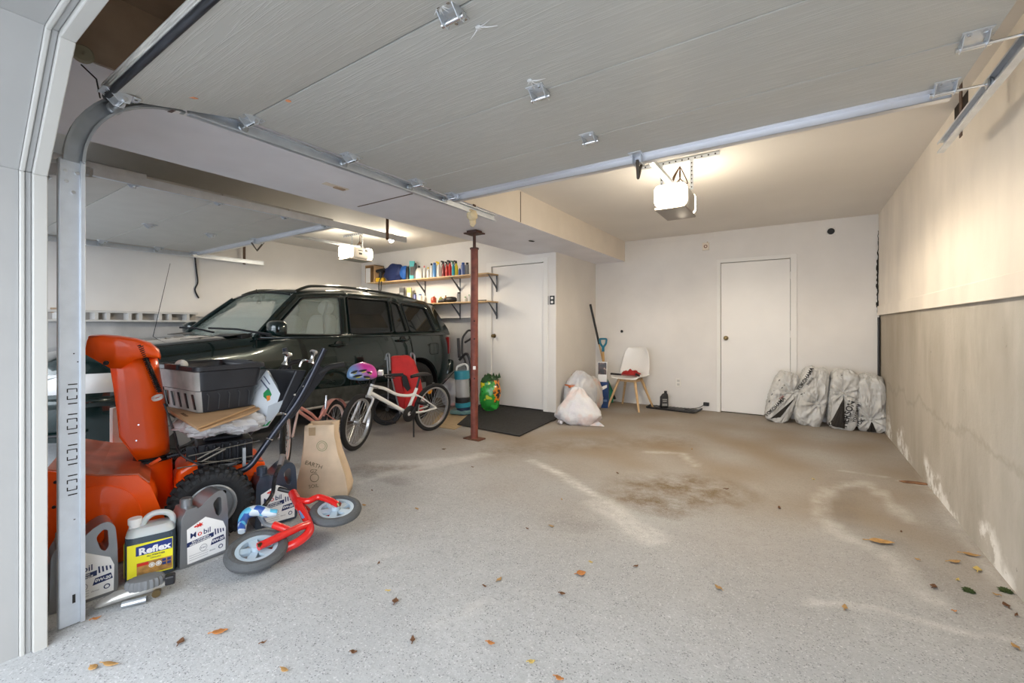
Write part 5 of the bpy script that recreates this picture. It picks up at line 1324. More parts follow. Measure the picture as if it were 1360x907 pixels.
# steered front wheel: axle swings outwards
st_ = math.radians(-26); axis = (o2 * math.cos(st_) + d * math.sin(st_) * (1 if o2.x > 0 else -1)).normalized()
tyre_wheel(wb, G(WBs, R, 0), axis, R, .024, M_TYRE, M_ALUR, .020, ns=28)
bbp, seat_t, head_t, head_b = (.36, .255), (.245, .50), (.79, .60), (.825, .50)
f = MB()
f.tube([G(*head_t), G(*head_b)], .020, 12)
f.tube(spline([G(head_t[0] + .005, head_t[1] - .02), G(.66, .545), G(.50, .465), G(.36, .435), G(.265, .44)], 6), .016, 10)
f.tube([G(head_b[0] - .015, head_b[1] + .02), G(*bbp)], .020, 12); f.tube([G(*bbp), G(*seat_t)], .017, 10)
for s in (-.055, .055):
    f.tube([G(bbp[0] - .02, bbp[1], s * .5), G(.17, .25, s), G(0, R, s)], .010, 8); f.tube([G(.275, .44, s * .3), G(.2, .40, s * .8), G(0, R, s)], .008, 8)
f.cyl(G(bbp[0], bbp[1], -.04), G(bbp[0], bbp[1], .04), .024, n=14); f.build('frame', M_WHITEP, wb, 40)
fk = MB(); ax_c = G(WBs, R, 0)
cr_ = G(head_b[0] + .01, head_b[1] - .01)
for s in (-.062, .062):
    fk.tube(fillet([cr_, cr_ + axis * s * 1.0 + up * -.01, ax_c + axis * s], .03, 3), [.013] * 3 + [.012] * 100 if False else .012, 10)
fk.tube([cr_ - up * 0, G(*head_b)], .018, 10); fk.build('fork', mat('silver white fork', (.66, .67, .68), .3, .3, coat=.5), wb, 40)
MB().tube([G(seat_t[0], seat_t[1]), G(.215, .615)], .012, 10).build('seat_post', M_BLACK, wb)
sd = []
for a, w_, z in ((.33, .016, .628), (.28, .022, .635), (.22, .045, .64), (.15, .07, .642), (.11, .062, .638)):
    sd.append([G(a, z + .018 * math.sin(2 * PI * k / 12), w_ * math.cos(2 * PI * k / 12)) for k in range(12)])
MB().loft(sd).build('saddle', M_BLACK, wb, 60)
stm = G(.765, .66); hd = (d * math.cos(st_) - o2 * math.sin(st_) * (1 if o2.x > 0 else -1)).normalized(); hx = axis
MB().tube([G(*head_t), stm, stm + hd * .05 + up * .02], .014, 10).build('stem', M_BLACK, wb)
c0 = stm + hd * .05 + up * .02
hbm = MB().tube(fillet([c0 + hx * -.27 + hd * -.05 + up * .035, c0 + hx * -.12 + up * .02, c0 + hx * .0, c0 + hx * .12 + up * .02, c0 + hx * .27 + hd * -.05 + up * .035], .04, 3), .010, 8); hbm.build('handlebar', M_BLACK, wb)
for s in (-1, 1):
    MB().tube([c0 + hx * .17 * s + hd * -.017 + up * .026, c0 + hx * .28 * s + hd * -.055 + up * .036], .016, 10).build('hand_grip', M_BLACKM, wb)
    MB().tube([c0 + hx * .13 * s + hd * .01 + up * .02, c0 + hx * .16 * s + hd * .045 + up * .01, c0 + hx * .24 * s + hd * .03 + up * .015], .006, 6).build('brake_lever', M_BLACK, wb)
MB().box(c0 + hx * -.09 + up * .045 + hd * .02, (.045, .045, .05), rot=(.3, 0, YAW)).build('reflector', mat('white reflector', (.85, .86, .88), .2), wb, None, bev=.006)
cb = MB()
for s in (-1, 1):
    cb.tube(spline([c0 + hx * .12 * s + hd * .02 + up * .02, c0 + hx * .06 * s + hd * .13 + up * .03, c0 + hx * .0 + hd * .10 + up * -.06, G(.74, .56, .02 * s)], 6), .003, 5)
cb.build('brake_cables', M_BLACK, wb)
MB().lathe([(.028, -.008), (.080, -.004), (.085, 0), (.080, .004), (.028, .008)], G(bbp[0], bbp[1], .045 if o2.x > 0 else -.045), o2, 28, closed=True).lathe([(.01, -.006), (.04, -.004), (.04, .004), (.01, .006)], G(0, R, .03), o2, 16, closed=True).build('chain_rings', M_BLACK, wb)
cs = MB()
for s in (-1, 1):
    e_ = G(bbp[0] + .10 * s, bbp[1] - .11 * s, .075 * s); cs.tube([G(bbp[0], bbp[1], .06 * s), e_], .010, 8); cs.box(e_ + o2 * .045 * s, (.09, .06, .022))
cs.build('cranks_pedals', M_BLACK, wb)
ks = fl(549.5, 581); ks.z = .004
MB().tube([G(.30, .22, .04 if o2.x > 0 else -.04), OF @ ks], .008, 8).build('kickstand', M_BLACK, wb)
rc = at(570.5, 519, T=(B(0, R) - Vector((0, 0, CH))).dot(Vector((FW[0], FW[1], 0))) - .02)
MB().lathe([(0, .008), (.03, .008), (.036, 0), (.03, -.008), (0, -.008)], OF @ rc, o2, 16).build('amber_reflector', mat('amber reflector', (.85, .32, .01), .25, emit=None), wb)
MB().tube([G(0, .53, 0), G(.03, .53, 0)], .004, 6).build('brake_bridge', M_STEELD, wb)
# ---- helmet hung on the far grip -----------------------------------------------------------------------
hp = B(WBs, 1, 0); hc = at(481, 499, T=(Vector(wb.location) + c0 - Vector((0, 0, CH))).dot(Vector((FW[0], FW[1], 0))) - .16)
def helmet_mat():
    m = bpy.data.materials.new('blue to magenta shell'); m.use_nodes = True; nt = m.node_tree; b = nt.nodes['Principled BSDF']; b.inputs['Roughness'].default_value = .3; b.inputs['Coat Weight'].default_value = .5
    tc = node(nt, 'ShaderNodeTexCoord'); sp = node(nt, 'ShaderNodeSeparateXYZ'); nt.links.new(tc.outputs['Object'], sp.inputs[0])
    mx = node(nt, 'ShaderNodeMath'); mx.operation = 'ADD'; nt.links.new(sp.outputs[2], mx.inputs[0]); nt.links.new(sp.outputs[0], mx.inputs[1])
    r = node(nt, 'ShaderNodeValToRGB'); e = r.color_ramp.elements; e[0].position = .0; e[0].color = (.16, .30, .52, 1); e[1].position = 1; e[1].color = (.62, .04, .36, 1); x = e.new(.45); x.color = (.22, .22, .50, 1)
    mr = node(nt, 'ShaderNodeMapRange'); mr.inputs[1].default_value = -.03; mr.inputs[2].default_value = .12; nt.links.new(mx.outputs[0], mr.inputs[0]); nt.links.new(mr.outputs[0], r.inputs[0]); nt.links.new(r.outputs[0], b.inputs['Base Color']); return m
he = thing('bike_helmet', 'blue and magenta kids helmet hanging on the white bike handlebar', 'helmet', hc, YAW + .15)
HM = helmet_mat()
def hfn(q, v): return Vector((q.x, q.y, q.z if v.z > -.15 else q.z * .35)) * (1 + .02 * math.cos(v.x * 9))
MB().ell((0, 0, 0), (.135, .105, .122), n=32, k=18, fn=hfn).build('shell', HM, he, 60)
vm = MB(); vy = MB()
for (x, z, w_, a) in ((-.05, .045, .035, .35), (.02, .055, .04, .2), (.075, .035, .025, -.3), (-.02, .01, .045, .2), (.055, .0, .035, -.1)):
    y = -.105 * math.sqrt(max(.05, 1 - (x / .135) ** 2 - (z / .122) ** 2))
    vm.ell((x, y, z), (w_, .010, .010), rot=(0, -a, 0), n=12, k=6); vy.ell((x + .01, y - .004, z - .012), (w_ * .6, .007, .004), rot=(0, -a, 0), n=10, k=5)
vm.build('vents', M_BLACK, he); vy.build('yellow_flashes', mat('acid yellow', (.60, .58, .05), .4), he)
MB().tube(spline([(.08, -.07, -.02), (.06, -.03, -.08), (.02, 0, -.11), (-.03, .03, -.07), (-.06, .06, -.02)], 5), .005, 6).build('chin_strap', M_BLACK, he)
# ---- pink bike between the paper bag and the car ----------------------------------------------------------
M_PINK = mat('dusty pink bike paint', (.68, .30, .25), .35, coat=.4); M_CREAM = mat('cream pink tyre', (.66, .50, .46), .6)
pr_, pf_ = fl(444, 591), fl(380, 621); pr_.z = 0; pf_.z = fz(pf_.y); dP = (pf_ - pr_).normalized(); WP = (pf_ - pr_).length
PB, dp_, upp, op = bike_frame((pr_.x, pr_.y, 0), dP, 0)
pk = thing('bicycle', 'small dusty pink bike with mudguards standing behind the paper bag', 'bicycle', (pr_.x, pr_.y, 0)); OP_ = Matrix.Translation(-Vector(pk.location)); H = lambda *a: OP_ @ PB(*a)
Rp = .215
tyre_wheel(pk, H(0, Rp, 0), op, Rp, .021, M_TYRE, M_CREAM, .018, ns=24, m_s=M_ALUR)
vv = Vector((at(380, 580, T=1).x, at(380, 580, T=1).y, 0)).normalized(); pax = Vector((vv.y, -vv.x, 0)) * .94 + vv * -.12; pax.normalize()
tyre_wheel(pk, H(WP, Rp + fz(pf_.y), 0), pax, Rp, .021, M_TYRE, M_CREAM, .018, ns=24, m_s=M_ALUR)
f = MB()
sT, sB, hT, hB = (.16, .37), (.20, .21), (WP - .13, .57), (WP - .10, .46)
f.tube([H(*sT), H(*sB)], .014, 10); f.tube([H(*hT), H(*hB)], .017, 10)
f.tube(spline([H(hB[0] - .01, hB[1] + .03), H(.40, .375), H(.28, .30), H(.19, .36)], 6), .013, 10); f.tube(spline([H(*hB), H(.38, .31), H(*sB)], 6), .014, 10)
for s in (-.05, .05): f.tube([H(sB[0], sB[1], s * .3), H(0, Rp, s)], .008, 8); f.tube([H(.17, .33, s * .3), H(0, Rp, s)], .007, 8)
f.build('frame', M_PINK, pk, 40)
fm = MB()
for s in (-.045, .045): fm.tube([H(hB[0], hB[1] - .0), H(hB[0] + .02, hB[1] - .005) + pax * s], .011, 8); fm.tube([H(hB[0] + .02, hB[1] - .005) + pax * s, H(WP, Rp + fz(pf_.y)) + pax * s], .009, 8)
fm.build('fork', M_CREAM, pk); MB().cyl(H(WP, Rp + fz(pf_.y)) - pax * .062, H(WP, Rp + fz(pf_.y)) + pax * .062, .008, n=8).build('front_axle', M_CHROME, pk)
for (cx_, w_, a0, a1) in ((H(0, Rp, 0), op, .15, 2.6),):
    g = MB(); r0 = []; r1 = []
    for k in range(20):
        a = a0 + (a1 - a0) * k / 19; e = -dp_ * math.cos(a) * 1 + upp * math.sin(a); r0.append(cx_ + e * (Rp + .018) - w_ * .028); r1.append(cx_ + e * (Rp + .018) + w_ * .028)
    g.loft([r0, r1], cap=False, cyc=False).build('mudguard', M_PINK, pk, 60, solid=.003)
MB().tube([H(*sT), H(.145, .50)], .011, 8).build('seat_post', M_CHROME, pk)
MB().cyl(H(sB[0], sB[1], -.05), H(sB[0], sB[1], .05), .018, n=12).lathe([(.02, 0), (.07, .002), (.07, -.002)], H(sB[0], sB[1], .045), op, 20).build('crank', M_CHROME, pk)
# ---- red folded stroller behind the white bike --------------------------------------------------------------
T0 = 5.0
sc_ = at(538, 520, T=T0); stl = thing('folded_stroller', 'red fabric stroller folded upright behind the white bike', 'stroller', (sc_.x, sc_.y, 0)); OS = Matrix.Translation(-Vector(stl.location))
def sp3(u, v, T=T0): return OS @ at(u, v, T=T)
M_REDF = mat('red stroller fabric', (.60, .022, .02), .6, var=.15, vscale=9, bump=.35, bscale=14)
back_ = Vector((FW[0], FW[1], 0)) * .10
P = [(518, 473), (541, 472), (549, 480), (556, 500), (562, 530), (560, 548), (531, 548), (526, 520), (519, 498)]
mb = MB().prism([sp3(*p) for p in P], back_); mb.build('seat_fabric', M_REDF, stl, None, bev=.03, seg=3)
mb = MB().prism([sp3(u, v, T0 - .02) for u, v in ((520, 498), (532, 500), (538, 530), (536, 545), (531, 546), (524, 520))], back_ * .3); mb.build('side_pocket', mat('dark red fabric', (.40, .012, .014), .7), stl, None, bev=.008)
MB().prism([sp3(u, v, T0 - .025) for u, v in ((533, 496), (540, 500), (545, 516), (541, 520), (535, 512))], back_ * .2).build('black_webbing', M_BLACKM, stl, None, bev=.004)
fr = MB()
fr.tube([sp3(515, 541, T0 + .02), sp3(516, 505), sp3(514, 474, T0)], .011, 8); fr.tube(fillet([sp3(512, 478), sp3(514, 470), sp3(517, 470), sp3(518, 492)], .02, 3), .012, 8)
fr.tube(fillet([sp3(545, 482, T0 + .1), sp3(546, 468, T0 + .1), sp3(550, 471, T0 + .1), sp3(553, 500, T0 + .1)], .02, 3), .012, 8)
fr.tube([sp3(519, 498, T0 - .03), sp3(527, 530, T0 - .03), sp3(532, 552, T0 - .03)], .010, 8)
fr.tube([sp3(516, 540), sp3(555, 552)], .010, 8)
fr.build('frame', mat('grey alloy tube', (.30, .31, .32), .35, .8), stl)
wc = at(514, 546, T=T0 + .02); wc.z = max(wc.z, .19)
tyre_wheel(stl, OS @ Vector((wc.x, wc.y, .185)), (.8, -.5, 0), .185, .022, M_TYRE, M_BLACK, .02, ns=16)
w2 = at(555, 548, T=T0 + .32); tyre_wheel(stl, OS @ Vector((w2.x, w2.y, .15)), (.9, -.4, 0), .15, .022, M_TYRE, M_BLACK, .02, ns=16)
# ---- mats and the board by the rear door ------------------------------------------------------------------
def slab(nm, lab, cat, px, th, m, z=0.0, bev=.003):
    P = [fl(*p) for p in px]; c = sum(P, Vector()) / len(P)
    t = MB().prism([Vector((p.x - c.x, p.y - c.y, .0005)) for p in P], (0, 0, th)).build(nm, m, None, None, bev=bev); t.location = (c.x, c.y, z); return tag(t, lab, cat)
M_MATB = mat('black ribbed mat', (.030, .029, .029), .9, bump=.6, bscale=150, var=.3, vscale=30)
slab('door_mat', 'large black mat on the floor in front of the white rear door', 'mat', ((607, 565), (690, 580.5), (748, 553), (740, 549), (655, 534), (640, 536)), .008, M_MATB, z=.0068)
slab('plywood_offcut', 'thin tan board on the floor under the teal vacuum', 'board', ((571, 566), (604, 571), (637, 553), (612, 543), (585, 549)), .006, mat('tan plywood', (.42, .31, .18), .7, var=.2, vscale=10, stretch=(1, 6, 1)))
leafc = (.42, .30, .14)
# ---- teal upright vacuum ------------------------------------------------------------------------------------
vp = fl(613, 551); TV = (Vector((vp.x, vp.y, 0))).dot(Vector((FW[0], FW[1], 0)))
vac = thing('vacuum_cleaner', 'teal upright vacuum cleaner with clear canister behind the red post', 'vacuum cleaner', (vp.x, vp.y, .0158), YAW)
OV = Matrix.Rotation(-YAW, 4, 'Z') @ Matrix.Translation(-Vector(vac.location))
def vq(u, v, dT=0.0): return OV @ at(u, v, T=TV + dT)
M_TEAL = mat('teal plastic', (.02, .22, .30), .3, coat=.4); M_TEALG = mat('grey teal plastic', (.10, .20, .21), .4)
sx_ = TV / CF
foot = MB()
pts = [vq(597, 549, -.05), vq(602, 545, .1), vq(629, 551, .12), vq(629, 558, -.02), vq(618, 559, -.10)]
for p in pts: p.z = 0
foot.prism([Vector((p.x, p.y, .0)) for p in pts], (0, 0, .055)); foot.build('floor_head', M_TEALG, vac, None, bev=.018, seg=3)
def vc(v0, v1, r0, r1, nm, m, u0=614, u1=614, n=28):
    a, b = vq(u0, v0), vq(u1, v1); MB().cyl(a, b, r0, r1, n=n).build(nm, m, vac, 40, bev=.004)
vc(550, 540, .085, .088, 'swivel_neck', mat('navy plastic', (.015, .03, .07), .4), 616, 615.5); vc(540, 534, .105, .105, 'lower_ring', M_TEAL, 615.5, 615); vc(534, 527, .10, .10, 'filter_band', M_BLACK, 615, 614.8)
vc(527, 503, .092, .092, 'clear_canister', mat('clear canister', (.62, .64, .66), .08, alpha=.42, spec=.8), 614.8, 613.8); vc(526, 505, .045, .05, 'cyclone_core', mat('grey core', (.35, .36, .37), .5), 614.7, 613.8)
vc(503, 492, .10, .10, 'top_ring', M_TEAL, 613.8, 613.2)
MB().tube(fillet([vq(606, 492, -.02), vq(607, 487, -.02), vq(617, 483, -.02), vq(621, 486, -.02), vq(621, 492, -.02)], .03, 4), .014, 8).build('carry_handle', mat('white grey plastic', (.62, .62, .62), .4), vac)
MB().tube(fillet([vq(622, 548, .12), vq(624, 505, .12), vq(617, 476, .14), vq(613.5, 470, .15), vq(614, 448, .16), vq(622, 438, .16), vq(629, 440, .16), vq(627, 449, .16), vq(617, 455, .16)], .05, 4), .014, 10).build('handle', M_BLACK, vac)
MB().tube([vq(608.5, 449, .14), vq(610, 475, .14)], .020, 10).build('wand', M_BLACK, vac)
MB().tube(spline([vq(610, 478, .13), vq(620, 470, .1), vq(626, 490, .08), vq(626, 530, .1), vq(620, 545, .1)], 6), .018, 8).build('hose', M_BLACK, vac)
MB().tube(spline([vq(618, 480, .1), vq(604, 493, .1), vq(592, 506, .12), vq(588, 510, .14)], 6), .006, 6).build('power_cord', M_BLACK, vac)
# ---- bags on that mat ------------------------------------------------------------------------------------------
def sack(nm, lab, cat, px, w, d, h, m, seed, amp=.18, f=2.6, rz=YAW, fold=.05, group=None, z=None):
    p = fl(*px); t = thing(nm, lab, cat, (p.x, p.y, 0 if z is None else z), rz)
    o = Vector((seed * 2.3, seed, seed * .7))
    def fn(q, v):
        a = noise.noise(v * f + o); rdg = 1 - abs(noise.noise(v * f * 2.6 + o)) * 2; sq = 1 + .16 * (1 - max(abs(v.x), abs(v.y), abs(v.z)))
        q = q * (sq + amp * a + fold * rdg); q.z = max(q.z, -h / 2); return q
    MB().ell((0, 0, h / 2), (w / 2, d / 2, h / 2), n=44, k=26, fn=fn).build('bag', m, t, 60); return t
def printed(name, cols, scale):
    m = bpy.data.materials.new(name); m.use_nodes = True; nt = m.node_tree; b = nt.nodes['Principled BSDF']; b.inputs['Roughness'].default_value = .28; b.inputs['Coat Weight'].default_value = .4
    tc = node(nt, 'ShaderNodeTexCoord'); n = node(nt, 'ShaderNodeTexNoise'); n.inputs['Scale'].default_value = scale; n.inputs['Detail'].default_value = 2; nt.links.new(tc.outputs['Object'], n.inputs['Vector'])
    r = node(nt, 'ShaderNodeValToRGB'); r.color_ramp.interpolation = 'CONSTANT'; e = r.color_ramp.elements
    e[0].color = cols[0][1] + (1,); e[0].position = cols[0][0]; e[1].color = cols[1][1] + (1,); e[1].position = cols[1][0]
    for p_, c_ in cols[2:]: x = e.new(p_); x.color = c_ + (1,)
    nt.links.new(n.outputs[0], r.inputs[0]); nt.links.new(r.outputs[0], b.inputs['Base Color']); return m
gs = sack('garden_soil_bag', 'bright green printed bag of garden soil slumped beside the red post on the black mat', 'bag', (651, 547), .27, .17, .46, printed('green printed film', [(0, (.55, .62, .03)), (.36, (.03, .30, .04)), (.52, (.05, .46, .07)), (.66, (.02, .06, .02))], 7), 4, amp=.2, fold=.08, z=.0160)
bagm = gs.children[0]
for m_ in (printed('orange picture', [(0, (.02, .02, .02)), (.42, (.75, .25, .02)), (.60, (.03, .03, .02))], 13), mat('yellow film', (.80, .68, .03), .3), mat('dark green film', (.02, .07, .02), .35)): bagm.data.materials.append(m_)
for p_ in bagm.data.polygons:
    x, z = p_.center.x, p_.center.z
    w_ = .03 * noise.noise(p_.center * 11)
    if z > .40 + w_: p_.material_index = 3
    elif x + w_ < -.065 and z > .33: p_.material_index = 2
    elif x + w_ > .055 and .13 < z: p_.material_index = 1
tops = MB()
for k in range(6): tops.prism([(-.10 + k * .038, -.02, .43), (-.07 + k * .038, .0, .49 + .02 * (k % 2)), (-.05 + k * .038, .03, .44)], (.003, .012, 0))
tops.build('torn_top', mat('dark green film', (.02, .07, .02), .35), gs, None)
pk_ = sack('grey_plastic_bag', 'grey and pink plastic bag on the floor between bike wheel and vacuum', 'plastic bag', (599, 540), .30, .24, .40, printed('grey pink film', [(0, (.34, .33, .34)), (.56, (.42, .40, .41)), (.62, (.62, .36, .36)), (.75, (.40, .40, .42))], 4), 9, amp=.10)
# ======================= things along the back wall ====================================================
# ---- white shell chair with beech legs -------------------------------------------------------------------
A, Bq = fl(812, 544), fl(852, 547); chc = Vector(((A.x + Bq.x) / 2 - .02, 5.99, 0)); cr_z = math.radians(-8)
chair = thing('shell_chair', 'white plastic shell chair with pale wooden legs by the back wall', 'chair', chc, cr_z)
M_SHELL = mat('white shell plastic', (.80, .79, .77), .3, coat=.2); M_BEECH = mat('beech wood', (.60, .40, .21), .45, var=.12, vscale=14, stretch=(6, 6, .6))
rows = []
for k in range(15):
    t = k / 14
    if t < .5: q = t / .5; y = -.22 + .37 * q; z = .445 - .018 * math.sin(PI * q); w = .205 + .025 * math.sin(PI * q * .7); lift = .035 * (1 if q > .2 else q * 5)
    else: q = (t - .5) / .5; y = .15 + .035 * math.sin(q * PI / 2) * 1.6 + .05 * q; z = .445 + .40 * q ** 1.25; w = .225 - .055 * q ** 2; lift = .035 * (1 - q) * .6
    if k == 0: z -= .02; w *= .88
    if k == 14: w *= .82
    rows.append([Vector((w * s_, y - (.05 if t > .55 else 0) * abs(s_) ** 2, z + lift * abs(s_) ** 2.5)) for s_ in [(-1 + 2 * i / 12) for i in range(13)]])
MB().loft(rows, cap=False, cyc=False).build('shell', M_SHELL, chair, 60, solid=.012, sub=1)
for sx in (-1, 1):
    for sy in (-1, 1):
        b_ = Vector((sx * .235, sy * .225 + .0, 0)); tp_ = Vector((sx * .115, sy * .10, .415)); MB().tube([b_, tp_], [.013, .020], 10).build('leg', M_BEECH, chair)
MB().box((0, .10, .395), (.24, .022, .035)).box((0, -.10, .395), (.24, .022, .035)).box((.11, 0, .395), (.022, .2, .035)).box((-.11, 0, .395), (.022, .2, .035)).build('seat_rails', M_BEECH, chair, None, bev=.004)
def CW(x, y, z): return chc + Matrix.Rotation(cr_z, 3, 'Z') @ Vector((x, y, z))
rg = thing('red_cloth', 'crumpled red cloth lying on the white chair seat', 'cloth', CW(.02, -.02, .452), cr_z)
MB().ell((0, 0, .03), (.13, .085, .045), n=30, k=14, fn=lambda q, v: Vector((q.x * (1 + .3 * noise.noise(v * 2)), q.y, max(q.z * (1 + .9 * noise.noise(v * 2.6 + Vector((3, 1, 2)))), -.022)))).build('cloth', mat('red fleece', (.36, .02, .02), .85, bump=.3, bscale=50), rg)
MB().tube([(.10, -.05, .035), (.155, -.06, .02)], [.02, .012], 8).build('dark_strap', M_BLACKM, rg)
br_ = thing('snow_brush', 'black snow brush laid across the front of the white chair seat', 'brush', CW(-.02, -.17, .462), cr_z)
MB().tube([(-.19, 0, .018), (-.03, 0, .016)], .014, 10).build('grip', M_BLACK, br_); MB().tube([(-.03, 0, .014), (.19, .01, .012)], .009, 8).build('shaft', mat('dark red shaft', (.20, .05, .05), .4), br_)
# ---- boot tray, oil bottle, cord and plug --------------------------------------------------------------------
P = [fl(*p) for p in ((858, 542), (922, 549.5), (934, 543.5), (868, 537))]; c = sum(P, Vector()) / 4; c.z = 0
tr = thing('boot_tray', 'shallow black boot tray on the floor against the back wall', 'tray', c)
Q0 = [Vector((p.x - c.x, p.y - c.y, 0)) for p in P]
MB().prism([p * .97 for p in Q0], (0, 0, .006)).build('tray_floor', M_BLACK, tr, None)
rim = [p + Vector((0, 0, .016)) for p in Q0]; MB().tube(fillet(rim, .03, 4, True), .012, 8, closed=True).build('rim', M_BLACK, tr)
rb = MB()
for k in range(12): t_ = (k + 1) / 13; a_ = Q0[0].lerp(Q0[1], t_) * .93; b_ = Q0[3].lerp(Q0[2], t_) * .93; rb.tube([a_ + Vector((0, 0, .008)), b_ + Vector((0, 0, .008))], .004, 5)
rb.build('ribs', mat('worn tray rib', (.06, .06, .06), .6), tr)
p = fl(882, 542); ob_ = thing('oil_bottle', 'small black oil bottle standing in the boot tray', 'bottle', (p.x, p.y, .0065), .5)
def rr3(z, w, d, r, ox=0): return [Vector((q[0] + ox, q[1], z)) for q in rrect(w, d, r, 4)]
MB().loft([rr3(0, .10, .06, .02), rr3(.005, .106, .066, .02), rr3(.15, .106, .066, .02), rr3(.19, .075, .055, .02, .012), rr3(.205, .036, .036, .017, .02)]).build('bottle', M_BLACK, ob_, 40)
MB().cyl((.02, 0, .203), (.02, 0, .235), .019, n=18).build('cap', M_BLACK, ob_, 30)
MB().bx((-.042, -.0345, .02), (.042, -.0335, .135)).build('label', mat('dark label', (.05, .05, .05), .4), ob_, None)
for k, (w_, z_) in enumerate(((.03, .115), (.026, .09), (.034, .05), (.034, .035))): MB().bx((-w_, -.0355, z_), (w_, -.0346, z_ + .010)).build('label_print', mat('pale label print', (.45, .45, .44), .5), ob_, None)
p = at(938.5, 536.5, Y=YB); pl = thing('power_plug', 'dark plug with a short cord low on the back wall beside the tray', 'plug', p)
MB().bx((-.035, -.05, -.02), (.035, -.001, .025)).build('plug_body', M_BLACK, pl, None, bev=.006)
e_ = fl(925, 541) - p; MB().tube(spline([(-.03, -.04, -.01), Vector((-.09, -.06, -.05)), Vector((e_.x - .03, -.10, -p.z + .02)), Vector((e_.x - .10, -.12, -p.z + .012))], 6), .004, 6).build('cord', M_BLACKM, pl)
# ---- long tools in the closet corner ----------------------------------------------------------------------------
M_POLE = mat('varnished handle wood', (.55, .33, .13), .4)
def pole(nm, lab, cat, a, b):
    t = thing(nm, lab, cat, b); return t, Matrix.Translation(-Vector(b))
a, b = at(784, 404, X=-2.61), Vector((-2.32, 6.17, .05)); q = at(812, 528, Y=6.27); b = Vector((q.x, 6.27, .045))
t, O = pole('push_broom', 'broom with black upper handle leaning in the closet corner', 'broom', a, b)
MB().tube([O @ a, O @ a.lerp(b, .42)], .017, 10).build('black_sleeve', M_BLACK, t); MB().tube([O @ a.lerp(b, .42), O @ a.lerp(b, .93)], .012, 10).build('handle', M_POLE, t)
d_ = (b - a).normalized(); u_, w_, _ = basis(d_)
h_ = O @ a.lerp(b, .90); MB().prism([h_ + Vector((-.03, -.02, .03)), h_ + Vector((.03, -.02, .02)), h_ + Vector((.10, -.02, -.13)), h_ + Vector((.03, -.02, -.14))], (0, .05, 0)).build('brush_head', M_BLACKM, t, None, bev=.006)
a, b = at(801, 450, Y=6.14), at(803, 532, Y=6.08); b.z = .03
t, O = pole('snow_shovel', 'small shovel with teal D grip, wooden shaft and green blade by the closet corner', 'shovel', a, b)
top = O @ a; M_TG = mat('teal grip', (.01, .16, .26), .35)
MB().tube(fillet([top + Vector((-.055, 0, .0)), top + Vector((.055, 0, .0)), top + Vector((.045, 0, -.07)), top + Vector((0, 0, -.13)), top + Vector((-.045, 0, -.07))], .02, 4, True), .015, 10, closed=True).tube([top + Vector((0, 0, -.12)), top + Vector((0, 0, -.19))], .021, 10).build('d_grip', M_TG, t)
MB().tube([top + Vector((0, 0, -.17)), (0, 0, .30)], .016, 10).build('shaft', M_POLE, t)
bl = []
for k in range(7): z = .34 - .34 * k / 6; w = .04 + .085 * min(1, k / 3.0); bl.append([Vector((s_ * w / 3 * 1.0, -.035 * (1 - (abs(s_) / 3) ** 2) + .02, z)) for s_ in range(-3, 4)])
MB().loft(bl, cap=False, cyc=False).build('blade', mat('green plastic blade', (.02, .22, .13), .4), t, 60, solid=.006)
q = fl(801, 541); t = thing('blue_box', 'tall dark blue carton on the floor behind the knotted bags', 'box', (q.x, q.y, 0), .25)
MB().bx((-.075, -.05, 0), (.075, .08, .36)).build('carton', mat('dark blue card', (.012, .045, .17), .4, var=.3, vscale=9), t, None, bev=.004)
MB().prism([(-.02, -.0515, .24), (.06, -.0515, .29), (.06, -.0515, .33), (-.01, -.0515, .30)], (0, .001, 0)).build('white_print', M_LABEL, t, None); MB().bx((-.06, -.0512, .09), (.06, -.0505, .12)).build('pale_print', mat('pale blue print', (.12, .2, .38), .5), t, None)
zt_ = .362
t = thing('picture_box', 'narrow box with a dark picture and pale base standing on the blue carton', 'box', (q.x - .012, q.y + .02, zt_), .25)
MB().bx((-.065, -.04, 0), (.06, .05, .28)).build('carton', M_LABEL, t, None, bev=.003); MB().bx((-.06, -.0415, .105), (.055, -.0405, .272)).build('picture', printed('dark photo print', [(0, (.02, .015, .015)), (.5, (.06, .03, .025)), (.60, (.35, .24, .18)), (.68, (.03, .02, .02))], 18), t, None)
# ---- clear and white bags of rubbish by the closet ----------------------------------------------------------------
def film(name, base, alpha, cols=None):
    m = bpy.data.materials.new(name); m.use_nodes = True; nt = m.node_tree; b = nt.nodes['Principled BSDF']; b.inputs['Roughness'].default_value = .3; b.inputs['Alpha'].default_value = alpha; b.inputs['Specular IOR Level'].default_value = .5
    tc = node(nt, 'ShaderNodeTexCoord'); n = node(nt, 'ShaderNodeTexNoise'); n.inputs['Scale'].default_value = 6; n.inputs['Detail'].default_value = 3; nt.links.new(tc.outputs['Object'], n.inputs['Vector'])
    n2 = node(nt, 'ShaderNodeTexNoise'); n2.inputs['Scale'].default_value = 15; n2.inputs['Detail'].default_value = 5; nt.links.new(tc.outputs['Object'], n2.inputs['Vector']); bp = node(nt, 'ShaderNodeBump'); bp.inputs['Strength'].default_value = .55; bp.inputs['Distance'].default_value = .02; nt.links.new(n2.outputs[0], bp.inputs['Height']); nt.links.new(bp.outputs[0], b.inputs['Normal'])
    r = node(nt, 'ShaderNodeValToRGB'); e = r.color_ramp.elements; cols = cols or [(.35, base), (.65, tuple(x * .85 for x in base))]
    e[0].position, e[0].color = cols[0][0], cols[0][1] + (1,); e[1].position, e[1].color = cols[1][0], cols[1][1] + (1,)
    for p_, c_ in cols[2:]: x = e.new(p_); x.color = c_ + (1,)
    nt.links.new(n.outputs[0], r.inputs[0]); nt.links.new(r.outputs[0], b.inputs['Base Color']); return m
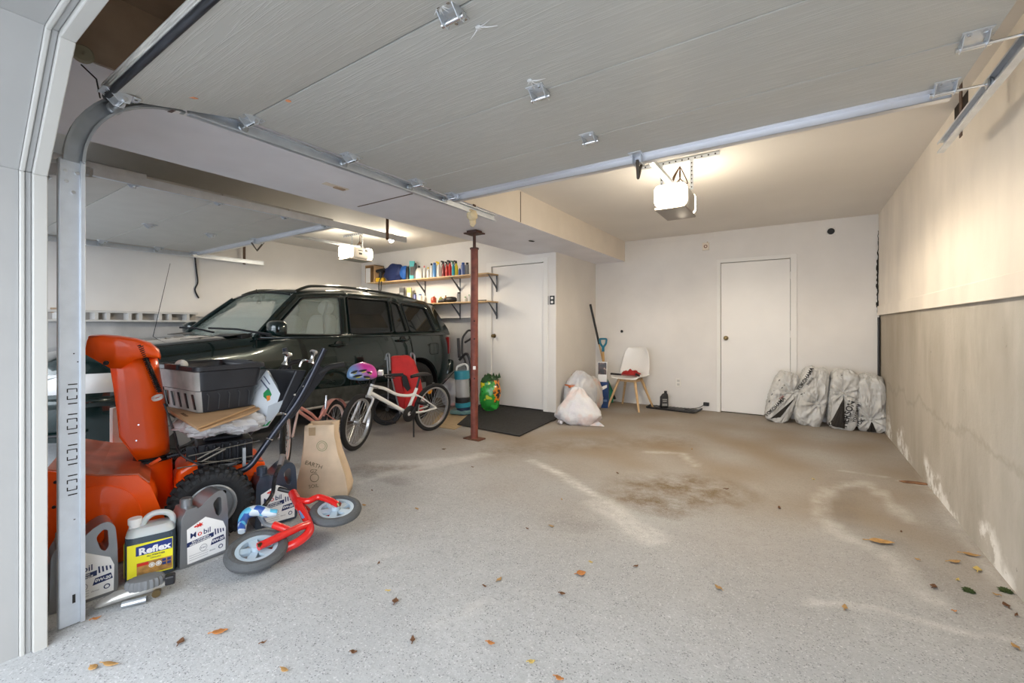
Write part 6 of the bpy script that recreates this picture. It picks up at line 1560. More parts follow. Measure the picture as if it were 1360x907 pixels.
def rubbish(nm, lab, px, w, d, h, m, seed, rz, ties, tie_m, z=0, spread=0.0):
    p = fl(*px); t = thing(nm, lab, 'rubbish bag', (p.x, p.y, z), rz)
    o = Vector((seed * 2.1, seed * .7, seed))
    def fn(q, v):
        a = noise.noise(v * 2.2 + o); rg_ = 1 - abs(noise.noise(v * 5 + o)) * 2; k = 1 + .12 * (1 - max(abs(v.x), abs(v.y), abs(v.z)))
        rg2 = 1 - abs(noise.noise(v * 9 + o)) * 2; q = q * (k + .17 * a + .075 * rg_ + .03 * rg2)
        s = 1 + .25 * max(0, -v.z) - (.30 + spread) * max(0, v.z + (.5 if spread else -.2)); q.x *= s; q.y *= s; q.z = max(q.z, -h / 2 + .0); return q
    MB().ell((0, 0, h / 2), (w / 2, d / 2, h / 2), n=48, k=28, fn=fn).build('bag', m, t, 60)
    for (x, y, zz_, l) in ties:
        f_ = MB(); rnd = random.Random(seed * 7 + int(x * 100)); c = Vector((x, y, zz_))
        for k in range(7): a = rnd.uniform(0, 6.28); e = Vector((math.cos(a), math.sin(a) * .6, rnd.uniform(.0, .6))) * l; f_.prism([c, c + e * .5 + Vector((.012, 0, .01)), c + e, c + e * .6 + Vector((-.012, .004, -.004))], (.002, .002, .002))
        f_.ell(c, (.022, .02, .02), n=10, k=6); f_.build('knot', tie_m, t, None)
    return t
M_TIE = mat('orange drawstring', (.62, .17, .05), .5)
M_FILM1 = film('milky bag film', (.66, .66, .68), .93, [(.30, (.72, .70, .76)), (.5, (.74, .74, .76)), (.62, (.74, .62, .60)), (.72, (.62, .66, .74))])
M_FILM2 = film('clear grey bag film', (.55, .57, .60), .85, [(.33, (.52, .54, .60)), (.55, (.64, .64, .66)), (.68, (.58, .50, .50))])
M_FILM3 = film('pinkish bag film', (.6, .5, .48), .9, [(.35, (.62, .55, .52)), (.52, (.60, .58, .56)), (.64, (.68, .46, .42))])
rubbish('rubbish_bag', 'grey clear rubbish bag with orange drawstring against the closet wall', (771, 549), .40, .32, .54, M_FILM2, 3, .3, ((-.03, -.03, .485, .09), (-.12, -.15, .37, .07)), M_TIE)
rubbish('rubbish_bag', 'pinkish full rubbish bag at the back beside the dark blue carton', (786, 543), .28, .26, .44, M_FILM3, 5, .1, ((.0, .0, .40, .05),), mat('pink knot', (.66, .44, .42), .5))
t = rubbish('rubbish_bag', 'milky white rubbish bag lying in front by the corner of the black mat', (768, 563), .50, .28, .42, M_FILM1, 8, .35, ((-.19, -.10, .03, .05),), M_FILM1, spread=.12)
MB().prism([(.10, -.10, .01), (.30, -.08, .003), (.27, -.02, .012), (.12, .06, .10)], (0, .012, .006)).build('loose_corner', M_FILM1, t, None)
# ---- four tyres in printed white bags ---------------------------------------------------------------------------
M_TBAG = mat('white tyre bag film', (.54, .54, .53), .26, spec=.6, var=.10, vscale=5, bump=.35, bscale=16)
M_TREAD = mat('tyre tread', (.035, .030, .026), .8, bump=.7, bscale=60)
def tyre_bag(lab, base, w, d, h, tilt, rz, pinch, seed, slit=None, words=(), dots=()):
    """a wheel standing in a tied bag: boxy cushion, folds running to the knot"""
    t = thing('tyre_bag', lab, 'tyre bag', base, 0, group='bagged winter tyres'); t.rotation_euler = (0, tilt, rz)
    o = Vector((seed * 1.7, seed * .9, seed * 2.3)); pc = Vector((pinch[0] * w / 2, -d / 2, pinch[1] * h))
    PX = 4.2
    def surf(q0, v):
        k_ = (abs(v.x) ** PX + abs(v.y) ** PX + abs(v.z) ** PX) ** (1 / PX)
        q = Vector((v.x / k_ * w / 2, v.y / k_ * d / 2, v.z / k_ * h / 2)); q.z += h / 2
        q *= 1.0; fr_ = max(0, -v.y)
        r = math.hypot(q.x - pc.x, q.z - pc.z); a = math.atan2(q.z - pc.z, q.x - pc.x)
        fold = (math.sin(a * 9 + seed) + .5 * math.sin(a * 16 + seed * 2)) * min(1, r / .04) * .013 * math.exp(-((r - .07) / .15) ** 2) * fr_
        dent = -.045 * math.exp(-(r / .075) ** 2) * fr_
        big = (.024 * noise.noise(v * 1.8 + o) + .013 * (1 - 2 * abs(noise.noise(v * 3.4 + o)))) + .009 * (1 - 2 * abs(noise.noise(v * 9 + o)))
        n = v.normalized(); q += n * big; q.y -= fold; q.y -= dent * (1 if fr_ else 0)
        if q.z < 0: q.z = 0
        return q
    mb = MB().ell((0, 0, 0), (1, 1, 1), n=150, k=100, fn=surf); bag_o = mb.build('bag', M_TBAG, t, 60)
    # knot
    kp = pc + Vector((0, .035, 0)); f_ = MB(); rnd = random.Random(seed)
    for k in range(9):
        a = rnd.uniform(0, 6.28); e = Vector((math.cos(a), -.5, math.sin(a))) * rnd.uniform(.02, .045); f_.tube([kp, kp + e * .6, kp + e + Vector((0, 0, -.006))], [.006, .007, .002], 5)
    f_.ell(kp + Vector((0, -.012, 0)), (.018, .016, .014), n=10, k=6); f_.build('knot', M_TBAG, t, 50)
    def fy(x, z):
        vx = max(-1, min(1, x / (w / 2))); vz = max(-1, min(1, (z - h / 2) / (h / 2))); vy = -max(.05, 1 - abs(vx) ** PX - abs(vz) ** PX) ** (1 / PX)
        v = Vector((vx, vy, vz)).normalized(); q = surf(None, v); return q.y
    flat = []
    if slit:
        top, bl, br_ = (Vector(q) for q in slit); rows = []
        for k in range(25):
            l_, r_ = top.lerp(bl, k / 24), top.lerp(br_, k / 24); rows.append([Vector((l_.lerp(r_, i / 8).x, 0, l_.lerp(r_, i / 8).y)) for i in range(9)])
        tt = MB().loft(rows, cap=False, cyc=False).build('tyre_tread', M_TREAD, t, 60); drape(bag_o, [tt], .007)
        for f in (.3, .52, .74):
            gm = MB().tube([Vector((top.lerp(bl.lerp(br_, f), k / 16).x, 0, top.lerp(bl.lerp(br_, f), k / 16).y)) for k in range(3, 17)], .0022, 4).build('tread_groove', M_DARK, tt); drape(bag_o, [gm], .0085)
    for (s_, x, z, sz, rot, m) in words:
        o_ = text('printed_word', s_, sz, Matrix.Identity(4), m, t, bold=sz * .02)
        R2 = Matrix.Rotation(rot, 2)
        for vtx in o_.data.vertices:
            q = R2 @ Vector((vtx.co.x, vtx.co.y)); X, Z = x + q.x, z + q.y
            vtx.co = (X, 0, Z)
        drape(bag_o, [o_], .0105)
    for (x, z, l_, rot) in dots:
        q = Vector((math.cos(rot), math.sin(rot))) * l_ / 2; a_, b_ = Vector((x - q.x, fy(x - q.x, z - q.y) - .005, z - q.y)), Vector((x + q.x, fy(x + q.x, z + q.y) - .005, z + q.y))
        MB().tube([a_, b_], .005, 5).build('print_mark', M_INKB, t)
    return t
M_INKB = mat('black print', (.02, .02, .022), .5); M_INKR = mat('red print', (.45, .10, .09), .5); M_INKG = mat('grey print', (.22, .22, .22), .5)
def tb(px, X=None): p = fl(*px); return (p.x, p.y + .10, 0)
tyre_bag('bagged tyre leaning over in front of the white back door', tb((1028, 561)), .24, .235, .60, .27, .12, (.55, .66), 1, slit=((.11, .36), (-.06, .03), (.03, .08)), words=[('YOKOHAMA', -.055, .18, .052, 1.16, M_INKB), ('TIRE', -.02, .31, .03, 1.1, M_INKR)], dots=[(-.11, .42, .05, 1.3), (-.12, .30, .05, 1.4), (-.115, .36, .03, .6), (-.12, .22, .03, 1.4), (-.10, .49, .04, 1.2), (-.04, .44, .05, 1.1)])
tyre_bag('bagged tyre second from the white back door, its face creased and mostly blank', tb((1071, 566)), .25, .24, .67, .15, .08, (.50, .42), 2, words=[('YOKOHAMA', -.10, .53, .052, 1.25, M_INKB), ('PNEUS', -.055, .52, .034, 1.25, M_INKG)], dots=[(-.115, .40, .05, 1.2), (-.10, .36, .04, .8)])
tyre_bag('bagged tyre with a wide dark slit and big black letters, third from the back door', tb((1118, 571)), .25, .235, .65, .06, .05, (-.15, .62), 3, slit=((-.01, .37), (-.125, .03), (.02, .02)), words=[('HERSON', .035, .19, .078, 1.40, M_INKB), ('TIRE STORE', .075, .17, .028, 1.40, M_INKG), ('YOKOHAMA', .115, .23, .044, 1.40, M_INKB)], dots=[(-.06, .60, .05, .3)])
tyre_bag('bagged tyre standing upright in the corner against the concrete wall', tb((1159, 575)), .235, .24, .61, -.02, .0, (-.1, .235), 4, slit=((-.005, .13), (-.05, .004), (.035, .004)), words=[('YOK', -.105, .10, .05, 1.0, M_INKB)], dots=[(-.10, .17, .05, .5), (-.115, .08, .04, 1.2)])
# ---- leaves and scraps on the floor --------------------------------------------------------------------------------
M_LEAF = [mat('tan leaf', (.46, .27, .10), .7, var=.3, vscale=40), mat('brown leaf', (.16, .075, .035), .8, var=.3, vscale=40), mat('orange leaf', (.52, .21, .06), .7, var=.25, vscale=40), mat('yellow leaf', (.62, .46, .14), .7, var=.2, vscale=40)]
def leaf(u, v, ln, rz, m, lab='small dry leaf lying on the concrete floor', grp='dry leaves on the floor', asp=.5, seed=0):
    p = fl(u, v); p.z = fz(p.y)
    n = 9; L_ = []; R_ = []
    for k in range(n + 1):
        t = k / n; w = ln * asp * .5 * math.sin(PI * t ** .8) * (1 + .25 * noise.noise(Vector((seed + t * 5, 0, 0)))); x = (t - .5) * ln; z = .004 + .004 * abs(noise.noise(Vector((seed, t * 3, 1)))) + .006 * (2 * t - 1) ** 2
        L_.append((x, w, z + w * .25)); R_.append((x, -w, z + w * .2))
    mid = [((k / n - .5) * ln, 0, .003 + .006 * (2 * k / n - 1) ** 2) for k in range(n + 1)]
    mb = MB().loft([L_, mid, R_], cap=False, cyc=False).tube([(-ln * .5, 0, .009), (-ln * .72, ln * .05, .006)], .0012 + ln * .006, 4)
    o = mb.build('dry_leaf', m, None, 60, solid=.0012); o.location = p; o.rotation_euler = (0, 0, rz); tag(o, lab, 'leaf', grp); return o
leaf(1171, 721, .115, .3, M_LEAF[0], 'biggest tan leaf on the floor out from the concrete wall', None, .45, 2)
leaf(772, 763, .045, .8, M_LEAF[2], 'round orange leaf in the middle of the floor', None, .85, 5)
leaf(1298, 757, .05, 1.4, M_LEAF[3], 'yellow leaf curled near the foot of the concrete wall', None, .6, 7)
leaf(1268, 765 - 18, .06, .6, M_LEAF[0], 'pale twisted leaf a step out from the concrete wall', None, .4, 8)
leaf(1290, 738, .07, .1, M_LEAF[0], 'flat tan leaf at the foot of the concrete wall', None, .4, 9)
leaf(292, 841, .05, .9, M_LEAF[2], 'orange leaf on the pale concrete in front of the jugs', None, .5, 3)
leaf(147, 884, .055, .5, M_LEAF[0], 'long tan leaf near the foot of the cream jamb', None, .3, 4)
leaf(124, 889, .03, .2, M_LEAF[0], 'small round leaf beside the long tan leaf near the jamb', None, .7, 6)
leaf(652, 856, .03, .2, M_LEAF[2], seed=11); rnd = random.Random(21)
leaf(743, 906 - 3, .03, .1, M_LEAF[2], seed=12)
spots = [(503, 749, 1), (706, 881, 3), (663, 771, 0), (644, 780, 1), (747, 790, 1), (516, 786, 3), (525, 800, 1), (554, 677, 0), (484, 672, 0), (470, 868, 1), (494, 652, 1), (845, 753, 1), (785, 748, 3), (746, 664, 0), (954, 782, 0), (1035, 675, 1), (1197, 707, 1), (1218, 744, 0), (1272, 771, 3), (1323, 791, 0), (1268, 813, 2), (1122, 808, 0), (1080, 637, 3), (919, 597, 0), (628, 621, 1), (590, 597, 1), (668, 571, 3), (820, 629, 1), (1348, 860, 0), (1240, 800 - 20, 1), (1336, 805, 1), (1350, 818, 1), (965, 650, 1), (548, 851, 1), (378, 892, 0), (350, 855, 1), (1215, 610, 1), (1195, 595, 1), (700, 703, 1), (733, 700, 0), (240, 884 - 30, 1), (128, 823, 2)]
for i, (u, v, k) in enumerate(spots): leaf(u, v, rnd.uniform(.014, .034), rnd.uniform(0, 3), M_LEAF[k], asp=rnd.uniform(.35, .75), seed=i * 3.1)
M_MOSS = mat('dark moss', (.05, .075, .02), .95, bump=.6, bscale=90)
for i, (u, v, r, nm) in enumerate(((1287, 786, .018, 'dark green moss tuft on the floor a step out from the concrete wall'), (1336, 786, .02, 'green moss tuft at the very foot of the concrete wall'))):
    p = fl(u, v); o = MB().ell((0, 0, .004), (r, r * .7, .010), n=30, k=16, fn=lambda q, v: (lambda w: Vector((w.x, w.y, max(w.z, -.004))))(q * (1 + .8 * noise.noise(v * 5) + .5 * noise.noise(v * 11)))).build('moss_tuft', M_MOSS, None); o.location = (p.x, p.y, fz(p.y)); tag(o, nm, 'moss')
p = fl(1215, 642); o = MB().ell((0, 0, .004), (.09, .022, .010), rot=(0, 0, .2), n=18, k=8, fn=lambda q, v: Vector((q.x, q.y, max(q.z, -.004))) * (1 + .25 * noise.noise(v * 5))).build('bark_strip', mat('brown bark', (.20, .10, .05), .9, var=.4, vscale=30), None); o.location = (p.x, p.y, fz(p.y)); tag(o, 'flat strip of brown bark on the floor near the foot of the concrete wall', 'bark')
# ======================= shelves over the car, ladder, loose bits on the walls ==============================
M_PINE = mat('pine board', (.56, .38, .20), .5, var=.15, vscale=10, stretch=(1, 8, 8))
M_BRKT = mat('grey bracket', (.10, .11, .13), .4, .5)
DEP = .26
def shelf(lab, x0, x1, z, brackets, group=None):
    t = thing('storage_shelf', lab, 'shelf', ((x0 + x1) / 2, YC, z)); cx = (x0 + x1) / 2
    MB().bx((x0 - cx, -DEP, -.018), (x1 - cx, -.001, 0)).build('board', M_PINE, t, None, bev=.002)
    for x in brackets:
        b = MB().bx((x - cx - .012, -DEP * .95, -.021), (x - cx + .012, -.002, -.018)).bx((x - cx - .012, -.006, -.25), (x - cx + .012, -.002, -.018)).prism([(x - cx - .003, -.006, -.22), (x - cx - .003, -DEP * .8, -.021), (x - cx - .003, -DEP * .72, -.021), (x - cx - .003, -.006, -.17)], (.006, 0, 0))
        b.build('bracket', M_BRKT, t, None)
    return t
yf = YC - DEP
zU = at(640, 362.5, Y=yf).z; zL = at(640, 399.5, Y=yf).z
xs = lambda u, y=yf: at(u, 400, Y=y).x
xU0, xU1 = xs(491), xs(647.5)
shelf('long upper pine shelf on the rear wall crowded with bottles', xU0, xU1, zU, [xs(549), xs(596), xs(647) - .02])
shelf('lower pine shelf on the rear wall above the car roof', xs(500), xU1, zL, [xs(549), xs(596), xs(647) - .02])
def prof_bottle(lab, u, v0, v1, wpx, shape, cols, cat='bottle', nm='bottle', z=None, dy=.10, cap=None):
    """a bottle standing on a shelf at its place along it; v0 is its top, wpx its width as seen"""
    y = YC - dy; p = at(u, 400, Y=y); zz = z; T = p.dot(Vector((FW[0], FW[1], 0))); h = (v1 - v0) * T / CF; r = wpx * T / CF / 2 * .93
    t = thing(nm, lab, cat, (p.x, y, zz + .0005), YAW, group=None)
    m = mat('p_' + '_'.join('%02d' % int(c * 99) for c in cols[0]), cols[0], .32, coat=.3); mc = mat('p_' + '_'.join('%02d' % int(c * 99) for c in cols[1]), cols[1], .35)
    if shape == 'spray':
        MB().lathe([(0, 0), (r * .92, 0), (r, .01), (r, h * .45), (r * .85, h * .60), (r * .42, h * .74), (r * .38, h * .80), (0, h * .80)], n=20).build('body', m, t)
        MB().box((-.006, 0, h * .88), (r * 1.1, r * .6, h * .12)).box((-r * .95, 0, h * .92), (r * 1.0, r * .45, h * .09)).prism([(-r * .5, -.006, h * .86), (-r * 1.1, -.006, h * .72), (-r * .85, -.006, h * .70), (-r * .2, -.006, h * .82)], (0, .012, 0)).cyl((0, 0, h * .78), (0, 0, h * .86), r * .42, n=12).build('trigger_head', mc, t, None, bev=.003)
    elif shape == 'can':
        MB().lathe([(0, 0), (r, 0), (r, h * .80), (r * .75, h * .86), (0, h * .86)], n=22).build('body', m, t)
        MB().lathe([(0, h * .84), (r * .72, h * .84), (r * .72, h * .985), (r * .6, h), (0, h)], n=18).build('cap', mc, t)
    elif shape == 'jug':
        MB().loft([[Vector((q[0], q[1], zz_)) for q in rrect(2 * r * f, 1.4 * r * f, .3 * r, 3)] for f, zz_ in ((.96, 0), (1, .01), (1, h * .62), (.7, h * .78), (.36, h * .86))]).build('body', m, t, 40)
        MB().cyl((0, 0, h * .85), (0, 0, h), r * .40, n=14).build('cap', mc, t)
        MB().tube([(r * .4, 0, h * .72), (r * .85, 0, h * .80), (r * .98, 0, h * .62)], r * .14, 6).build('handle', m, t)
    elif shape == 'box':
        MB().bx((-r, -r * .7, 0), (r, r * .7, h)).build('body', m, t, None, bev=.002); MB().bx((-r * .8, -r * .7 - .0012, h * .25), (r * .8, -r * .7 - .0004, h * .7)).build('label', mc, t, None)
        return t
    else:
        MB().lathe([(0, 0), (r * .95, 0), (r, .008), (r, h * .64), (r * .8, h * .74), (r * .36, h * .82), (r * .36, h * .88), (0, h * .88)], n=20).build('body', m, t)
        MB().cyl((0, 0, h * .86), (0, 0, h), r * .44, n=14).build('cap', mc, t)
    lb = mat('p_' + '_'.join('%02d' % int(c * 99) for c in (cols[2] if len(cols) > 2 else (.75, .74, .70))), cols[2] if len(cols) > 2 else (.75, .74, .70), .4)
    MB().lathe([(r * 1.01, h * .12), (r * 1.012, h * .125), (r * 1.012, h * .43), (r * 1.01, h * .435)], a0=PI * 1.05, a1=PI * .9, n=10).build('label', lb, t)
    return t
W_, K_, RD, BL, YL, GN, GY, TL_ = (.75, .75, .73), (.02, .02, .022), (.55, .02, .015), (.02, .09, .36), (.78, .55, .02), (.02, .30, .06), (.24, .25, .26), (.02, .38, .42)
zu = zU
items = [('spray', 582.5, 342, 364.5, 5.5, 'white spray bottle with yellow trigger on the upper shelf', (W_, YL, W_)), ('spray', 589, 340.5, 364, 5.5, 'dark red spray bottle with black trigger on the upper shelf', ((.25, .03, .03), K_, (.1, .3, .1))),
    ('spray', 593.5, 342.5, 364, 4.5, 'red spray bottle behind the neighbouring red ones, narrow', (RD, K_, RD)), ('spray', 597.5, 340, 363.5, 6, 'bright red spray bottle with tall black trigger on the upper shelf', ((.66, .03, .02), K_, (.6, .05, .03))),
    ('spray', 602, 341.5, 363.5, 4.5, 'teal spray bottle with dark green trigger beside the yellow one', ((.02, .35, .45), (.02, .10, .05), W_)), ('spray', 606, 341, 363.5, 5.5, 'yellow spray bottle with black trigger on the upper shelf', ((.80, .68, .05), K_, YL)),
    ('can', 577, 345.5, 366, 5.5, 'blue and white bottle beside the white spray bottle with yellow trigger', ((.10, .28, .60), BL, W_)), ('can', 573, 346, 366.5, 4, 'white bottle with dark cap beside the blue and white one', (W_, K_, BL)),
    ('plain', 568.5, 352, 367, 4.5, 'short bottle with yellow top on the upper shelf', (W_, YL, YL)), ('plain', 563.5, 349.5, 367.5, 3.8, 'slim white bottle with red cap on the upper shelf', (W_, RD, W_)),
    ('jug', 556.5, 350.5, 368.5, 9, 'squat white jug with black cap and label on the upper shelf', (W_, K_, (.3, .3, .28))), ('box', 547.5, 344, 369.5, 7, 'turquoise box standing tall on the upper shelf', ((.02, .42, .48), K_, (.05, .2, .25))),
    ('can', 541.5, 351.5, 370, 5.5, 'black canister with pale label between the blue bag and the turquoise box', (K_, K_, (.5, .45, .4))), ('can', 551.5, 346.5, 369, 4.5, 'dark grey bottle tucked between turquoise box and white jug', ((.07, .08, .09), K_, (.2, .2, .2))),
    ('can', 615, 345, 362.5, 6, 'blue and silver bottle past the yellow spray bottle, towards the red post', ((.12, .18, .40), BL, (.5, .55, .6))), ('can', 620.5, 344, 361.5, 5, 'silver grey can with black lid by the red post', (GY, K_, (.5, .1, .08))), ('plain', 610.5, 351, 363, 3.5, 'small blue bottle beside the yellow spray bottle', (BL, W_, BL))]
for i, (sh, u, v0, v1, w, lab, cols) in enumerate(items): prof_bottle(lab, u, v0, v1, w, sh, cols, z=zu, dy=.10 if i % 2 else .14, nm={'spray': 'spray_bottle', 'can': 'spray_can', 'plain': 'bottle', 'jug': 'fluid_jug', 'box': 'carton'}[sh], cat={'spray': 'spray bottle', 'can': 'can', 'plain': 'bottle', 'jug': 'jug', 'box': 'box'}[sh])
zl = zL
low = [('can', 558, 391, 404, 6, 'white tin with blue lid above the car roof rail on the lower shelf', (W_, BL, W_)), ('plain', 592, 391, 401, 4, 'small amber bottle on the lower shelf by the black tool', ((.35, .16, .03), K_, W_)), ('plain', 623, 389, 399, 3, 'slim green topped bottle on the lower shelf by the red post', (W_, GN, GN)), ('plain', 576, 390.5, 401, 8, 'round red dial gauge standing on the lower shelf', ((.45, .06, .03), W_, (.6, .2, .15))), ('jug', 585.5, 392, 400.5, 6, 'small green and gold bottle on the lower shelf', ((.25, .30, .08), (.5, .25, .05), YL)), ('can', 609.5, 385, 398.5, 6, 'silver canister with black lid on the lower shelf', (GY, K_, (.4, .42, .44))),
    ('plain', 618, 391, 398, 6, 'low white tub on the lower shelf beside the silver canister', (W_, GN, W_)), ('box', 534, 384.5, 407, 7, 'dark framed box standing on the lower shelf above the car roof', (K_, GY, (.4, .4, .38))), ('box', 543.5, 384, 406, 6, 'yellow green box standing on the lower shelf above the car roof', ((.50, .50, .16), W_, W_)),
    ('can', 551, 390, 405, 5, 'small blue tin low on the shelf above the car roof', ((.1, .12, .3), K_, W_))]
for i, (sh, u, v0, v1, w, lab, cols) in enumerate(low): prof_bottle(lab, u, v0, v1, w, sh, cols, z=zl, dy=.12, nm={'spray': 'spray_bottle', 'can': 'tin', 'plain': 'jar', 'jug': 'bottle', 'box': 'carton'}[sh], cat={'can': 'tin', 'plain': 'jar', 'jug': 'bottle', 'box': 'box'}[sh])
p = at(599, 400, Y=YC - .14); t = thing('power_sander', 'black hand tool lying on the lower shelf', 'power tool', (p.x, p.y, zl + .0005), .2)
MB().ell((0, 0, .045), (.11, .05, .045), n=18, k=10, fn=lambda q, v: q * (1 + .15 * noise.noise(v * 3))).build('body', M_BLACK, t); MB().tube([(-.10, 0, .04), (-.22, 0, .02)], [.03, .018], 8).build('nose', M_BLACK, t)
p = at(638, 400, Y=YC - .14); t = thing('pry_bar', 'dark flat tool on the lower shelf end past the red post', 'tool', (p.x, p.y, zl + .0005), 0)
MB().bx((-.10, -.02, 0), (.10, .02, .022)).build('bar', M_BLACK, t, None, bev=.004)
# left end of the upper shelf: white panel box, yellow tool, blue bag
p = at(496.5, 400, Y=YC - .13); t = thing('open_carton', 'open brown and white carton on the corner end of the upper shelf', 'carton', (p.x, p.y, zu + .0005), 0)
MB().bx((-.10, -.10, 0), (-.09, .11, .30)).bx((.12, -.10, 0), (.13, .11, .30)).bx((-.10, .10, 0), (.13, .11, .30)).bx((-.10, -.10, .285), (.13, .11, .30)).build('carton', M_CARD, t, None); MB().bx((-.088, -.10, 0), (.03, -.095, .25)).build('white_panel', M_TRIM, t, None)
p = at(505, 400, Y=YC - .17); t = thing('cordless_drill', 'yellow and black drill on the upper shelf beside the open carton', 'power tool', (p.x, p.y, zu + .0005), .3)
MB().bx((-.07, -.04, 0), (.08, .04, .075)).build('battery', mat('tool yellow', (.80, .50, .02), .4), t, None, bev=.015); MB().tube([(.0, 0, .07), (.02, 0, .17)], [.03, .03], 10).tube([(-.07, 0, .19), (.08, 0, .20)], [.025, .04], 10).build('body', M_BLACK, t)
p = at(524, 400, Y=YC - .12); t = thing('blue_bag', 'navy blue bag slumped on the upper shelf with a hanging strap', 'bag', (p.x, p.y, zu + .0005), .1)
MB().ell((0, 0, .14), (.22, .08, .15), n=30, k=16, fn=lambda q, v: (lambda r: Vector((r.x, r.y, max(r.z, -.139))))(q * (1 + .22 * noise.noise(v * 2.4)))).build('bag', mat('navy nylon', (.02, .035, .13), .6, bump=.3, bscale=20), t, 60)
MB().ell((.24, -.01, .13), (.09, .085, .115), n=22, k=14, fn=lambda q, v: q * (1 + .12 * noise.noise(v * 3))).build('blue_roll', mat('bright blue nylon', (.03, .14, .50), .5), t)
MB().tube(spline([(-.19, -.09, .10), (-.20, -.145, .0), (-.20, -.15, -.13), (-.16, -.15, -.16), (-.15, -.145, -.0)], 6), .009, 6).build('strap', M_BLACKM, t)
p = at(506, 384, Y=YC - .14); t = thing('green_clamps', 'bunch of green plastic clips on the lower shelf below the drill', 'clips', (p.x, p.y, zL + .0005))
b = MB()
for k in range(4): b.box((-.06 + k * .045, 0, .09), (.035, .05, .18), rot=(0, .15 * (-1) ** k, 0))
b.build('clips', mat('clip green', (.02, .36, .08), .4), t, None, bev=.006)
# ---- pale ladder lying on edge along the left wall ------------------------------------------------------------------
M_LAD = mat('white painted ladder', (.60, .59, .57), .5)
y0_, y1_ = at(62, 415, X=XL + .06).y, at(262, 415, X=XL + .06).y; zb_ = 1.20
t = thing('ladder', 'pale ladder lying on its side along the far wall behind the car bonnet', 'ladder', (XL + .035, (y0_ + y1_) / 2, zb_)); hl_ = (y1_ - y0_) / 2
MB().bx((-.03, -hl_, 0), (.05, hl_, .022)).build('lower_rail', M_LAD, t, None, bev=.003); MB().bx((-.03, -hl_, .10), (.05, hl_, .125)).build('upper_rail', M_LAD, t, None, bev=.003)
k = 0; y = -hl_ + .05
while y < hl_ - .1:
    MB().prism([(-.03, y, .02), (-.03, y + .03, .02), (.045, y + .055, .02), (.045, y + .025, .02)], (0, .0, .082)).build('rung', M_LAD, t, None)
    k += 1; y += .10 if k % 2 else .19
MB().bx((-.034, -hl_, .02), (-.03, hl_, .10)).build('web', mat('ladder web', (.40, .38, .36), .6), t, None)
# cable on the left wall, pipe stub, wire clip
a_ = [at(u, v, X=XL + .015) for u, v in ((259, 342), (261, 360), (262.5, 375), (259, 385), (264, 396))]
t = thing('hanging_hose', 'thin dark hose hanging on the far wall above the car bonnet', 'hose', a_[0]); MB().tube(spline([q - a_[0] for q in a_], 6), .009, 6).build('hose', M_BLACKM, t)
p = at(74, 413, X=XL + .001); t = thing('wall_fitting', 'small brown pipe fitting on the far wall beside the door track', 'fitting', p)
MB().bx((0, -.04, -.02), (.03, .02, .035)).cyl((0, .05, -.02), (.05, .05, -.02), .02, n=10).build('fitting', M_BROWN, t, None)
# hole and fitting in the soffit
p = at(447, 248, Z=ZB); t = thing('ceiling_fixture', 'small rusty bracket left in the grey soffit of the beam', 'bracket', (p.x, p.y, ZB))
MB().bx((-.02, -.10, -.004), (.03, .08, -.0005)).build('patch', M_BEAMS, t, None); MB().bx((-.012, -.02, -.012), (.016, .06, -.0042)).build('rust_plate', M_BROWN, t, None)
p = at(706, 320, Z=ZB); o = MB().ell((0, 0, -.002), (.03, .05, .002), n=12, k=6).build('ceiling_hook_hole', M_DARK, None); o.location = (p.x, p.y, ZB); tag(o, 'dark knot hole in the soffit past the red post', 'hole')
# ======================= camera, daylight, lamps =====================================
cam = bpy.data.cameras.new('camera'); co = bpy.data.objects.new('camera', cam); C.objects.link(co)
cam.sensor_width = 36; cam.lens = CF / 1360 * 36; cam.shift_y = -(453.5 - CY) / 1360; cam.clip_start = .02
co.location = (0, 0, CH); co.rotation_euler = (PI / 2, 0, YAW); bpy.context.scene.camera = co
wd = bpy.data.worlds.new('overcast sky'); bpy.context.scene.world = wd; wd.use_nodes = True
nt = wd.node_tree; bg = nt.nodes['Background']
tc = node(nt, 'ShaderNodeTexCoord'); sp = node(nt, 'ShaderNodeSeparateXYZ'); nt.links.new(tc.outputs['Generated'], sp.inputs[0])
cr_ = node(nt, 'ShaderNodeValToRGB'); cr_.color_ramp.elements[0].position = .0; cr_.color_ramp.elements[0].color = (.80, .86, .95, 1); cr_.color_ramp.elements[1].position = .8; cr_.color_ramp.elements[1].color = (.88, .94, 1.0, 1)
nt.links.new(sp.outputs[2], cr_.inputs[0]); nt.links.new(cr_.outputs[0], bg.inputs['Color']); bg.inputs['Strength'].default_value = 3.6
def lamp(nm, loc, e, col, r=.06, shape='POINT', rot=None, size=None):
    l = bpy.data.lights.new(nm, shape); l.energy = e; l.color = col
    if shape == 'POINT': l.shadow_soft_size = r
    o = bpy.data.objects.new(nm, l); C.objects.link(o); o.location = loc
    if rot: o.rotation_euler = rot
    if size: l.shape = 'RECTANGLE'; l.size, l.size_y = size
    return o
WARM = (1.0, .86, .66)
def down(nm, loc, e):
    o = lamp(nm, loc, e, WARM, shape='SPOT'); o.data.spot_size = math.radians(178); o.data.spot_blend = .3; o.data.shadow_soft_size = .10
down('opener_lamp', (-.77, 3.19, 2.04), 34); down('opener_lamp_back', (-.77, 3.65, 2.04), 44)
lamp('opener_glow', (-.77, 3.19, 2.06), 6, WARM, .09); lamp('opener_glow_back', (-.77, 3.65, 2.06), 9, WARM, .09)
lamp('far_opener_glow', (-5.02, 3.52, 2.1), 4, WARM, .09)
down('far_opener_lamp', (-5.02, 3.52, 2.08), 26); down('far_opener_lamp_back', (-5.02, 3.98, 2.08), 34)
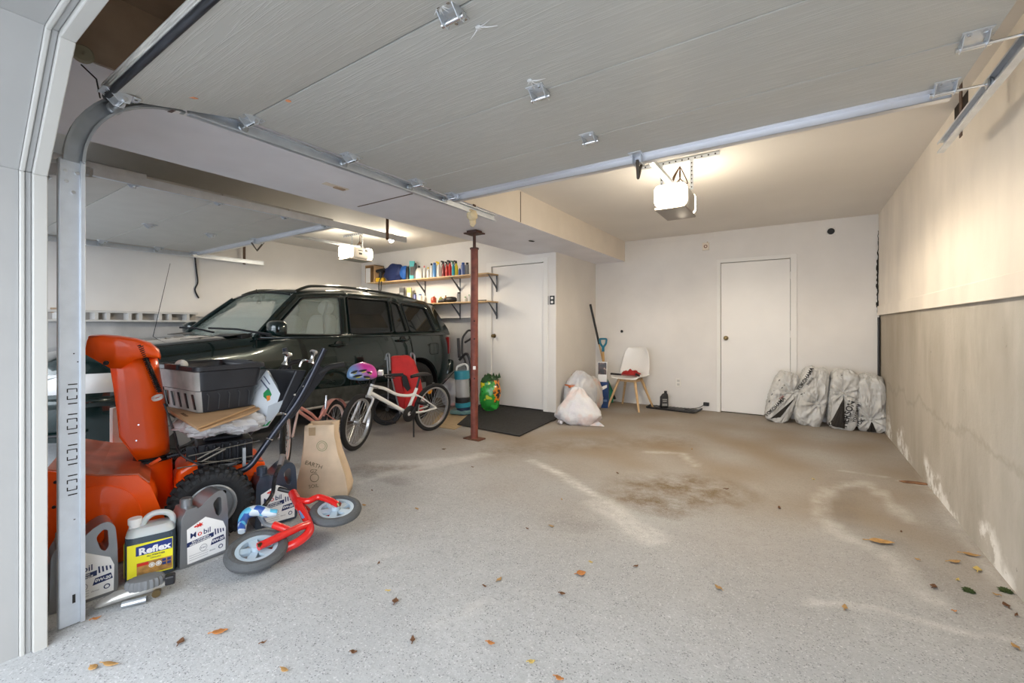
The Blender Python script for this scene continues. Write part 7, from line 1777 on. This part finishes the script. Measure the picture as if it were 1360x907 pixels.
lamp('bulb_lamp', (-4.67, 4.06, 2.27), 6, WARM, .04)
sc = bpy.context.scene
sc.view_settings.view_transform = 'Standard'; sc.view_settings.look = 'None'; sc.view_settings.gamma = 1; sc.view_settings.use_curve_mapping = False
sc.view_settings.exposure = 0.80
sc.cycles.use_denoising = True
sc.cycles.max_bounces = 10; sc.cycles.diffuse_bounces = 6; sc.cycles.transparent_max_bounces = 16
sc.cycles.sample_clamp_indirect = 8
# ---- pieces that stand apart become parts of their own ------------------------------------------------
SPLIT = {'sill_panel', 'window_seal', 'front_pillar', 'wheel_liner', 'sill_trim', 'chain_rings', 'glass_seal', 'cranks_pedals', 'belt_moulding', 'door_gap', 'bonnet_gap', 'wipers', 'shell_leg', 'sockets', 'holes', 'yellow_flashes', 'side_vents', 'bolts', 'slots', 'linkage_rods', 'chrome_bolts', 'seat_rails', 'hanger_strap', 'axle_nuts', 'brake_cables', 'plate_bolts', 'rim_holes', 'chute_rivets', 'hinges', 'pillars', 'frame', 'fork'}
def islands(me):
    par = list(range(len(me.vertices)))
    def find(a):
        while par[a] != a: par[a] = par[par[a]]; a = par[a]
        return a
    for e in me.edges:
        a, b = find(e.vertices[0]), find(e.vertices[1])
        if a != b: par[a] = b
    return [find(i) for i in range(len(me.vertices))]
for o in list(bpy.data.objects):
    if o.type != 'MESH' or o.parent is None or o.name.split('.')[0] not in SPLIT or o.name.split('.')[0] in ('frame', 'fork', 'pillars', 'hanger_strap'): continue
    ids = islands(o.data); roots = sorted(set(ids))
    if len(roots) < 2 or len(roots) > 60: continue
    for k, r in enumerate(roots):
        bm = bmesh.new(); bm.from_mesh(o.data); bm.verts.ensure_lookup_table()
        bmesh.ops.delete(bm, geom=[bm.verts[i] for i, q in enumerate(ids) if q != r], context='VERTS')
        me = bpy.data.meshes.new(o.data.name); bm.to_mesh(me); bm.free()
        for m_ in o.data.materials: me.materials.append(m_)
        c = o.copy(); c.data = me; C.objects.link(c)
    bpy.data.objects.remove(o)
